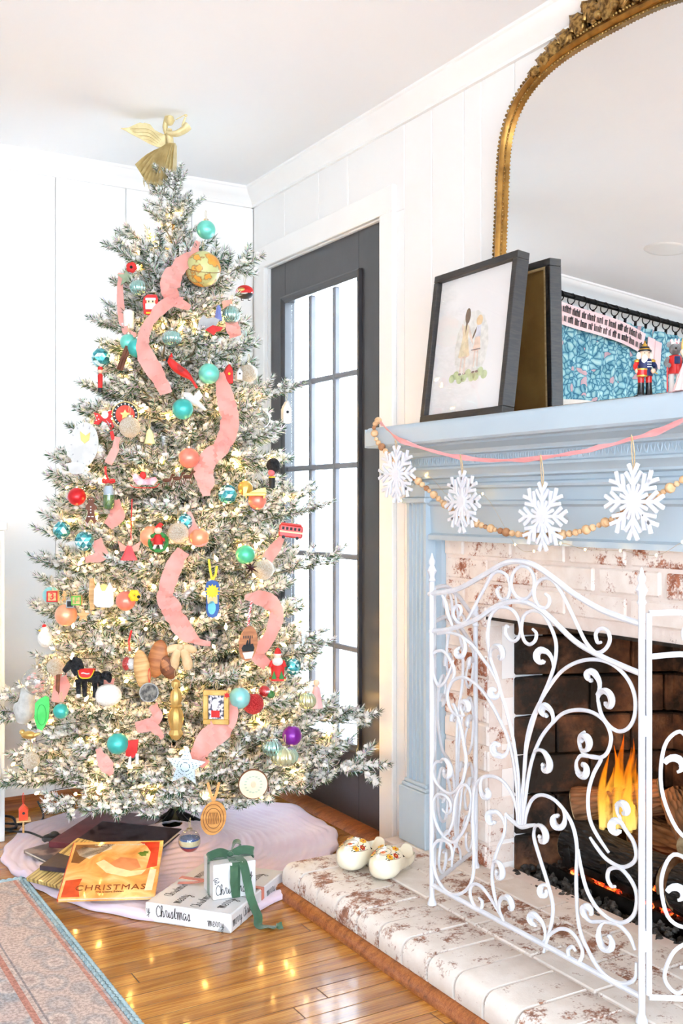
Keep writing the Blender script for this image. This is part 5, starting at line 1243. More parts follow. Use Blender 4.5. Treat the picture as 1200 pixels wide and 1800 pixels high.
# ---------------------------------------------------------------- books under the tree
PAGE = pm('page_block', (232, 222, 204), .9, col2=(214, 202, 180), scale=120, stretch=(1, 1, 20))
def book(lab, BL, BR, TL, th, cover, name='book', page_inset=.004, spine=None):
    """hardcover from three corners of its front cover"""
    BL, BR, TL = Vector(BL), Vector(BR), Vector(TL); ex = (BR-BL); w = ex.length; ex.normalize(); ey = TL-BL; ey = ey-ex*ey.dot(ex); h = ey.length; ey.normalize(); ez = ex.cross(ey)
    if ez.z < 0: ez = -ez
    o = thing(name, lab, 'book', M=frame_mat(BL-ez*th, ex, ey, ez), group='picture books under the tree')
    MB().bbox((0, 0, th-.0028), (w, h, th), .0008).build('front_cover', cover, o, smooth=False)
    MB().bbox((0, 0, 0), (w, h, .0028), .0008).build('back_cover', cover, o, smooth=False)
    MB().bbox((-.002, 0, 0), (.0012, h, th), .0008).build('spine', spine or cover, o, smooth=False)
    MB().box((.0012, page_inset, .0028), (w-page_inset, h-page_inset, th-.0028)).build('page_block', PAGE, o, smooth=False)
    return o, w, h
MAROON = pm('maroon_cloth', (112, 50, 58), .45, col2=(100, 42, 50), scale=30, bump=.05, bscale=200, coat=.3)
NAVYB = pm('dark_plum_cloth', (58, 50, 62), .4, col2=(50, 43, 55), scale=30, bump=.05, bscale=200, coat=.3)
PHOTOB = pm('photo_cover', (150, 132, 122), .3, col2=(74, 60, 64), scale=14, mix=(.45, .55), coat=.5)
STRAW = pm('straw_cover', (206, 178, 110), .5, col2=(120, 92, 44), scale=10, stretch=(1, 12, 1), mix=(.45, .6), coat=.3)
book('thin photo covered book tucked under the maroon book', on_z(42, 1494, .03), on_z(80, 1512, .03), on_z(120, 1462, .035), .012, PHOTOB)
book('maroon hardcover lying at the back of the book pile', on_z(107, 1491, .052), on_z(267, 1456, .06), on_z(86, 1479, .052)+Vector((0, 0, 0)), .018, MAROON) if False else None
BLm, BRm = on_z(86, 1479, .05), on_z(172, 1424, .058); TLm = on_z(107, 1492, .05)
dirm = (BRm-BLm).normalized(); perp = Vector((dirm.y, -dirm.x, 0))
book('maroon hardcover lying at the back of the book pile', BLm+perp*.25, BRm+perp*.25, BLm, .018, MAROON)
BLn, BRn = on_z(70, 1521, .062), on_z(180, 1443, .088); dn = (BRn-BLn).normalized(); pn = Vector((dn.y, -dn.x, 0))
book('dark plum hardcover lying across the maroon book', BLn+pn*.28, BRn+pn*.28, BLn, .014, NAVYB)
o, w, h = book('straw coloured picture book under the Christmas book', (.872, 2.845, .034), (1.05, 2.945, .092), (.751, 3.063, .034), .012, STRAW)
PANEL = pm('book_label', (226, 206, 160), .6, col2=(214, 190, 140), scale=20)
MB().box((w*.2, h*.15, .012), (w*.9, h*.62, .0124)).build('cover_panel', PANEL, o, smooth=False)
COVER = node_mat('christmas_cover'); cm, nt, N, L, b = COVER
v = mapping(N, L, (1, 1, 1)); wv = N.new('ShaderNodeTexNoise'); wv.inputs['Scale'].default_value = 9; wv.inputs['Distortion'].default_value = 1.2; wv.inputs['Detail'].default_value = 4; L.new(v, wv.inputs['Vector'])
rc = ramp(N, [(.3, (214, 120, 48)), (.45, (238, 168, 86)), (.6, (250, 208, 140)), (.75, (242, 180, 100))]); L.new(wv.outputs['Fac'], rc.inputs[0]); L.new(rc.outputs[0], b.inputs['Base Color']); b.inputs['Roughness'].default_value = .3; b.inputs['Coat Weight'].default_value = .4
BLc, BRc, TLc = Vector((.775, 2.83, .042)), Vector((1.008, 2.716, .042)), Vector((.885, 3.062, .112))
o, w, h = book('glossy orange and red picture book titled Christmas, on top', BLc, BRc, TLc, .011, cm, spine=pm('red_spine', (206, 66, 36), .35, col2=(190, 56, 30), scale=20))
def patch(pts, col, nm, z=.0113):
    MB().add([(x*w, y*h, z) for x, y in pts]+[(x*w, y*h, .0109) for x, y in pts], [tuple(range(len(pts)))]+[(j, (j+1) % len(pts), len(pts)+(j+1) % len(pts), len(pts)+j) for j in range(len(pts))]).build(nm, pm(nm, col, .35, col2=tuple(max(0, q-16) for q in col), scale=30, coat=.3), o, smooth=False)
patch([(.03, .95), (.03, .62), (.12, .60), (.2, .72), (.32, .78), (.46, .95)], (132, 84, 44), 'cover_brown')
patch([(.03, .30), (.03, .02), (.22, .02), (.18, .2), (.2, .33)], (222, 84, 40), 'cover_red')
patch([(.74, .97), (.96, .97), (.97, .52), (.86, .48), (.88, .78), (.82, .9)], (224, 60, 40), 'cover_scarlet')
patch([(.05, .84), (.10, .74), (.22, .68), (.30, .78), (.44, .86), (.42, .93), (.26, .88), (.12, .9)], (246, 222, 190), 'cover_cream')
patch([(.30, .60), (.44, .42), (.66, .34), (.82, .38), (.86, .46), (.70, .44), (.52, .52), (.38, .66)], (252, 224, 168), 'cover_swirl')
patch([(.44, .58), (.56, .70), (.74, .66), (.80, .50), (.70, .45), (.54, .50)], (238, 150, 96), 'cover_blush', .0112)
patch([(.88, .10), (.96, .10), (.97, .46), (.90, .46)], (246, 226, 186), 'cover_trim')
for dx, dy, a in ((-.02, 0, .6), (.02, .015, 2.2), (0, -.03, 4.0)):
    patch([(.80+dx+.045*math.cos(t*PI/5)*(1 if t % 2 else .7), .76+dy+.03*math.sin(t*PI/5)*(1 if t % 2 else .7)) for t in range(10)], (128, 150, 52), 'holly_leaf', .0116)
BRN = pm('title_ink', (140, 62, 24), .5, col2=(126, 54, 20), scale=30)
for txt, sz, yy_, spc, mt_ in (('CHRISTMAS', .0335, .16, 1.12, BRN), ('THE NEW YORK TIMES #1 BESTSELLER', .0082, .925, 1.05, PAGE), ('The Classic Edition', .010, .092, 1.0, BRN)):
    me = text_mesh(txt, sz, mt_, spacing=spc); put('lettering', me, o, loc=(w*.52, h*yy_, .0118))

# ---------------------------------------------------------------- wrapped presents
WRAP = pm('wrapping_paper', (224, 223, 223), .35, col2=(216, 216, 217), scale=9, bump=.06, bscale=14)
INK = pm('black_ink', (34, 32, 34), .5, col2=(44, 42, 44), scale=40)
GL = {'m': ([(0, .5), (.06, .62), (.1, .1), (.12, 0), (.16, .5), (.22, .62), (.26, .1), (.28, 0), (.32, .5), (.38, .62), (.42, .15), (.5, .05)], .52), 'e': ([(0, .15), (.18, .35), (.2, .55), (.1, .6), (.04, .35), (.1, .02), (.28, .12)], .28),
      'r': ([(0, .1), (.08, .55), (.1, .62), (.2, .55), (.18, .1), (.3, .1)], .3), 'y': ([(0, .55), (.06, .1), (.16, .1), (.22, .55), (.2, -.3), (.08, -.5), (.02, -.3), (.34, .15)], .36), 'c': ([(.28, .75), (.16, .95), (.02, .7), (.0, .3), (.12, 0), (.34, .15)], .34),
      'h': ([(0, 0), (.12, .8), (.08, 1), (.02, .8), (.04, 0), (.12, .5), (.2, .45), (.2, .05), (.3, .1)], .3), 'i': ([(0, .1), (.06, .5), (.08, .05), (.18, .12)], .18), 's': ([(0, .1), (.12, .6), (.16, .2), (.08, 0), (.24, .1)], .26),
      't': ([(0, .15), (.1, .95), (.08, .1), (.2, .1)], .2), 'a': ([(.22, .5), (.08, .58), (.0, .25), (.1, 0), (.22, .4), (.24, .05), (.34, .12)], .34)}
def script(word, h):
    """cursive word as flat thin strokes, in local x/y"""
    mb = MB(); x = 0
    for ch in word:
        if ch == ' ': x += .3; continue
        pts, adv = GL[ch]; P = spline([(p[0]*h*1.25+x*h*1.25, p[1]*h, 0) for p in pts], 4)
        mb.tube(P, h*.034, 4, flat=.3); x += adv
    return mb, x*h*1.25
def write(parent, word, h, M):
    mb, w_ = script(word, h); mb.v = [M @ v for v in mb.v]; mb.build('handwriting', INK, parent)
gx = Vector((.27, .224, 0)).normalized(); gy = Vector((-gx.y, gx.x, 0)); G0 = Vector((1.123, 2.473, .0005))
gL, gW, gH = .345, .252, .05
gf = thing('wrapped_gift', 'large flat gift in white paper with black script and orange ribbon', 'gift', M=frame_mat(G0, gx, gy, UP), group='wrapped gifts')
MB().bbox((0, 0, 0), (gL, gW, gH), .003).build('wrapped_box', WRAP, gf, smooth=False)
MB().prism([(0, 0), (.04, 0), (.02, .02)], -.0008, 0, M=Rm(PI/2, 'Z') @ Tm(0, 0, .003)).build('paper_fold', WRAP, gf)
ORNG = pm('orange_velvet', (196, 84, 34), .7, col2=(180, 72, 28), scale=20, sheen=.5)
rx = .19; MB().box((rx, -.0012, -.0003), (rx+.016, gW+.0012, gH+.0012)).build('ribbon', ORNG, gf, smooth=False)
MB().ribbon(spline([(rx+.01, .12, gH+.002), (rx-.01, .14, gH+.012), (rx-.03, .19, gH+.006), (rx-.04, .235, gH+.003)], 5), .014, Vector((.9, .3, 0)), .001).build('ribbon_tail', ORNG, gf)
random.seed(12)
for i, (wd_, x, y, hh, a) in enumerate([('merry', .02, .16, .03, 0), ('christmas', .06, .205, .027, 0), ('christmas', .015, .10, .028, .04), ('merry', .03, .035, .032, -.03), ('merry', .21, .20, .028, 0), ('christmas', .21, .125, .024, .03), ('merry', .235, .04, .03, 0), ('christmas', .12, .008, .022, 0)]):
    write(gf, wd_, hh, Tm(x, y, gH+.0004) @ Rm(-PI/2+a, 'Z') @ Rm(PI/2, 'Z'))
mb_front = frame_mat(Vector((0, gW, 0)), Vector((0, -1, 0)), UP, Vector((-1, 0, 0)))    # end face seen at the front left
for wd_, x, z, hh in (('christmas', .035, .017, .030), ('merry', .185, .012, .022), ('y', .006, .022, .024)): write(gf, wd_, hh, mb_front @ Tm(x, z, .0004))
mb_side = frame_mat(Vector((0, 0, 0)), Vector((1, 0, 0)), UP, Vector((0, -1, 0)))
for wd_, x, z, hh in (('merry', .01, .015, .026), ('christmas', .075, .017, .024), ('merry', .225, .016, .026)): write(gf, wd_, hh, mb_side @ Tm(x, z, .0004))
sx_ = Vector((.119, -.018, 0)).normalized(); sy_ = Vector((-sx_.y, sx_.x, 0)); s0 = Vector((1.121, 2.582, gH+.0015)); bw, bd_, bh = .118, .10, .093
gs = thing('wrapped_gift', 'small gift box with dark green ribbon bow standing on the flat gift', 'gift', M=frame_mat(s0, sx_, sy_, UP), group='wrapped gifts')
MB().bbox((0, 0, 0), (bw, bd_, bh), .002).build('wrapped_box', WRAP, gs, smooth=False)
GRN = pm('green_velvet', (38, 78, 52), .65, col2=(52, 92, 62), scale=14, sheen=.5)
MB().box((.052, -.0012, 0), (.074, bd_+.0012, bh+.0012)).build('ribbon', GRN, gs, smooth=False); MB().box((-.0012, .04, 0), (bw+.0012, .062, bh+.0014)).build('ribbon', GRN, gs, smooth=False)
c0 = Vector((.06, .05, bh+.004))
for sg, ln_ in ((-1, .062), (1, .058)):
    MB().ribbon(spline([c0, c0+Vector((sg*ln_*.5, -.012, .016)), c0+Vector((sg*ln_, -.02, .012)), c0+Vector((sg*ln_*1.02, -.008, -.002)), c0+Vector((sg*ln_*.6, .006, -.001)), c0], 5), .022, Vector((0, .25, 1)), .001, wave=.05).build('bow_loop', GRN, gs)
MB().ribbon(spline([c0, c0+Vector((.016, .01, .03)), c0+Vector((.034, .014, .026)), c0+Vector((.02, .006, .004))], 5), .02, Vector((.3, .9, .3)), .001).build('bow_loop', GRN, gs)
MB().ball(tuple(c0+Vector((0, -.002, .004))), .010, 12, 8, sc=(1, .9, .8)).build('bow_knot', GRN, gs)
MB().ribbon(spline([c0, c0+Vector((-.002, -.03, -.002)), (.056, -.004, bh-.012), (.054, -.010, .045), (.060, -.006, .006)], 6), .021, Vector((1, 0, 0)), .001, wave=.06).build('ribbon_tail', GRN, gs)
MB().ribbon(spline([c0, c0+Vector((.016, -.026, .002)), (.082, -.006, bh-.006), (.088, -.016, .05), (.096, -.03, .0), (.102, -.07, -.03), (.098, -.093, -.0465), (.13, -.112, -.0472), (.155, -.115, -.0466)], 6), .023, Vector((1, -.12, 0)), .001, wave=.06).build('ribbon_tail', GRN, gs)
gf_ = frame_mat(Vector((0, 0, 0)), Vector((1, 0, 0)), UP, Vector((0, -1, 0)))
for wd_, x, z, hh, a in (('as', -.0, .055, .022, -1.2), ('christmas', .008, .012, .028, 0), ('ry', .088, .05, .026, 0)): write(gs, wd_, hh, gf_ @ Tm(x, z, .0004) @ Rm(a, 'Z'))
write(gs, 'merry', .02, Tm(.01, .075, bh+.0018))

# ---------------------------------------------------------------- cord with foot switch
CORD = pm('black_cord', (38, 40, 42), .5, col2=(48, 50, 52), scale=40)
fsw = on_z(92, 1470, .03)
fo = thing('foot_switch', 'black foot switch on its cord lying on the pink skirt', 'switch', tuple(fsw))
MB().lathe([(.032, -.012), (.034, -.006), (.03, .002), (.02, .006)], 20, sy=.8).build('switch_body', CORD, fo); MB().ball((.006, 0, .004), .016, 14, 8, sc=(1, 1, .7)).build('foot_button', CORD, fo)
MB().tube(spline([tuple(p-fsw) for p in (fsw+Vector((-.03, 0, 0)), on_z(50, 1463, .03), on_z(20, 1461, .02), on_z(-20, 1455, .01))], 6), .0035, 8).build('power_cord', CORD, fo)
cp0 = on_z(72, 1408, .0)
MB().tube(spline([on_z(66, 1408, .05), on_z(76, 1430, .01), on_z(70, 1445, .008), on_z(50, 1449, .008), on_z(20, 1448, .008), on_z(-20, 1446, .008)], 6), .0035, 8).build('extension_cord', CORD, label='black extension cord curving on the floor beside the white cabinet', cat='cord')
MB().tube(spline([on_z(8, 1434, .02), on_z(22, 1437, .02), on_z(28, 1448, .012), on_z(24, 1456, .008), on_z(-15, 1458, .008)], 6), .0045, 8).build('plug_cord', CORD, label='short black cord looping out from behind the white cabinet', cat='cord')

# ---------------------------------------------------------------- white cabinet at the left edge, lamp on it
CAB = pm('cabinet_paint', (226, 229, 229), .4, col2=(220, 223, 224), scale=8)
cb_ = thing('white_cabinet', 'tall pale cabinet cut off by the left edge of the picture', 'cabinet', (.80, 3.52, 0))
MB().bbox((-1.05, .012, .0), (-.005, .35, 1.02), .002).build('cabinet_body', CAB, cb_, smooth=False)
MB().bbox((-1.06, -.006, 1.02), (.0, .355, 1.046), .003).build('cabinet_top', CAB, cb_, smooth=False)
for i in range(2):
    d_ = MB().bbox((-1.03+i*.51, .0, .08), (-.53+i*.51, .012, .99), .002).build('cabinet_door', CAB, cb_, smooth=False)
    MB().ball((-.56+i*.06, -.012, .55), .012, 12, 8).build('knob', CAB, d_)
lp = thing('table_lamp', 'white drum shade lamp on the cabinet, seen in the mirror', 'lamp', (.27, 3.62, 1.046))
MB().lathe([(.07, 0), (.07, .012), (.02, .02), (.035, .12), (.06, .2), (.04, .3), (.012, .34), (.008, .42)], 24).build('lamp_base', pm('lamp_ceramic', (236, 236, 234), .25, col2=(228, 228, 226), scale=8), lp)
MB().lathe([(.15, .40), (.13, .68)], 32).build('lamp_shade', pm('lamp_linen', (246, 244, 240), .9, col2=(240, 238, 233), scale=60), lp)

# ---------------------------------------------------------------- curtain, rod and banner on the tree wall (seen in the mirror)
RODY, RODZ = 3.80, 2.278
cr_ = thing('curtain_rod', 'black iron curtain rod with clip rings reflected in the mirror', 'curtain rod', (-.3, RODY, RODZ))
MB().tube([(-1.0, 0, 0), (.72, 0, 0)], .013, 12).ball((.735, 0, 0), .022, 12, 8).build('rod', BLACKM, cr_)
for x in (-.9, .66): MB().tube([(x, 0, 0), (x, .09, -.01)], .009, 8).build('rod_bracket', BLACKM, cr_)
for i in range(22):
    x = .56-i*.072; rg = MB().tube([(x+.004*math.cos(t*PI/8), .022*math.cos(t*PI/8), -.014+.026*math.sin(t*PI/8)) for t in range(16)], .0028, 6, closed=True)
    rg.box((x-.004, -.006, -.062), (x+.004, .006, -.038)); rg.build('clip_ring', BLACKM, cr_)
m, nt, N, L, b = node_mat('blue_foliage_cloth')
v = mapping(N, L, (1, 1, 1)); dz = N.new('ShaderNodeTexNoise'); dz.inputs['Scale'].default_value = 9; L.new(v, dz.inputs['Vector'])
vm = N.new('ShaderNodeVectorMath'); vm.operation = 'MULTIPLY_ADD'; vm.inputs[1].default_value = (.09, .09, .09); L.new(dz.outputs['Color'], vm.inputs[0]); L.new(v, vm.inputs[2])
vo = N.new('ShaderNodeTexVoronoi'); vo.inputs['Scale'].default_value = 36; L.new(vm.outputs[0], vo.inputs['Vector']); v1 = N.new('ShaderNodeTexVoronoi'); v1.feature = 'DISTANCE_TO_EDGE'; v1.inputs['Scale'].default_value = 36; L.new(vm.outputs[0], v1.inputs['Vector'])
rl = ramp(N, [(0, (36, 92, 124)), (.05, (92, 150, 170)), (.16, (160, 204, 210)), (.4, (206, 230, 226))]); L.new(v1.outputs['Distance'], rl.inputs[0])
sx = N.new('ShaderNodeSeparateColor'); L.new(vo.outputs['Color'], sx.inputs[0]); tn = ramp(N, [(0, (150, 190, 206)), (.5, (240, 246, 242)), (1, (120, 168, 180))]); L.new(sx.outputs[0], tn.inputs[0])
c = mixc(N, L, .7, rl.outputs[0], tn.outputs[0], 'MULTIPLY'); gt_ = N.new('ShaderNodeMath'); gt_.operation = 'GREATER_THAN'; gt_.inputs[1].default_value = .965; L.new(sx.outputs[1], gt_.inputs[0])
c = mixc(N, L, gt_.outputs[0], c, (196, 160, 164)); L.new(c, b.inputs['Base Color']); b.inputs['Roughness'].default_value = .9; FOL = m
for i, (x0, x1) in enumerate(((.40, -.36), (-.37, -1.16))):
    mb = MB(); n = 60; vs = []; fs = []
    for j in range(n+1):
        x = lerp(x0, x1, j/n); y = .010*math.sin(j*.9)
        vs += [(x, RODY+y, RODZ-.058), (x, RODY+y*1.5, 1.09), (x, RODY+y+.002, RODZ-.058), (x, RODY+y*1.5+.002, 1.09)]
    for j in range(n): a = j*4; fs += [(a, a+1, a+5, a+4), (a+2, a+6, a+7, a+3)]
    mb.add(vs, fs).build('curtain', FOL, ang=80, label=('blue leaf patterned curtain panel hanging nearest the cabinet lamp', 'blue leaf patterned curtain panel hanging further from the tree')[i], cat='curtain', group='leaf patterned curtains')
BANP = pm('pink_banner_cloth', (238, 206, 204), .8, col2=(232, 194, 194), scale=12)
ban = thing('pink_banner', 'pink fabric banner with black lettering clipped over the blue curtain', 'banner', (-.0, RODY-.03, RODZ-.065))
MB().ribbon(spline([(.30, 0, -.035), (.18, -.006, -.045), (.02, -.01, -.05), (-.14, -.006, -.06), (-.28, 0, -.085)], 6), .105, Vector((0, 0, 1)), .0015).build('banner_cloth', BANP, ban)
for px_, dz_, w_ in ((.335, -.04, .05), (.365, -.045, .04), (-.33, -.10, .05), (-.38, -.11, .045), (-.62, -.12, .05), (-.68, -.115, .04)):
    MB().prism([(px_-w_/2, dz_-.085), (px_+w_/2, dz_-.075), (px_+w_/2, dz_+.055), (px_-w_/2, dz_+.05)], -.004, 0).build('pink_pennant', BANP, ban)
lt = MB(); random.seed(17)
for row, z0 in ((0, .018), (1, -.026)):
    x = .27 - row*.01
    while x > -.26:
        for q in range(random.choice([2, 3, 4, 5, 6])):
            zc = interp([(-.28, -.085), (-.14, -.06), (.02, -.05), (.18, -.045), (.3, -.035)], x); hh = random.choice([.026, .026, .034])
            lt.box((x-.0028, -.0125, zc+z0-.012), (x+.0014, -.0105, zc+z0-.012+hh)); 
            if random.random() < .5: lt.box((x-.008, -.0125, zc+z0+.010), (x, -.0105, zc+z0+.014))
            x -= .0085
        x -= .010
lt.build('lettering', INK, ban, smooth=False, kind='stuff')
# recessed ceiling lights
RLM = pm('light_lens', (250, 248, 244), .5, col2=(246, 244, 240), scale=10, emit=(255, 250, 240), estr=1.2)
for x, y in ((.19, 3.22), (.19, 1.4), (-1.4, 3.0), (-1.4, 1.2)):
    o = thing('ceiling_light', {(.19, 3.22): 'recessed ceiling light reflected in the mirror', (.19, 1.4): 'recessed ceiling light above the rug', (-1.4, 3.0): 'recessed ceiling light near the curtain', (-1.4, 1.2): 'recessed ceiling light near the windows'}[(x, y)], 'ceiling light', (x, y, CEIL), group='recessed ceiling lights')
    MB().lathe([(.072, -.004), (.09, -.004), (.095, 0), (.072, 0)], 28).build('trim_ring', TRIM, o); MB().lathe([(0, -.003), (.072, -.003), (.07, -.001)], 28).build('lens', RLM, o)
# ---------------------------------------------------------------- ornaments
CAPM = pm('ornament_cap', (196, 190, 176), .3, .9, col2=(170, 160, 140), scale=60)
STR = pm('hanging_thread', (214, 196, 150), .7, col2=(196, 176, 126), scale=80)
def sat(nm, c, c2=None, rough=.32, metal=.35): return pm('satin_'+nm, c, rough, metal, col2=c2 or tuple(max(0, q-14) for q in c), scale=30, coat=.25)
TEAL = sat('teal', (70, 186, 178)); MINT = sat('mint', (120, 214, 196)); CORAL = sat('coral', (240, 140, 118)); PEACH = sat('peach', (248, 168, 128)); PURP = sat('purple', (128, 30, 148)); REDB = sat('red', (206, 32, 40)); AQUA = sat('aqua', (150, 216, 216)); GOLDB = sat('gold', (232, 190, 96), metal=.6)
FACET = pm('teal_mercury_glass', (104, 204, 208), .12, .75, col2=(40, 130, 146), scale=70, mix=(.42, .58), coat=.5); FACET2 = pm('deep_teal_glass', (44, 150, 164), .1, .8, col2=(110, 206, 210), scale=60, coat=.5); FACETW = pm('white_wire', (228, 244, 244), .3, .3, col2=(200, 232, 234), scale=50)
RIB = pm('ribbed_mercury', (206, 226, 222), .1, .85, col2=(150, 196, 190), scale=16, mix=(.4, .6), coat=.5); RIBM = pm('ribbed_mint_glass', (184, 222, 208), .12, .7, col2=(214, 214, 170), scale=14, coat=.5)
GLIT = pm('champagne_glitter', (220, 200, 168), .35, .6, col2=(250, 244, 232), scale=420, mix=(.4, .6), bump=.8, bscale=500); REDG = pm('red_glitter', (196, 30, 40), .4, .4, col2=(240, 90, 90), scale=420, mix=(.45, .62), bump=.8, bscale=500)
cm_, nt, N, L, b = node_mat('clear_glass')
tr = N.new('ShaderNodeBsdfTransparent'); tr.inputs[0].default_value = (.97, .98, .98, 1); gl = N.new('ShaderNodeBsdfGlossy'); gl.inputs['Roughness'].default_value = .03; lw = N.new('ShaderNodeLayerWeight'); pw = N.new('ShaderNodeMath'); pw.operation = 'POWER'; pw.inputs[1].default_value = 2.2
ad = N.new('ShaderNodeMath'); ad.operation = 'MULTIPLY_ADD'; ad.inputs[1].default_value = .7; ad.inputs[2].default_value = .1; mx = N.new('ShaderNodeMixShader')
L.new(lw.outputs['Facing'], pw.inputs[0]); L.new(pw.outputs[0], ad.inputs[0]); L.new(ad.outputs[0], mx.inputs[0]); L.new(tr.outputs[0], mx.inputs[1]); L.new(gl.outputs[0], mx.inputs[2]); L.new(mx.outputs[0], N['Material Output'].inputs[0]); CLEAR = cm_
C = lambda nm, col, rough=.6, **k: pm('paint_'+nm, col, rough, col2=tuple(max(0, q-16) for q in col), scale=24, **k)
PRED, PGREEN, PWHITE, PBLUE, PYEL, PBRN, PTAN, PPINK, PGREY, PBLK = C('red', (208, 44, 40)), C('green', (54, 128, 62)), C('white', (224, 223, 220)), C('blue', (52, 92, 156)), C('yellow', (240, 196, 40)), C('brown', (104, 60, 40)), C('tan', (222, 186, 140)), C('pink', (244, 190, 188)), C('grey', (168, 168, 168)), C('black', (30, 30, 32))
WOODL = pm('light_wood', (214, 172, 116), .6, col2=(190, 142, 86), scale=12, stretch=(1, 1, 8)); WOODM = pm('warm_wood', (182, 116, 66), .5, col2=(148, 86, 46), scale=10, stretch=(1, 1, 7)); WOODD = pm('dark_wood', (124, 72, 40), .6, col2=(96, 54, 30), scale=10, stretch=(1, 1, 7))
GGOLD = pm('gold_paint', (206, 172, 104), .35, .6, col2=(184, 146, 78), scale=20)
def orn(label, px, py, off=.035, rz=0., cat='ornament', name='ornament', tilt=0., group=None):
    p, t = on_tree(px, py, off)
    o = thing(name, label, cat, tuple(p), (0, tilt, -TH+rz), group=group); o['m'] = t/1850; s = t/1850; del o['m']
    return o, s
def thread(o, z0, z1, mat=STR, r=.0007, w=.003, nm='hanging_loop'):
    MB().tube(spline([(0, 0, z0), (-w, 0, (z0+z1)/2), (0, .004, z1), (w, 0, (z0+z1)/2), (0, 0, z0)], 4), r, 4).build(nm, mat, o)
def bauble(label, px, py, d, mat, kind='plain', off=.035, grp='baubles', sq=1., cap=CAPM, ln=.03):
    o, s = orn(label, px, py, off, random.uniform(-.5, .5), 'bauble', 'bauble', group=grp); r = d*s/2
    if kind == 'plain': MB().ball((0, 0, 0), r, 24, 16, sc=(1, 1, sq)).build('ball', mat, o)
    elif kind == 'facet':
        mb = MB(); n, m_ = 10, 8; vs = [(0, 0, -r)]; fs = []
        for i in range(1, m_):
            ph = PI*i/m_-PI/2
            for j in range(n): a = 2*PI*(j+.5*(i % 2))/n; k_ = r*(1.0 if (i+j) % 2 else .93); vs.append((k_*math.cos(ph)*math.cos(a), k_*math.cos(ph)*math.sin(a), k_*math.sin(ph)))
        vs.append((0, 0, r))
        for j in range(n): fs.append((0, 1+(j+1) % n, 1+j)); e = 1+(m_-2)*n; fs.append((len(vs)-1, e+j, e+(j+1) % n))
        for i in range(m_-2):
            for j in range(n):
                a = 1+i*n+j; b_ = 1+i*n+(j+1) % n; c_, d_ = a+n, b_+n
                fs += ([(a, b_, c_), (b_, d_, c_)] if (i+1) % 2 == 0 else [(a, d_, c_), (a, b_, d_)])
        bl = mb.add(vs, fs); bl.m = [random.choice((0, 0, 1, 1, 2)) for i in range(len(bl.f))]; bl = bl.build('ball', [mat, FACET2, FACETW], o, smooth=False)
    elif kind == 'rib':
        MB().lathe([(r*math.cos(ph)+1e-5, r*sq*math.sin(ph)) for ph in [-PI/2+PI*i/14 for i in range(15)]], 64, lob=.12, lobn=16).build('ball', mat, o, ang=70)
    elif kind == 'clear':
        MB().ball((0, 0, 0), r, 24, 16).build('glass_ball', CLEAR, o)
    MB().lathe([(r*.26, r*sq*.93), (r*.27, r*sq*1.12), (r*.18, r*sq*1.17)], 12).build('cap', cap, o)
    thread(o, r*sq*1.12, r*sq*1.12+ln); return o, r
random.seed(77)
G = 'satin baubles'
for lab, x, y, d, m_ in [('mint satin bauble high on the tree just under the angel', 362, 404, 33, MINT), ('mint satin bauble beside the red birdhouse', 367, 657, 37, MINT), ('teal satin bauble below the red cardinal', 321, 719, 37, TEAL), ('mint satin bauble low on the left above the red bow', 207, 1307, 38, TEAL), ('mint satin bauble beside the gold photo frame', 421, 1227, 38, AQUA), ('small teal satin bauble beside the green clay plaque', 107, 1250, 27, TEAL),
                         ('mint satin bauble behind the pink ribbon, left of the upper tree', 226, 602, 30, MINT), ('teal satin bauble half hidden by the pink ribbon', 241, 612, 34, TEAL), ('sea green bauble behind the dark starburst', 431, 975, 34, sat('seagreen', (92, 206, 160))), ('pale blue bauble behind the number block', 90, 1046, 30, AQUA),
                         ('coral satin bauble left of the ribbon at mid tree', 332, 805, 36, CORAL), ('peach satin bauble near the left edge under the letter blocks', 116, 1081, 39, PEACH), ('coral satin bauble with a yellow flower, centre left', 221, 1056, 35, CORAL), ('orange satin bauble behind the elf wreath', 265, 943, 38, PEACH), ('coral satin bauble below the gold chaise ornament', 452, 880, 32, CORAL),
                         ('bright purple satin bauble low on the right', 513, 1293, 35, PURP), ('red satin bauble above the gingerbread figure', 135, 873, 32, REDB), ('gold satin bauble behind the gold chaise', 431, 858, 27, GOLDB), ('pale peach bauble behind the glitter ball at mid tree', 350, 945, 34, PEACH)]:
    bauble(lab, x, y, d, m_, grp=G, off=.02 if 'behind' in lab or 'hidden' in lab else .04)
for lab, x, y, d in [('turquoise faceted bauble hanging clear on the upper left', 177, 629, 35), ('turquoise faceted bauble at the far left of mid tree', 108, 932, 32), ('turquoise faceted bauble beside the gingerbread figure', 149, 951, 35), ('turquoise faceted bauble right of the pink ribbon end', 400, 869, 35), ('turquoise faceted bauble behind the glitter ball', 325, 917, 30), ('turquoise faceted bauble beside the tin santa', 514, 1172, 31), ('turquoise faceted bauble on the lowest right branch tip', 628, 1347, 28)]:
    bauble(lab, x, y, d, FACET, 'facet', grp='faceted turquoise baubles', off=.02 if 'behind' in lab else .04)
for lab, x, y, d, m_, q in [('silver ribbed bauble near the left side under the red rose', 243, 505, 30, RIB, .95), ('silver ribbed bauble in the middle of the upper tree', 302, 594, 35, RIB, .85), ('silver ribbed bauble at the right edge of the upper tree', 406, 553, 33, RIB, .95), ('pale ribbed bauble beside the pink angel on the right', 540, 1232, 32, RIBM, .95), ('large mint ribbed bauble under the purple one', 500, 1330, 50, RIBM, .72), ('blue-green clear bauble left of the big ribbed one', 478, 1314, 36, RIB, .9)]:
    bauble(lab, x, y, d, m_, 'rib', grp='ribbed glass baubles', sq=q)
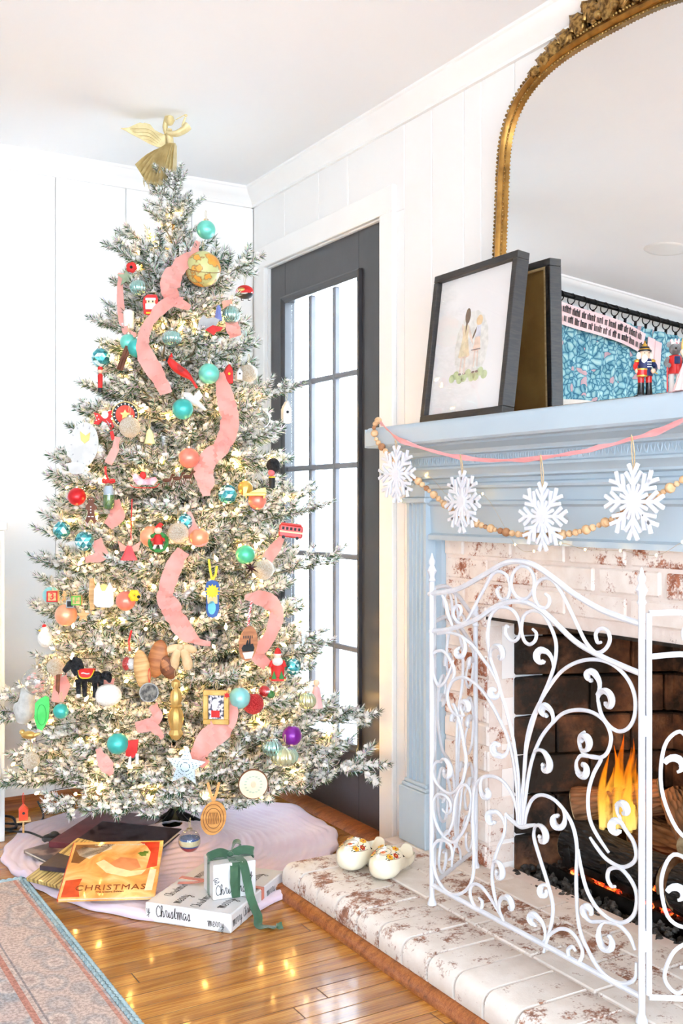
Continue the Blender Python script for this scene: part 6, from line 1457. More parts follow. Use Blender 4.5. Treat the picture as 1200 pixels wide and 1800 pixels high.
for lab, x, y, d, m_ in [('champagne glitter ball in front of the red medallion', 228, 751, 37, GLIT), ('champagne glitter ball right of the elf wreath', 313, 937, 37, GLIT), ('champagne glitter ball next to the dark starburst', 463, 1001, 37, GLIT), ('champagne glitter ball beside the black horse', 98, 1172, 31, GLIT), ('champagne glitter ball at the lower left edge', 55, 1337, 29, GLIT), ('pale glitter ball right of the white birdhouse', 437, 656, 31, GLIT), ('red glitter ball behind the mint bauble by the frame', 445, 1237, 37, REDG)]:
    bauble(lab, x, y, d, m_, grp='glitter balls', off=.02 if 'behind' in lab else .045)
def fill(o, r, cols, n, rr):
    for i in range(n):
        a = random.uniform(0, 2*PI); z = random.uniform(-.75, .5); q = math.sqrt(max(0, 1-z*z))*.85*random.uniform(.4, 1)
        MB().ball((q*r*math.cos(a), q*r*math.sin(a), z*r), rr, 6, 4, sc=(1, 1, .5)).build('sequin', random.choice(cols), o)
o, r = bauble('clear glass ball full of pink and silver sequins at the left edge', 65, 1197, 50, None, 'clear', grp='clear glass balls'); fill(o, r, [PPINK, PWHITE, CAPM, PWHITE], 60, .006)
o, r = bauble('clear glass ball with red filling hung on a red ribbon', 228, 1167, 40, None, 'clear', grp='clear glass balls', ln=.06); MB().ball((-r*.35, 0, 0), r*.6, 14, 10, sc=(.5, .8, 1)).build('red_crystals', REDG, o); MB().ball((r*.15, 0, 0), r*.5, 14, 10, sc=(.8, .3, 1)).build('white_figure', PWHITE, o)
MB().ribbon([(0, 0, r*1.1), (-.003, 0, r*1.1+.03), (.006, .0, r*1.1+.06)], .006, Vector((1, 0, 0)), .001).build('red_ribbon', PRED, o)
o, r = bauble('clear glass ball with coloured sand layers hanging lowest', 333, 1478, 39, None, 'clear', off=.0, grp='clear glass balls')
for z0, z1, mt_ in ((-.9, -.5, PRED), (-.5, -.35, PBLUE), (-.35, .15, C('cream', (232, 220, 176))), (.15, .3, PBLUE)):
    MB().lathe([(math.sqrt(max(0, 1-z*z))*r*.93+1e-5, z*r) for z in [lerp(z0, z1, i/4) for i in range(5)]], 20).build('sand_layer', mt_, o)
bauble('empty clear glass ball at the right edge beside the door', 457, 737, 35, None, 'clear', grp='clear glass balls')
o, r = bauble('clear ball holding a red and green ball, right of the frame', 470, 1215, 36, None, 'clear', grp='clear glass balls'); MB().ball((-r*.3, -.002, 0), r*.55, 14, 10).build('red_ball', REDB, o); MB().ball((r*.35, 0, -r*.3), r*.4, 12, 8).build('green_ball', PGREEN, o)
def card(label, x, y, outline, mat, th=.004, off=.04, rz=0., tilt=0., cat='ornament', name='ornament', puff=0., nm='body', bev=0.):
    """flat or padded ornament; outline in picture pixels around its centre"""
    o, s = orn(label, x, y, off, rz, cat, name, tilt); cz_ = max(1e-6, math.cos(rz))
    b_ = MB().prism([(px*s/cz_, -py*s) for px, py in outline][::-1], -th/2, th/2, puff=puff, bev=bev).build(nm, mat, o)
    return o, s
def deco(o, s, outline, mat, nm, y=-.004, th=.0016, rz=0., puff=0.): return MB().prism([(px*s, -py*s) for px, py in outline][::-1], y-th/2, y+th/2, puff=puff).build(nm, mat, o)
def E_(cx, cy, rx, ry, n=16, rot=0): return [(cx+rx*math.cos(2*PI*i/n)*math.cos(rot)-ry*math.sin(2*PI*i/n)*math.sin(rot), cy+rx*math.cos(2*PI*i/n)*math.sin(rot)+ry*math.sin(2*PI*i/n)*math.cos(rot)) for i in range(n)]
def Rct(x0, y0, x1, y1): return [(x0, y0), (x1, y0), (x1, y1), (x0, y1)]
def star(n, ro, ri, rot=-PI/2): return [((ro if i % 2 == 0 else ri)*math.cos(rot+PI*i/n), (ro if i % 2 == 0 else ri)*math.sin(rot+PI*i/n)) for i in range(2*n)]
# globe
o, s = orn('old map globe ornament near the top right of the tree', 357, 473, .03, .4, 'globe', 'globe_ornament')
gm_, nt, N, L, b = node_mat('map_globe'); v = mapping(N, L, (1, 1, 1)); r1 = ramp(N, [(.46, (190, 190, 130)), (.5, (150, 110, 60)), (.53, (226, 160, 66)), (.7, (214, 140, 50))]); L.new(noise(N, L, v, 26, 4), r1.inputs[0]); L.new(r1.outputs[0], b.inputs['Base Color']); b.inputs['Roughness'].default_value = .4
MB().ball((0, 0, 0), 31*s, 28, 18).build('globe_ball', gm_, o); MB().lathe([(31.4*s, -.0008), (31.4*s, .0008)], 32, M=Rm(.4, 'X')).build('equator_line', WOODD, o); MB().lathe([(.004, 30*s), (.004, 34*s), (.002, 35*s)], 10).build('cap', CAPM, o); thread(o, 34*s, 34*s+.03)
# bead santa plaque
o, s = card('pixel bead santa plaque on the upper left', 265, 537, [(-12, -14), (-6, -19), (10, -19), (13, -12), (12, 2), (14, 6), (12, 16), (2, 19), (-12, 15), (-13, 4), (-14, -6)], PRED, .005, name='santa_plaque')
deco(o, s, Rct(-9, -13, 9, -9), PWHITE, 'hat_trim'); deco(o, s, Rct(-7, -9, 8, -3), C('face', (244, 206, 170)), 'face'); deco(o, s, Rct(-9, -3, 9, 7), PWHITE, 'beard'); deco(o, s, Rct(-8, 12, 8, 15), PYEL, 'belt', y=-.0042)
for ex_ in (-3, 4): deco(o, s, Rct(ex_-1, -8, ex_+1, -5), PBLK, 'eye', y=-.005)
# round robin
o, s = orn('round red robin ornament hanging free beside the door casing', 430, 513, .04, 0, 'bird', 'robin_ornament'); MB().ball((0, 0, 0), 15*s, 18, 12, sc=(1.05, .8, .78)).build('body', PRED, o); MB().ball((0, 0, -4*s), 14.4*s, 18, 12, sc=(1.05, .8, .6)).build('belly', PBLK, o); MB().ball((-5*s, -11*s, 2*s), 5*s, 12, 8, sc=(1.4, .3, .7)).build('gold_scene', GGOLD, o); MB().tube([(-14*s, -5*s, -3*s), (0, -12.5*s, -5*s), (14*s, -5*s, -2*s)], 1.2*s, 6).build('white_stripe', PWHITE, o)
for q in (-6, 6): MB().tube([(q*s, 0, -10*s), (q*s, 0, -15*s), ((q+4)*s, -2*s, -15*s)], .8*s, 5).build('foot', PBLK, o)
thread(o, 12*s, 12*s+.04)
# cardinal
o, s = orn('red cardinal bird perched on a branch of the upper tree', 320, 652, .045, 0, 'bird', 'cardinal_ornament')
P = spline([(-24*s, 0, 22*s), (-18*s, 0, 14*s), (-8*s, 0, 4*s), (4*s, 0, -4*s), (13*s, 0, -11*s), (20*s, 0, -20*s), (26*s, 0, -30*s)], 4); k_ = len(P)
MB().tube(P, [max(.3, v_)*s for v_ in [interp([(0, 4), (.1, 7.5), (.3, 10), (.5, 9.5), (.68, 5), (.8, 3), (1, 3.2)], i/(k_-1)) for i in range(k_)]], 14, flat=.8).build('body', PRED, o)
MB().tube([(-20*s, 0, 24*s), (-18*s, 0, 31*s)], [4*s, .4*s], 8).build('crest', PRED, o); MB().ball((-25*s, -1*s, 20*s), 4.4*s, 10, 8).build('mask', PBLK, o); MB().tube([(-28*s, -1*s, 20*s), (-33*s, -2*s, 18*s)], [2*s, .3*s], 6).build('beak', C('orange', (232, 130, 50)), o)
MB().ball((-3*s, -7*s, 0), 9*s, 12, 8, sc=(1.2, .35, .6), M=Rm(.65, 'Y')).build('wing', C('dark_red', (172, 44, 44)), o)
for q in (-2, 4): MB().tube([(q*s, 0, -8*s), (q*s, 0, -16*s)], .7*s, 5).build('leg', PBRN, o)
# birdhouses
def house(lab, x, y, w, h_, m1, m2, off=.04, post=None):
    o, s = orn(lab, x, y, off, .35, 'birdhouse', 'birdhouse_ornament'); w *= s; h_ *= s
    MB().add([(-w/2, -w/2, -h_/2), (w/2, -w/2, -h_/2), (w/2, w/2, -h_/2), (-w/2, w/2, -h_/2), (-w/2, -w/2, h_*.12), (w/2, -w/2, h_*.12), (w/2, w/2, h_*.12), (-w/2, w/2, h_*.12), (0, -w/2, h_*.45), (0, w/2, h_*.45)], [(3, 2, 1, 0), (0, 1, 5, 8, 4), (2, 3, 7, 9, 6), (1, 2, 6, 5), (3, 0, 4, 7), (4, 8, 9, 7), (5, 6, 9, 8)]).build('house_body', m1, o, smooth=False)
    for sg in (-1, 1): MB().box((0, -w*.6, 0), (w*.78, w*.6, .0015), M=Tm(0, 0, h_*.47) @ (Rm(math.atan2(h_*.33, w/2), 'Y') if sg > 0 else Rm(PI-math.atan2(h_*.33, w/2), 'Y'))).build('roof', m2, o, smooth=False)
    MB().lathe([(w*.16, 0), (w*.16, .001)], 12, M=Tm(0, -w/2-.0006, -h_*.02) @ Rm(PI/2, 'X')).build('entry_hole', PBLK if m1 != PRED else PYEL, o)
    if post: MB().box((-w*.8, -w*.8, -h_/2-.003), (w*.8, w*.8, -h_/2)).build('platform', WOODL, o, smooth=False); MB().tube([(0, 0, -h_/2), (0, 0, -h_/2-post*s)], .003, 8).build('post', WOODL, o)
    thread(o, h_*.47, h_*.47+.035, PRED if post else STR); return o
house('small red birdhouse ornament right of the mint bauble', 401, 657, 14, 34, PRED, PRED); house('tiny white birdhouse ornament right of the red one', 420, 657, 10, 22, PWHITE, PGREY)
house('red birdhouse on a wooden post at the bottom left', 41, 1427, 15, 26, C('orange_red', (226, 78, 40)), C('orange_red', (226, 78, 40)), .02, 24)
house('white snowy house ornament hanging beside the door', 503, 724, 15, 40, PWHITE, PWHITE, .06)
# fabric fox-like piece with red scarf
o, s = card('grey felt house shape with red trim on the upper right', 372, 568, [(-26, 12), (-22, -4), (-14, -16), (-8, -8), (4, -10), (14, -6), (8, 4), (-8, 12)], PGREY, .006, name='felt_ornament'); deco(o, s, [(-12, 12), (2, 4), (20, 8), (16, 14), (8, 16), (4, 22), (-2, 18)], PRED, 'red_trim')
# blue tassel
o, s = orn('small blue and white tassel among the upper branches', 384, 548, .03, 0, 'tassel', 'tassel_ornament'); MB().lathe([(7*s, -16*s), (6*s, -4*s), (4*s, 8*s), (1*s, 12*s)], 12, lob=.2, lobn=6).build('tassel', C('periwinkle', (120, 134, 196)), o); thread(o, 12*s, 18*s)
# red black medallion
o, s = orn('round red and black medallion on the upper left', 220, 729, .03, .1, 'medallion', 'medallion_ornament'); F = Rm(PI/2, 'X')
MB().lathe([(23*s, -.002), (23*s, .002)], 36, M=F).build('rim', GGOLD, o); MB().lathe([(22*s, -.002), (22*s, .003)], 36, M=F).build('black_band', PBLK, o); MB().lathe([(16.5*s, -.002), (16.5*s, .0036)], 32, M=F).build('red_centre', C('vermilion', (222, 70, 48)), o)
MB().prism(star(5, 9*s, 4.5*s, PI/2), -.005, -.0036).build('emblem', GGOLD, o)
for i in range(18): a = 2*PI*i/18; MB().box((-.9*s, -.0038, 17.5*s), (.9*s, -.003, 20.5*s), M=Rm(a, 'Y')).build('rim_lettering', PWHITE, o, smooth=False)
thread(o, 22*s, 30*s)
# red bow with candy striped leg
o, s = card('red spotted bow with striped stocking left of the medallion', 183, 735, [(-18, -10), (-10, -8), (-2, -2), (4, -10), (14, -14), (20, -8), (12, 0), (18, 14), (12, 22), (6, 10), (-4, 4), (-10, 12), (-18, 10), (-14, 0)], PRED, .006, name='bow_ornament'); deco(o, s, E_(2, -6, 6, 7), PWHITE, 'knot'); deco(o, s, [(10, 24), (16, 22), (20, 36), (14, 40)], PRED, 'stocking')
for q in ((-12, -4), (-9, 2), (-13, 4), (14, -6), (12, 10)): deco(o, s, E_(*q, 1.2, 1.2, 8), PWHITE, 'spot')
# white plate clock
o, s = card('white ceramic clock face plaque hanging on the left', 147, 782, E_(0, 0, 26, 40, 28, .12), pm('ceramic_white', (204, 203, 199), .5, col2=(190, 189, 186), scale=20), .005, .05, name='clock_plaque')
for i in range(12): a = 2*PI*i/12; deco(o, s, [(20*math.cos(a)-1.2*math.sin(a), 32*math.sin(a)+1.2*math.cos(a)), (24*math.cos(a), 38*math.sin(a)), (20*math.cos(a)+1.2*math.sin(a), 32*math.sin(a)-1.2*math.cos(a))], PGREY, 'hour_mark', y=-.0032)
deco(o, s, [(-6, -24), (4, -16), (12, -22), (10, -8), (2, -2), (-4, -8)], GGOLD, 'gold_hands', y=-.0035); thread(o, 38*s, 46*s)
o, s = card('small white ceramic shell plaque under the clock plaque', 135, 823, [(-17, -8), (-6, -11), (6, -10), (17, -6), (12, 8), (0, 11), (-12, 8)], pm('ceramic_white', (226, 224, 218)), .005, .05, name='shell_plaque', puff=.003)
# capsule with red bow
o, s = orn('clear capsule ornament with green scene and red bow', 191, 872, .045, 0, 'ornament', 'capsule_ornament'); MB().lathe([(1e-4, -26*s), (7*s, -24*s), (10.5*s, -17*s), (10.5*s, 14*s), (7*s, 21*s), (3*s, 24*s)], 20).build('glass_capsule', CLEAR, o)
MB().lathe([(1e-4, -24*s), (7*s, -22*s), (9.6*s, -16*s), (9.6*s, 2*s)], 18).build('moss', pm('moss', (96, 128, 50), .9, col2=(60, 96, 60), scale=60, bump=.6, bscale=120), o); MB().lathe([(9*s, 2*s), (9*s, 12*s), (6*s, 18*s)], 16).build('snow_scene', C('sky_grey', (176, 190, 204)), o)
for sg in (-1, 1): MB().ribbon(spline([(0, -.004, 25*s), (sg*7*s, -.006, 29*s), (sg*12*s, -.004, 26*s), (sg*5*s, -.003, 24*s), (0, -.004, 25*s)], 3), 4*s, Vector((0, .3, 1)), .0006).build('bow_loop', PRED, o)
MB().ribbon([(0, 0, 25*s), (-5*s, 0, 38*s), (-6*s, 0, 52*s)], 4*s, Vector((1, 0, 0)), .0006).build('hanging_ribbon', PRED, o)
# gingerbread figures
GB_ = [(-3, -23), (3, -23), (6, -18), (4, -13), (9, -8), (10, -2), (5, 0), (6, 8), (10, 18), (6, 23), (1, 16), (-1, 16), (-6, 23), (-10, 18), (-6, 8), (-5, 0), (-10, -2), (-9, -8), (-4, -13), (-6, -18)]
o, s = card('brown gingerbread figure with white icing on the left', 160, 897, GB_, C('ginger', (112, 66, 46)), .006, .05, name='gingerbread_ornament')
for q in (-6, -1, 4): deco(o, s, E_(0, q, 1.3, 1.3, 8), PWHITE, 'icing_button')
deco(o, s, Rct(-5, 10, -1, 12), PWHITE, 'icing_line'); deco(o, s, Rct(1, 10, 5, 12), PWHITE, 'icing_line')
for ex_ in (-2, 2): deco(o, s, E_(ex_, -19, .8, .8, 6), PWHITE, 'icing_eye')
o, s = card('tiny tan gingerbread figure between the letter blocks', 113, 1048, [(p*.42, q*.42) for p, q in GB_], WOODL, .004, .03, name='gingerbread_ornament')
o, s = card('tan gingerbread star figure right of the peach bauble', 146, 1082, star(5, 12, 6), WOODL, .004, .03, name='gingerbread_ornament')
# sleigh and reindeer
o, s = orn('pink sleigh with red rider pulled by brown reindeer at mid tree', 285, 842, .045, 0, 'ornament', 'sleigh_ornament')
MB().prism([(x*s, -y*s) for x, y in [(-52, -6), (-46, -10), (-40, 0), (-24, 2), (-12, -4), (-8, 2), (-14, 10), (-44, 10), (-50, 2)]][::-1], -.006, .006).build('sleigh_body', pm('rose_tin', (226, 130, 136), .4, .2, col2=(240, 190, 190), scale=40), o)
MB().tube(spline([(-56*s, -.005, -10*s), (-46*s, -.005, -15*s), (-14*s, -.005, -15*s), (-4*s, -.005, -8*s)], 4), .0013, 5).build('runner', PRED, o); MB().ball((-34*s, 0, 6*s), 6*s, 12, 8, sc=(1, .8, 1.2)).build('rider', PRED, o)
for i, x in enumerate((8, 26, 44)):
    dz = i*3-2; MB().ball((x*s, 0, dz*s), 6*s, 12, 8, sc=(1.3, .5, .6)).tube([((x+6)*s, 0, (dz+1)*s), ((x+9)*s, 0, (dz+8)*s)], [2*s, 1.6*s], 6).ball(((x+11)*s, 0, (dz+9)*s), 2.6*s, 8, 6, sc=(1.4, .8, .8)).build('reindeer_body', PBRN, o)
    for lx in (-6, -3, 4, 7): MB().tube([((x+lx)*s, 0, (dz-2)*s), ((x+lx+(2 if lx > 0 else -2))*s, 0, (dz-13)*s)], .7*s, 5).build('reindeer_leg', PBRN, o)
# elf in wreath
o, s = orn('elf in red sitting in a green wreath, centre left', 278, 945, .05, 0, 'ornament', 'elf_ornament'); wr_ = MB().tube([(15*s*math.cos(t*PI/12), .003*math.sin(t*4), -8*s+15*s*math.sin(t*PI/12)) for t in range(24)], [3.4*s*(1+.25*(t % 2)) for t in range(24)], 7, closed=True); wr_.build('wreath', PGREEN, o)
MB().lathe([(8*s, -12*s), (8.5*s, -4*s), (6*s, 5*s), (3*s, 7*s)], 14).build('coat', PRED, o); MB().ball((0, -.002, 13*s), 7*s, 14, 10).build('head', SKIN, o); MB().tube(spline([(0, 0, 16*s), (4*s, 0, 23*s), (9*s, 0, 22*s)], 4), [7*s, 6*s, 5*s, 4.4*s, 4*s, 3*s, 2*s, 1.4*s, 1*s], 10).build('hat', PRED, o)
for sg in (-1, 1): MB().tube([(sg*7*s, 0, 2*s), (sg*12*s, -.004, -6*s)], 2.4*s, 7).build('arm', PRED, o); MB().tube([(sg*4*s, -.003, -12*s), (sg*7*s, -.008, -20*s)], 2.6*s, 7).build('striped_leg', PWHITE, o)
# gold chaise
o, s = orn('gold chaise lounge ornament on the right of mid tree', 448, 866, .05, 0, 'ornament', 'chaise_ornament'); MB().bbox((-18*s, -.012, -6*s), (20*s, .012, 0), .002).prism([(-20*s, -6*s), (-16*s, -6*s), (-12*s, 9*s), (-20*s, 10*s)], -.012, .012).build('chaise_seat', GOLDB, o)
MB().prism([(-12*s, 0), (20*s, 0), (18*s, 9*s), (4*s, 6*s)], .006, .012).build('chaise_back', GOLDB, o)
for q in (-15, 16): MB().tube([(q*s, -.008, -6*s), (q*s, -.008, -10*s)], 1.3*s, 6).build('leg', GOLDB, o)
# guard
o, s = orn('guard figure with tall black fur hat beside the door', 478, 832, .04, 0, 'figure', 'guard_ornament'); FURB = pm('black_fur', (26, 26, 28), .95, col2=(40, 40, 42), scale=80, bump=.8, bscale=160)
MB().ball((2*s, 0, 14*s), 12*s, 14, 10, sc=(1, .8, 1.05)).build('fur_hat', FURB, o); MB().ball((-1*s, -.005, 1*s), 6*s, 12, 8).build('face', C('rosy', (236, 120, 124)), o); MB().lathe([(5*s, -26*s), (5.6*s, -8*s), (4*s, -5*s)], 12).build('body', PBLK, o); MB().lathe([(5.8*s, -8*s), (5.8*s, -5.5*s)], 12).build('collar', PYEL, o); thread(o, 26*s, 40*s)
# trolley
o, s = orn('red double deck trolley car ornament over the door glass', 511, 933, .05, .1, 'trolley', 'trolley_ornament', tilt=.12); MB().bbox((-21*s, -.010, -12*s), (21*s, .010, 10*s), .004).build('car_body', C('tram_red', (206, 62, 58), .3), o); MB().bbox((-20*s, -.0108, -4*s), (21.5*s, .0108, -1*s), .001).build('cream_band', C('cream', (232, 220, 176)), o); MB().bbox((-19*s, -.009, 9*s), (18*s, .009, 13*s), .003).build('roof', C('tram_red', (206, 62, 58), .3), o)
for i in range(5): MB().box(((-14+i*7-2)*s, -.0106, 1*s), ((-14+i*7+2)*s, -.0098, 6*s)).build('window', PBLK, o)
for q in (-12, 12): MB().lathe([(3*s, -.002), (3*s, .002)], 12, M=Tm(q*s, -.009, -12*s) @ Rm(PI/2, 'X')).build('wheel', PBLK, o)
thread(o, 13*s, 24*s)
# flip-flop
o, s = card('blue flip-flop ornament with yellow sunburst and ribbon', 373, 1053, [(-10, -30), (0, -34), (10, -30), (13, -18), (11, 0), (12, 18), (8, 30), (0, 33), (-8, 30), (-11, 16), (-10, 0), (-13, -16)], PBLUE, .006, .05, .15, name='flip_flop_ornament'); deco(o, s, [(-9, -14), (8, -14), (9, 0), (9, 8), (-8, 8), (-9, -2)], C('sand', (216, 190, 140)), 'sand_scene'); deco(o, s, E_(-1, 15, 7, 12), C('sea', (110, 190, 210)), 'sea_scene')
deco(o, s, [(p, q-14) for p, q in star(12, 13, 9)], PYEL, 'sunburst', y=-.0055, puff=.002); MB().ribbon([(0, -.002, 32*s), (-4*s, 0, 52*s), (-6*s, 0, 70*s)], 4*s, Vector((1, 0, 0)), .0006).build('yellow_ribbon', PYEL, o); MB().ribbon([(0, -.002, 32*s), (6*s, 0, 44*s), (8*s, 0, 58*s)], 4*s, Vector((1, 0, 0)), .0006).build('yellow_ribbon', PYEL, o)
# wooden oval
o, s = card('oval wood slice engraved with a skyline, hung on gingham', 436, 1131, E_(0, 0, 16, 31, 22, .12), WOODM, .005, .05, .2, name='wood_oval_ornament'); deco(o, s, [(-12, 8), (-8, 2), (-6, 6), (-2, -6), (0, -6), (0, 4), (2, 4), (2, -9), (4, -9), (4, 6), (8, 0), (11, 8), (9, 14), (-10, 14)], PBLK, 'skyline', y=-.003); deco(o, s, [(-10, 16), (10, 14), (6, 26), (-6, 27)], PWHITE, 'snow', y=-.003)
for q in range(6): deco(o, s, Rct(-9+q*3, -14, -7.6+q*3, -9), PBLK, 'engraved_letter', y=-.003)
MB().ribbon([(0, 0, 30*s), (2*s, 0, 52*s), (6*s, 0, 74*s)], 4*s, Vector((1, 0, 0)), .0008).build('gingham_ribbon', pm('gingham', (196, 60, 62), .8, col2=(240, 230, 228), scale=220, mix=(.45, .55)), o)
# tin santa figure
o, s = orn('tin santa figure in red coat with green trees on the right', 488, 1168, .05, 0, 'santa', 'santa_ornament'); MB().lathe([(15*s, -28*s), (15*s, -23*s), (11*s, -21*s), (12*s, -6*s), (9*s, 8*s), (5*s, 12*s)], 18, sy=.6).build('coat', PRED, o); MB().bbox((-15*s, -.010, -29*s), (15*s, .010, -24*s), .002).build('base', GGOLD, o); MB().ball((0, -.002, 15*s), 6.5*s, 12, 8).build('head', SKIN, o); MB().ball((0, -.008, 6*s), 9*s, 12, 8, sc=(1.05, .5, .9)).build('beard', PWHITE, o); MB().lathe([(7*s, 18*s), (6*s, 21*s), (3.5*s, 28*s), (1e-4, 30*s)], 12).build('hat', PRED, o); MB().lathe([(7.6*s, 17*s), (7.6*s, 19.5*s)], 12).build('hat_trim', PWHITE, o)
for q in (-6, 7): MB().lathe([(5*s, -24*s), (1e-4, -10*s)], 8, M=Tm(q*s, -.012, 0)).build('painted_tree', PGREEN, o)
for sg in (-1, 1): MB().tube([(sg*9*s, 0, 6*s), (sg*13*s, -.005, -4*s)], 3.4*s, 8).build('arm', PRED, o)
thread(o, 29*s, 52*s)
# gold photo frame
o, s = orn('small gold frame with a red and white picture, low centre', 380, 1243, .06, -.1, 'photo frame', 'photo_frame_ornament')
for a_, b_ in (((-23*s, -.006, -30*s), (23*s, .004, -21*s)), ((-23*s, -.006, 21*s), (23*s, .004, 30*s)), ((-23*s, -.006, -21*s), (-14*s, .004, 21*s)), ((14*s, -.006, -21*s), (23*s, .004, 21*s))): MB().bbox(a_, b_, .0015).build('frame_rail', GGOLD, o, smooth=False)
MB().box((-15*s, 0, -22*s), (15*s, .002, 22*s)).build('picture', pm('tiny_picture', (60, 62, 80), .4, col2=(232, 222, 222), scale=110, mix=(.45, .55)), o); MB().box((-9*s, -.0008, -18*s), (6*s, .0, -6*s)).build('red_patch', PRED, o); MB().ball((-2*s, -.001, 6*s), 6*s, 10, 6, sc=(1, .1, 1.4)).build('white_patch', PWHITE, o); MB().prism(star(6, 6*s, 3*s), -.009, -.006, M=Tm(20*s, 0, 22*s)).build('poinsettia', PRED, o); thread(o, 30*s, 44*s)
# letter blocks
def block(lab, x, y, w, mat, ch):
    o, s = orn(lab, x, y, .045, .1, 'block', 'letter_block_ornament'); w *= s; MB().bbox((-w/2, -w/2, -w/2), (w/2, w/2, w/2), .001).build('block_body', WOODL if ch else PGREY, o, smooth=False)
    if ch:
        for a_, b_ in ((-.5, -.36), (.36, .5)): MB().box((w*a_, -w/2-.0006, -w/2), (w*b_, -w/2, w/2)).box((-w/2, -w/2-.0006, w*a_), (w/2, -w/2, w*b_)).build('painted_border', mat, o, smooth=False)
        put('lettering', text_mesh(ch, w*.85, mat, bold=.0004), o, loc=(0, -w/2-.0006, 0), rot=(PI/2, 0, 0))
    else: MB().box((-w*.35, -w/2-.0006, -w*.35), (w*.35, -w/2, w*.35)).build('photo', PBLK, o, smooth=False)
    thread(o, w/2, w/2+.025)
block('wooden block with red number 3 at the left edge', 93, 1048, 19, PRED, '3'); block('wooden block with green letter F', 135, 1055, 17, C('leaf_green', (110, 176, 70)), 'F'); block('grey cube with a dark photo beside the F block', 124, 1061, 14, None, '')
# apron and spatula
o, s = card('white fabric apron ornament left of centre', 183, 1045, [(-17, -10), (-10, -22), (-6, -8), (6, -8), (10, -22), (16, -10), (17, 18), (10, 23), (-12, 22), (-18, 16)], pm('white_linen', (236, 234, 230), .9, col2=(222, 220, 216), scale=30, bump=.4, bscale=60), .008, .05, name='apron_ornament', puff=.004); deco(o, s, E_(0, -12, 7, 7), GGOLD, 'gold_button')
o, s = card('long pale wooden spatula hanging behind the apron', 162, 1045, [(-4, -28), (2, -29), (5, -10), (4, 26), (-3, 28), (-6, 4)], WOODL, .006, .035, name='spatula_ornament')
# yellow flower on bauble
o, s = orn('yellow felt flower in front of the coral bauble', 236, 1047, .075, 0, 'flower', 'flower_ornament')
for q in range(6): MB().ball((6*s*math.cos(q*PI/3), 0, 6*s*math.sin(q*PI/3)), 5*s, 10, 6, sc=(1, .4, 1)).build('petal', PYEL, o)
MB().ball((8*s, -.003, -2*s), 3*s, 8, 6).build('flower_centre', PBLK, o)
# carved wooden leaves, tan bow
for lab, x, y, w, h_, m_, tl in (('carved warm wood spoon bowl at tree centre', 277, 1158, 17, 34, WOODM, .2), ('light carved wood spoon left of the pair', 250, 1178, 15, 36, WOODL, -.15), ('dark carved wood spoon curling behind the others', 293, 1172, 14, 24, WOODD, -.5)):
    o, s = orn(lab, x, y, .045, 0, 'ornament', 'wood_ornament', tilt=tl); MB().ball((0, 0, 0), h_*s, 16, 12, sc=(w/h_, .25, 1)).build('carved_bowl', m_, o); MB().ball((0, -.004, .002), h_*s*.7, 14, 10, sc=(w/h_, .22, 1)).build('carved_hollow', WOODD if m_ != WOODD else WOODM, o); thread(o, h_*s, h_*s+.03)
o, s = orn('tan fabric bow tied over a cloth doll at tree centre', 318, 1150, .05, 0, 'bow', 'cloth_doll_ornament'); TANF = pm('tan_cloth', (224, 192, 150), .9, col2=(206, 172, 128), scale=20, bump=.3, bscale=60)
for sg in (-1, 1): MB().ball((sg*11*s, 0, 14*s), 13*s, 14, 10, sc=(1.1, .5, .55), M=Rm(sg*.3, 'Y')).build('bow_loop', TANF, o); MB().tube(spline([(sg*4*s, 0, 8*s), (sg*10*s, -.004, -8*s), (sg*13*s, 0, -26*s)], 4), [7*s, 7.5*s, 8*s, 8*s, 8.5*s, 9*s, 9*s, 8*s, 6*s], 10).build('doll_leg', TANF, o)
MB().ball((0, -.005, 12*s), 6*s, 10, 8).build('knot', TANF, o)
# gold turned finial
o, s = orn('tall gold turned finial ornament at the lower centre', 309, 1250, .055, 0, 'ornament', 'finial_ornament'); MB().lathe([(1e-4, -52*s), (8*s, -48*s), (13*s, -40*s), (9*s, -32*s), (11*s, -28*s), (14*s, -12*s), (12*s, 0), (8*s, 6*s), (12*s, 9*s), (8*s, 12*s), (11*s, 20*s), (9*s, 34*s), (4*s, 40*s), (8*s, 44*s), (8*s, 52*s), (2*s, 56*s)], 36, lob=.14, lobn=9).build('finial_body', GGOLD, o); thread(o, 55*s, 76*s)
o, s = orn('round dark photo ornament on a striped cord', 262, 1217, .06, 0, 'medallion', 'photo_medallion'); MB().lathe([(17*s, -.003), (17*s, .003)], 28, M=F).build('rim', PGREY, o); MB().lathe([(15.6*s, -.002), (15.6*s, .0036)], 28, M=F).build('photo', pm('dark_photo', (52, 48, 44), .3, col2=(120, 114, 104), scale=90), o); thread(o, 17*s, 42*s, PRED, .001)
# black horse
o, s = orn('black plush horse with red blanket on the lower left', 153, 1192, .06, 0, 'horse', 'horse_ornament')
MB().tube(spline([(-16*s, 0, 4*s), (-6*s, 0, 6*s), (10*s, 0, 2*s), (24*s, 0, 2*s)], 4), [9*s]+[12*s]*5+[11.5*s]*5+[11*s, 8*s], 14, flat=.9).build('body', FURB, o)
MB().tube(spline([(-14*s, 0, 8*s), (-22*s, 0, 20*s), (-27*s, 0, 26*s)], 4), [9*s]*4+[8*s]*5, 12).tube(spline([(-25*s, 0, 27*s), (-33*s, 0, 20*s), (-40*s, 0, 12*s)], 3), [8*s, 7.5*s, 7*s, 6*s, 5.4*s, 5*s, 4.5*s], 12).build('head', FURB, o)
for q in (-2, 3): MB().tube([((-22+q)*s, q*.001, 32*s), ((-21+q)*s, q*.001, 39*s)], [2.6*s, .6*s], 6).build('ear', FURB, o)
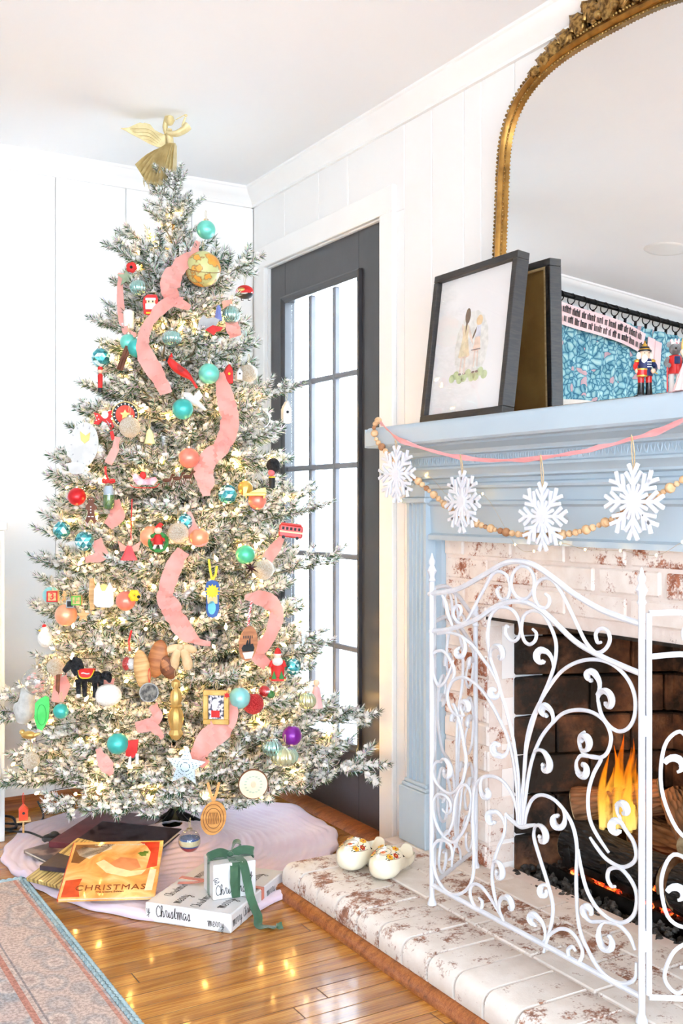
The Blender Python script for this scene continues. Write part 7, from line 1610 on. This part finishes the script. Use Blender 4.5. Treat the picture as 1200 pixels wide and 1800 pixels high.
MB().tube(spline([(-26*s, 0, 34*s), (-14*s, 0, 28*s), (-6*s, 0, 14*s)], 4), [3*s, 5*s, 6*s, 6*s, 6*s, 5*s, 4*s, 3*s, 2*s], 8).build('mane', FURB, o)
for lx in (-15, -6, 14, 23): MB().tube([(lx*s, (.006 if lx in (-6, 23) else -.006), -2*s), ((lx+1)*s, (.006 if lx in (-6, 23) else -.006), -28*s)], [5.5*s, 3.8*s], 10).build('leg', FURB, o); MB().lathe([(4.4*s, -33*s), (4*s, -27*s)], 10, M=Tm((lx+1)*s, (.006 if lx in (-6, 23) else -.006), 0)).build('hoof', PWHITE if lx < -10 else PBLK, o)
MB().tube(spline([(26*s, 0, 4*s), (36*s, 0, 4*s), (40*s, 0, -8*s)], 4), [5*s, 7*s, 8*s, 8*s, 8*s, 7*s, 6*s, 4*s, 2*s], 10).build('tail', FURB, o)
bk_ = MB(); vs = []; 
for i in range(9):
    x = lerp(-14, 14, i/8)
    for q in range(9): a = lerp(-1.7, 1.7, q/8); vs.append((x*s*(1-.35*max(0, abs(a)-.6)), math.sin(a)*13.4*s*(-1), 4*s+math.cos(a)*13.4*s))
bk_.add(vs, [(i*9+q, i*9+q+1, i*9+q+10, i*9+q+9) for i in range(8) for q in range(8)]).build('blanket', PRED, o); MB().tube(spline([(-14*s, -7*s, 15*s), (-9*s, -13.2*s, 4*s), (0, -13.6*s, 2*s), (9*s, -13.2*s, 4*s), (14*s, -7*s, 15*s)], 4), 1.1*s, 6).build('blanket_trim', PYEL, o)
MB().tube(spline([(-7*s, -12.4*s, 10.5*s), (-3*s, -12.6*s, 11*s), (2*s, -12.6*s, 9.6*s), (7*s, -12.4*s, 10*s)], 4), 1.1*s, 6).build('white_stitching', PWHITE, o); thread(o, 18*s, 46*s, PBRN)
# green clay plaque, stick, plush
o, s = card('bright green clay plaque at the left edge', 74, 1254, [(-12, -18), (-4, -26), (6, -31), (12, -28), (13, -10), (11, 10), (4, 24), (0, 30), (-8, 26), (-13, 8)], C('bright_green', (84, 204, 104)), .007, .05, name='clay_plaque', puff=.001); MB().tube([(8*s*math.cos(t*PI/8), -.005, -2*s+18*s*math.sin(t*PI/8)) for t in range(16)], .6*s, 5, closed=True).build('pressed_ring', C('deep_green', (60, 170, 84)), o)
o, s = orn('thin brown wooden stick ornament beside the black horse', 100, 1215, .03, 0, 'ornament', 'stick_ornament'); MB().tube([(0, 0, -28*s), (1*s, 0, 0), (2*s, 0, 30*s)], 3.6*s, 8).build('stick', WOODD, o)
o, s = orn('soft grey plush seal behind the green plaque', 44, 1240, .01, 0, 'plush toy', 'plush_ornament'); MB().tube(spline([(-6*s, 0, -30*s), (0, 0, -10*s), (4*s, 0, 14*s), (0, 0, 34*s)], 5), [9*s, 12*s, 14*s, 16*s, 17*s, 18*s, 18*s, 17*s, 16*s, 15*s, 14*s, 13*s, 12*s, 10*s, 8*s, 5*s], 14).build('body', GREYF if False else pm('pale_plush', (198, 198, 194), .95, col2=(180, 180, 176), scale=40, bump=.4, bscale=120), o)
for sg in (-1, 1): MB().ball((sg*14*s, 0, -6*s), 9*s, 10, 8, sc=(.8, .4, 1.3)).build('flipper', pm('pale_plush', (198, 198, 194)), o)
o, s = orn('white snow bird with a red cap at the left edge', 79, 1118, .03, 0, 'bird', 'snow_bird_ornament'); MB().ball((0, 0, -4*s), 13*s, 14, 10, sc=(1, .8, 1.2)).ball((0, 0, 10*s), 8*s, 12, 8).build('body', WFUR, o); MB().ball((-1*s, -.002, 17*s), 4*s, 10, 6).build('cap', PRED, o); MB().tube([(-7*s, 0, 10*s), (-12*s, 0, 9*s)], [2*s, .3*s], 6).build('beak', PYEL, o)
# tin star
o, s = card('pale blue perforated tin star at the bottom centre', 326, 1347, star(5, 36, 17, -PI/2+.1), pm('pale_tin', (206, 220, 226), .4, .3, col2=(190, 208, 216), scale=30), .003, .06, name='tin_star', puff=.008)
for i in range(5):
    a0 = -PI/2+.1+i*2*PI/5
    for rr in (8, 14, 20, 26):
        for da in (-.35, -.12, .12, .35):
            if rr*abs(da) < 8-rr*.15: MB().ball((rr*s*math.cos(a0+da), -.0035-.008*(1-rr/36), -rr*s*math.sin(a0+da)), .9*s, 6, 4, sc=(1, .5, 1)).build('punched_hole', C('slate', (96, 116, 124)), o)
# wood slice, medallion
o, s = orn('round bark edged wood slice with a faint wreath print, bottom right', 445, 1378, .05, .1, 'wood slice', 'wood_slice_ornament'); MB().lathe([(26*s, -.005), (26.6*s, 0), (26*s, .005)], 30, M=F).build('bark_edge', WOODD, o); MB().lathe([(24.6*s, -.004), (24.6*s, .0056)], 30, M=F).build('wood_face', pm('pale_birch', (240, 224, 188), .7, col2=(232, 212, 170), scale=10), o)
for i in range(16): a = 2*PI*i/16; MB().ball((14*s*math.cos(a), -.0058, 14*s*math.sin(a)), 2.6*s, 8, 5, sc=(1, .1, .5), M=None).build('printed_leaf', C('sage', (178, 190, 170)), o)
MB().ball((0, -.0058, 0), 6*s, 10, 6, sc=(.8, .08, 1)).build('printed_motif', C('faded_peach', (226, 200, 168)), o)
o, s = card('oval engraved wood medallion hanging at the bottom of the tree', 375, 1438, E_(0, 0, 22, 30, 28, .2), pm('engraved_wood', (208, 148, 76), .6, col2=(186, 124, 58), scale=14, stretch=(1, 1, 4)), .005, .0, .1, name='wood_medallion')
for k_ in (18, 13): MB().tube([(k_*s*math.cos(t*PI/14)*1.0, -.0032, k_*1.36*s*math.sin(t*PI/14)) for t in range(28)], .5*s, 5, closed=True).build('engraved_ring', WOODD, o)
for i in range(7): MB().tube(spline([((-8+i*2.6)*s, -.0032, -10*s), ((-9+i*3)*s, -.0032, 0), ((-6+i*2)*s, -.0032, 10*s)], 3), .45*s, 4).build('engraved_line', WOODD, o)
for q in (-1, 1): MB().ribbon([(0, 0, 29*s), (q*6*s, 0, 46*s), (q*10*s, .004, 62*s)], 5*s, Vector((1, 0, 0)), .0008).build('hanging_ribbon', pm('tan_ribbon', (214, 158, 96), .8, col2=(196, 140, 80), scale=20), o)
# starburst
o, s = orn('dark spiky starburst ornament on the right of mid tree', 441, 998, .055, 0, 'star', 'starburst_ornament')
for i in range(8): a = 2*PI*i/8+.2; MB().tube([(0, 0, 0), (16*s*math.cos(a)*(1 if i % 2 else .7), -.003*(i % 3), 16*s*math.sin(a)*(1 if i % 2 else .7))], [2.2*s, .3*s], 5).build('spike', C('dark_plum', (58, 26, 34), .3), o)
# icicle
o, s = orn('clear twisted glass icicle hanging over the door glass', 533, 1102, .02, 0, 'icicle', 'icicle_ornament'); MB().lathe([(1*s, -36*s), (6*s, -26*s), (10*s, -8*s), (12*s, 8*s), (6*s, 20*s), (3*s, 30*s)], 14, lob=.25, lobn=3, sy=.5).build('glass_icicle', CLEAR, o); thread(o, 30*s, 60*s)
o, s = orn('pale pink angel figure at the right edge low down', 556, 1216, .02, 0, 'angel', 'small_angel_ornament'); MB().lathe([(12*s, -28*s), (9*s, -8*s), (5*s, 8*s), (3*s, 10*s)], 14, lob=.1, lobn=7).build('dress', PPINK, o); MB().ball((0, 0, 16*s), 6*s, 12, 8).build('head', SKIN, o)
for sg in (-1, 1): MB().prism([(sg*3*s, 6*s), (sg*14*s, 14*s), (sg*15*s, -2*s), (sg*6*s, -6*s)], .003, .006).build('wing', PWHITE, o)
# rose, poinsettia star, red bow, candles, fairy
o, s = orn('small red felt rose at the top left', 231, 470, .04, 0, 'flower', 'rose_ornament')
for q in range(5): MB().ball((4*s*math.cos(q*1.26), 0, 4*s*math.sin(q*1.26)), 6*s, 10, 6, sc=(1, .5, 1)).build('petal', PRED, o)
MB().ball((0, -.004, 0), 3*s, 8, 6).build('rose_centre', PBLK, o)
card('small green and pink paper star under the red rose', 222, 488, star(5, 17, 7), C('sage_star', (146, 160, 130)), .004, .04, name='star_ornament')
o, s = card('red bow with white dog figure beside the low mint bauble', 231, 1316, [(-8, -14), (12, -16), (10, 6), (4, 16), (-10, 12)], PRED, .008, .03, name='red_bow_ornament', puff=.003); deco(o, s, [(-4, 14), (0, 12), (0, 32), (-6, 32)], PWHITE, 'white_leg'); deco(o, s, [(8, 8), (13, 8), (13, 26), (8, 26)], PWHITE, 'white_leg')
o, s = orn('white frosted glass cylinder near the left of the upper tree', 226, 562, .02, 0, 'ornament', 'cylinder_ornament'); MB().lathe([(9*s, -16*s), (9.4*s, 14*s), (6*s, 17*s)], 16).build('frosted_glass', pm('frosted', (236, 236, 232), .5, col2=(224, 222, 214), scale=20), o)
o, s = orn('pink and red fairy with pointed wings at mid left', 227, 965, .045, 0, 'fairy', 'fairy_ornament'); MB().lathe([(16*s, -20*s), (8*s, -4*s), (4*s, 6*s)], 14, lob=.15, lobn=7, sy=.6).build('dress', C('rose_red', (228, 90, 92)), o); MB().ball((2*s, -.003, 10*s), 5*s, 10, 8).build('head', SKIN, o)
for sg in (-1, 1): MB().prism([(sg*2*s, 2*s), (sg*20*s, 14*s), (sg*16*s, -4*s), (sg*4*s, -4*s)], .002, .004).build('wing', C('salmon', (240, 150, 130)), o)
MB().tube([(3*s, 0, 16*s), (4*s, 0, 60*s), (5*s, 0, 88*s)], .0016, 6).build('red_cord', PRED, o)
o, s = orn('slim red nutcracker ornament near the left of the upper tree', 176, 660, .02, 0, 'nutcracker', 'nutcracker_ornament'); MB().lathe([(4*s, -22*s), (4.4*s, 0), (3*s, 3*s)], 10).build('body', PRED, o); MB().ball((0, 0, 7*s), 4*s, 10, 8).build('head', SKIN, o); MB().lathe([(4.4*s, 10*s), (4*s, 20*s)], 10).build('hat', PRED, o); MB().lathe([(4.6*s, -30*s), (4*s, -22*s)], 10).build('boots', PBLK, o); thread(o, 20*s, 50*s)
o, s = orn('brown cinnamon stick bundle near the left of the upper tree', 218, 630, .03, .2, 'ornament', 'cinnamon_ornament', tilt=.35)
for q in (-3, 2): MB().tube([(q*s, 0, -22*s), (q*s, 0, 22*s)], 3*s, 8).build('cinnamon_stick', PBRN, o)
o, s = orn('clear glass dove hanging in the middle of the upper tree', 340, 705, .03, 0, 'dove', 'dove_ornament'); MB().tube(spline([(-20*s, 0, 14*s), (-8*s, 0, 4*s), (6*s, 0, -4*s), (22*s, 0, -16*s)], 4), [3*s, 6*s, 9*s, 10*s, 10*s, 9*s, 8*s, 7*s, 6*s, 5*s, 4*s, 3*s, 2*s], 12).build('body', PWHITE, o); MB().prism([(-4*s, 2*s), (10*s, 20*s), (16*s, 8*s), (6*s, -4*s)], -.004, .002).build('wing', PWHITE, o)
o, s = orn('pale green bell shaped ornament under the champagne glitter ball', 263, 766, .035, 0, 'bell', 'bell_ornament'); MB().lathe([(10*s, -14*s), (8*s, -8*s), (6*s, 4*s), (3*s, 10*s), (1*s, 12*s)], 16).build('bell', C('pale_lime', (226, 232, 170)), o); MB().ball((0, 0, -14*s), 3*s, 8, 6).build('clapper', GGOLD, o); thread(o, 12*s, 50*s)
o, s = orn('gold bird ornament clipped low on the left', 50, 1292, .03, 0, 'bird', 'gold_bird_ornament'); MB().ball((0, 0, 0), 10*s, 12, 8, sc=(1.3, .7, .7)).ball((-11*s, 0, 5*s), 5*s, 10, 6).tube([(10*s, 0, 0), (20*s, 0, 3*s)], [4*s, 2*s], 6).build('body', GGOLD, o)
o, s = orn('white fur pom beside the black horse', 190, 1222, .03, 0, 'ornament', 'fur_pom_ornament'); MB().ball((0, 0, 0), 22*s, 16, 12, sc=(1.1, .7, .9)).build('pom', WFUR, o)
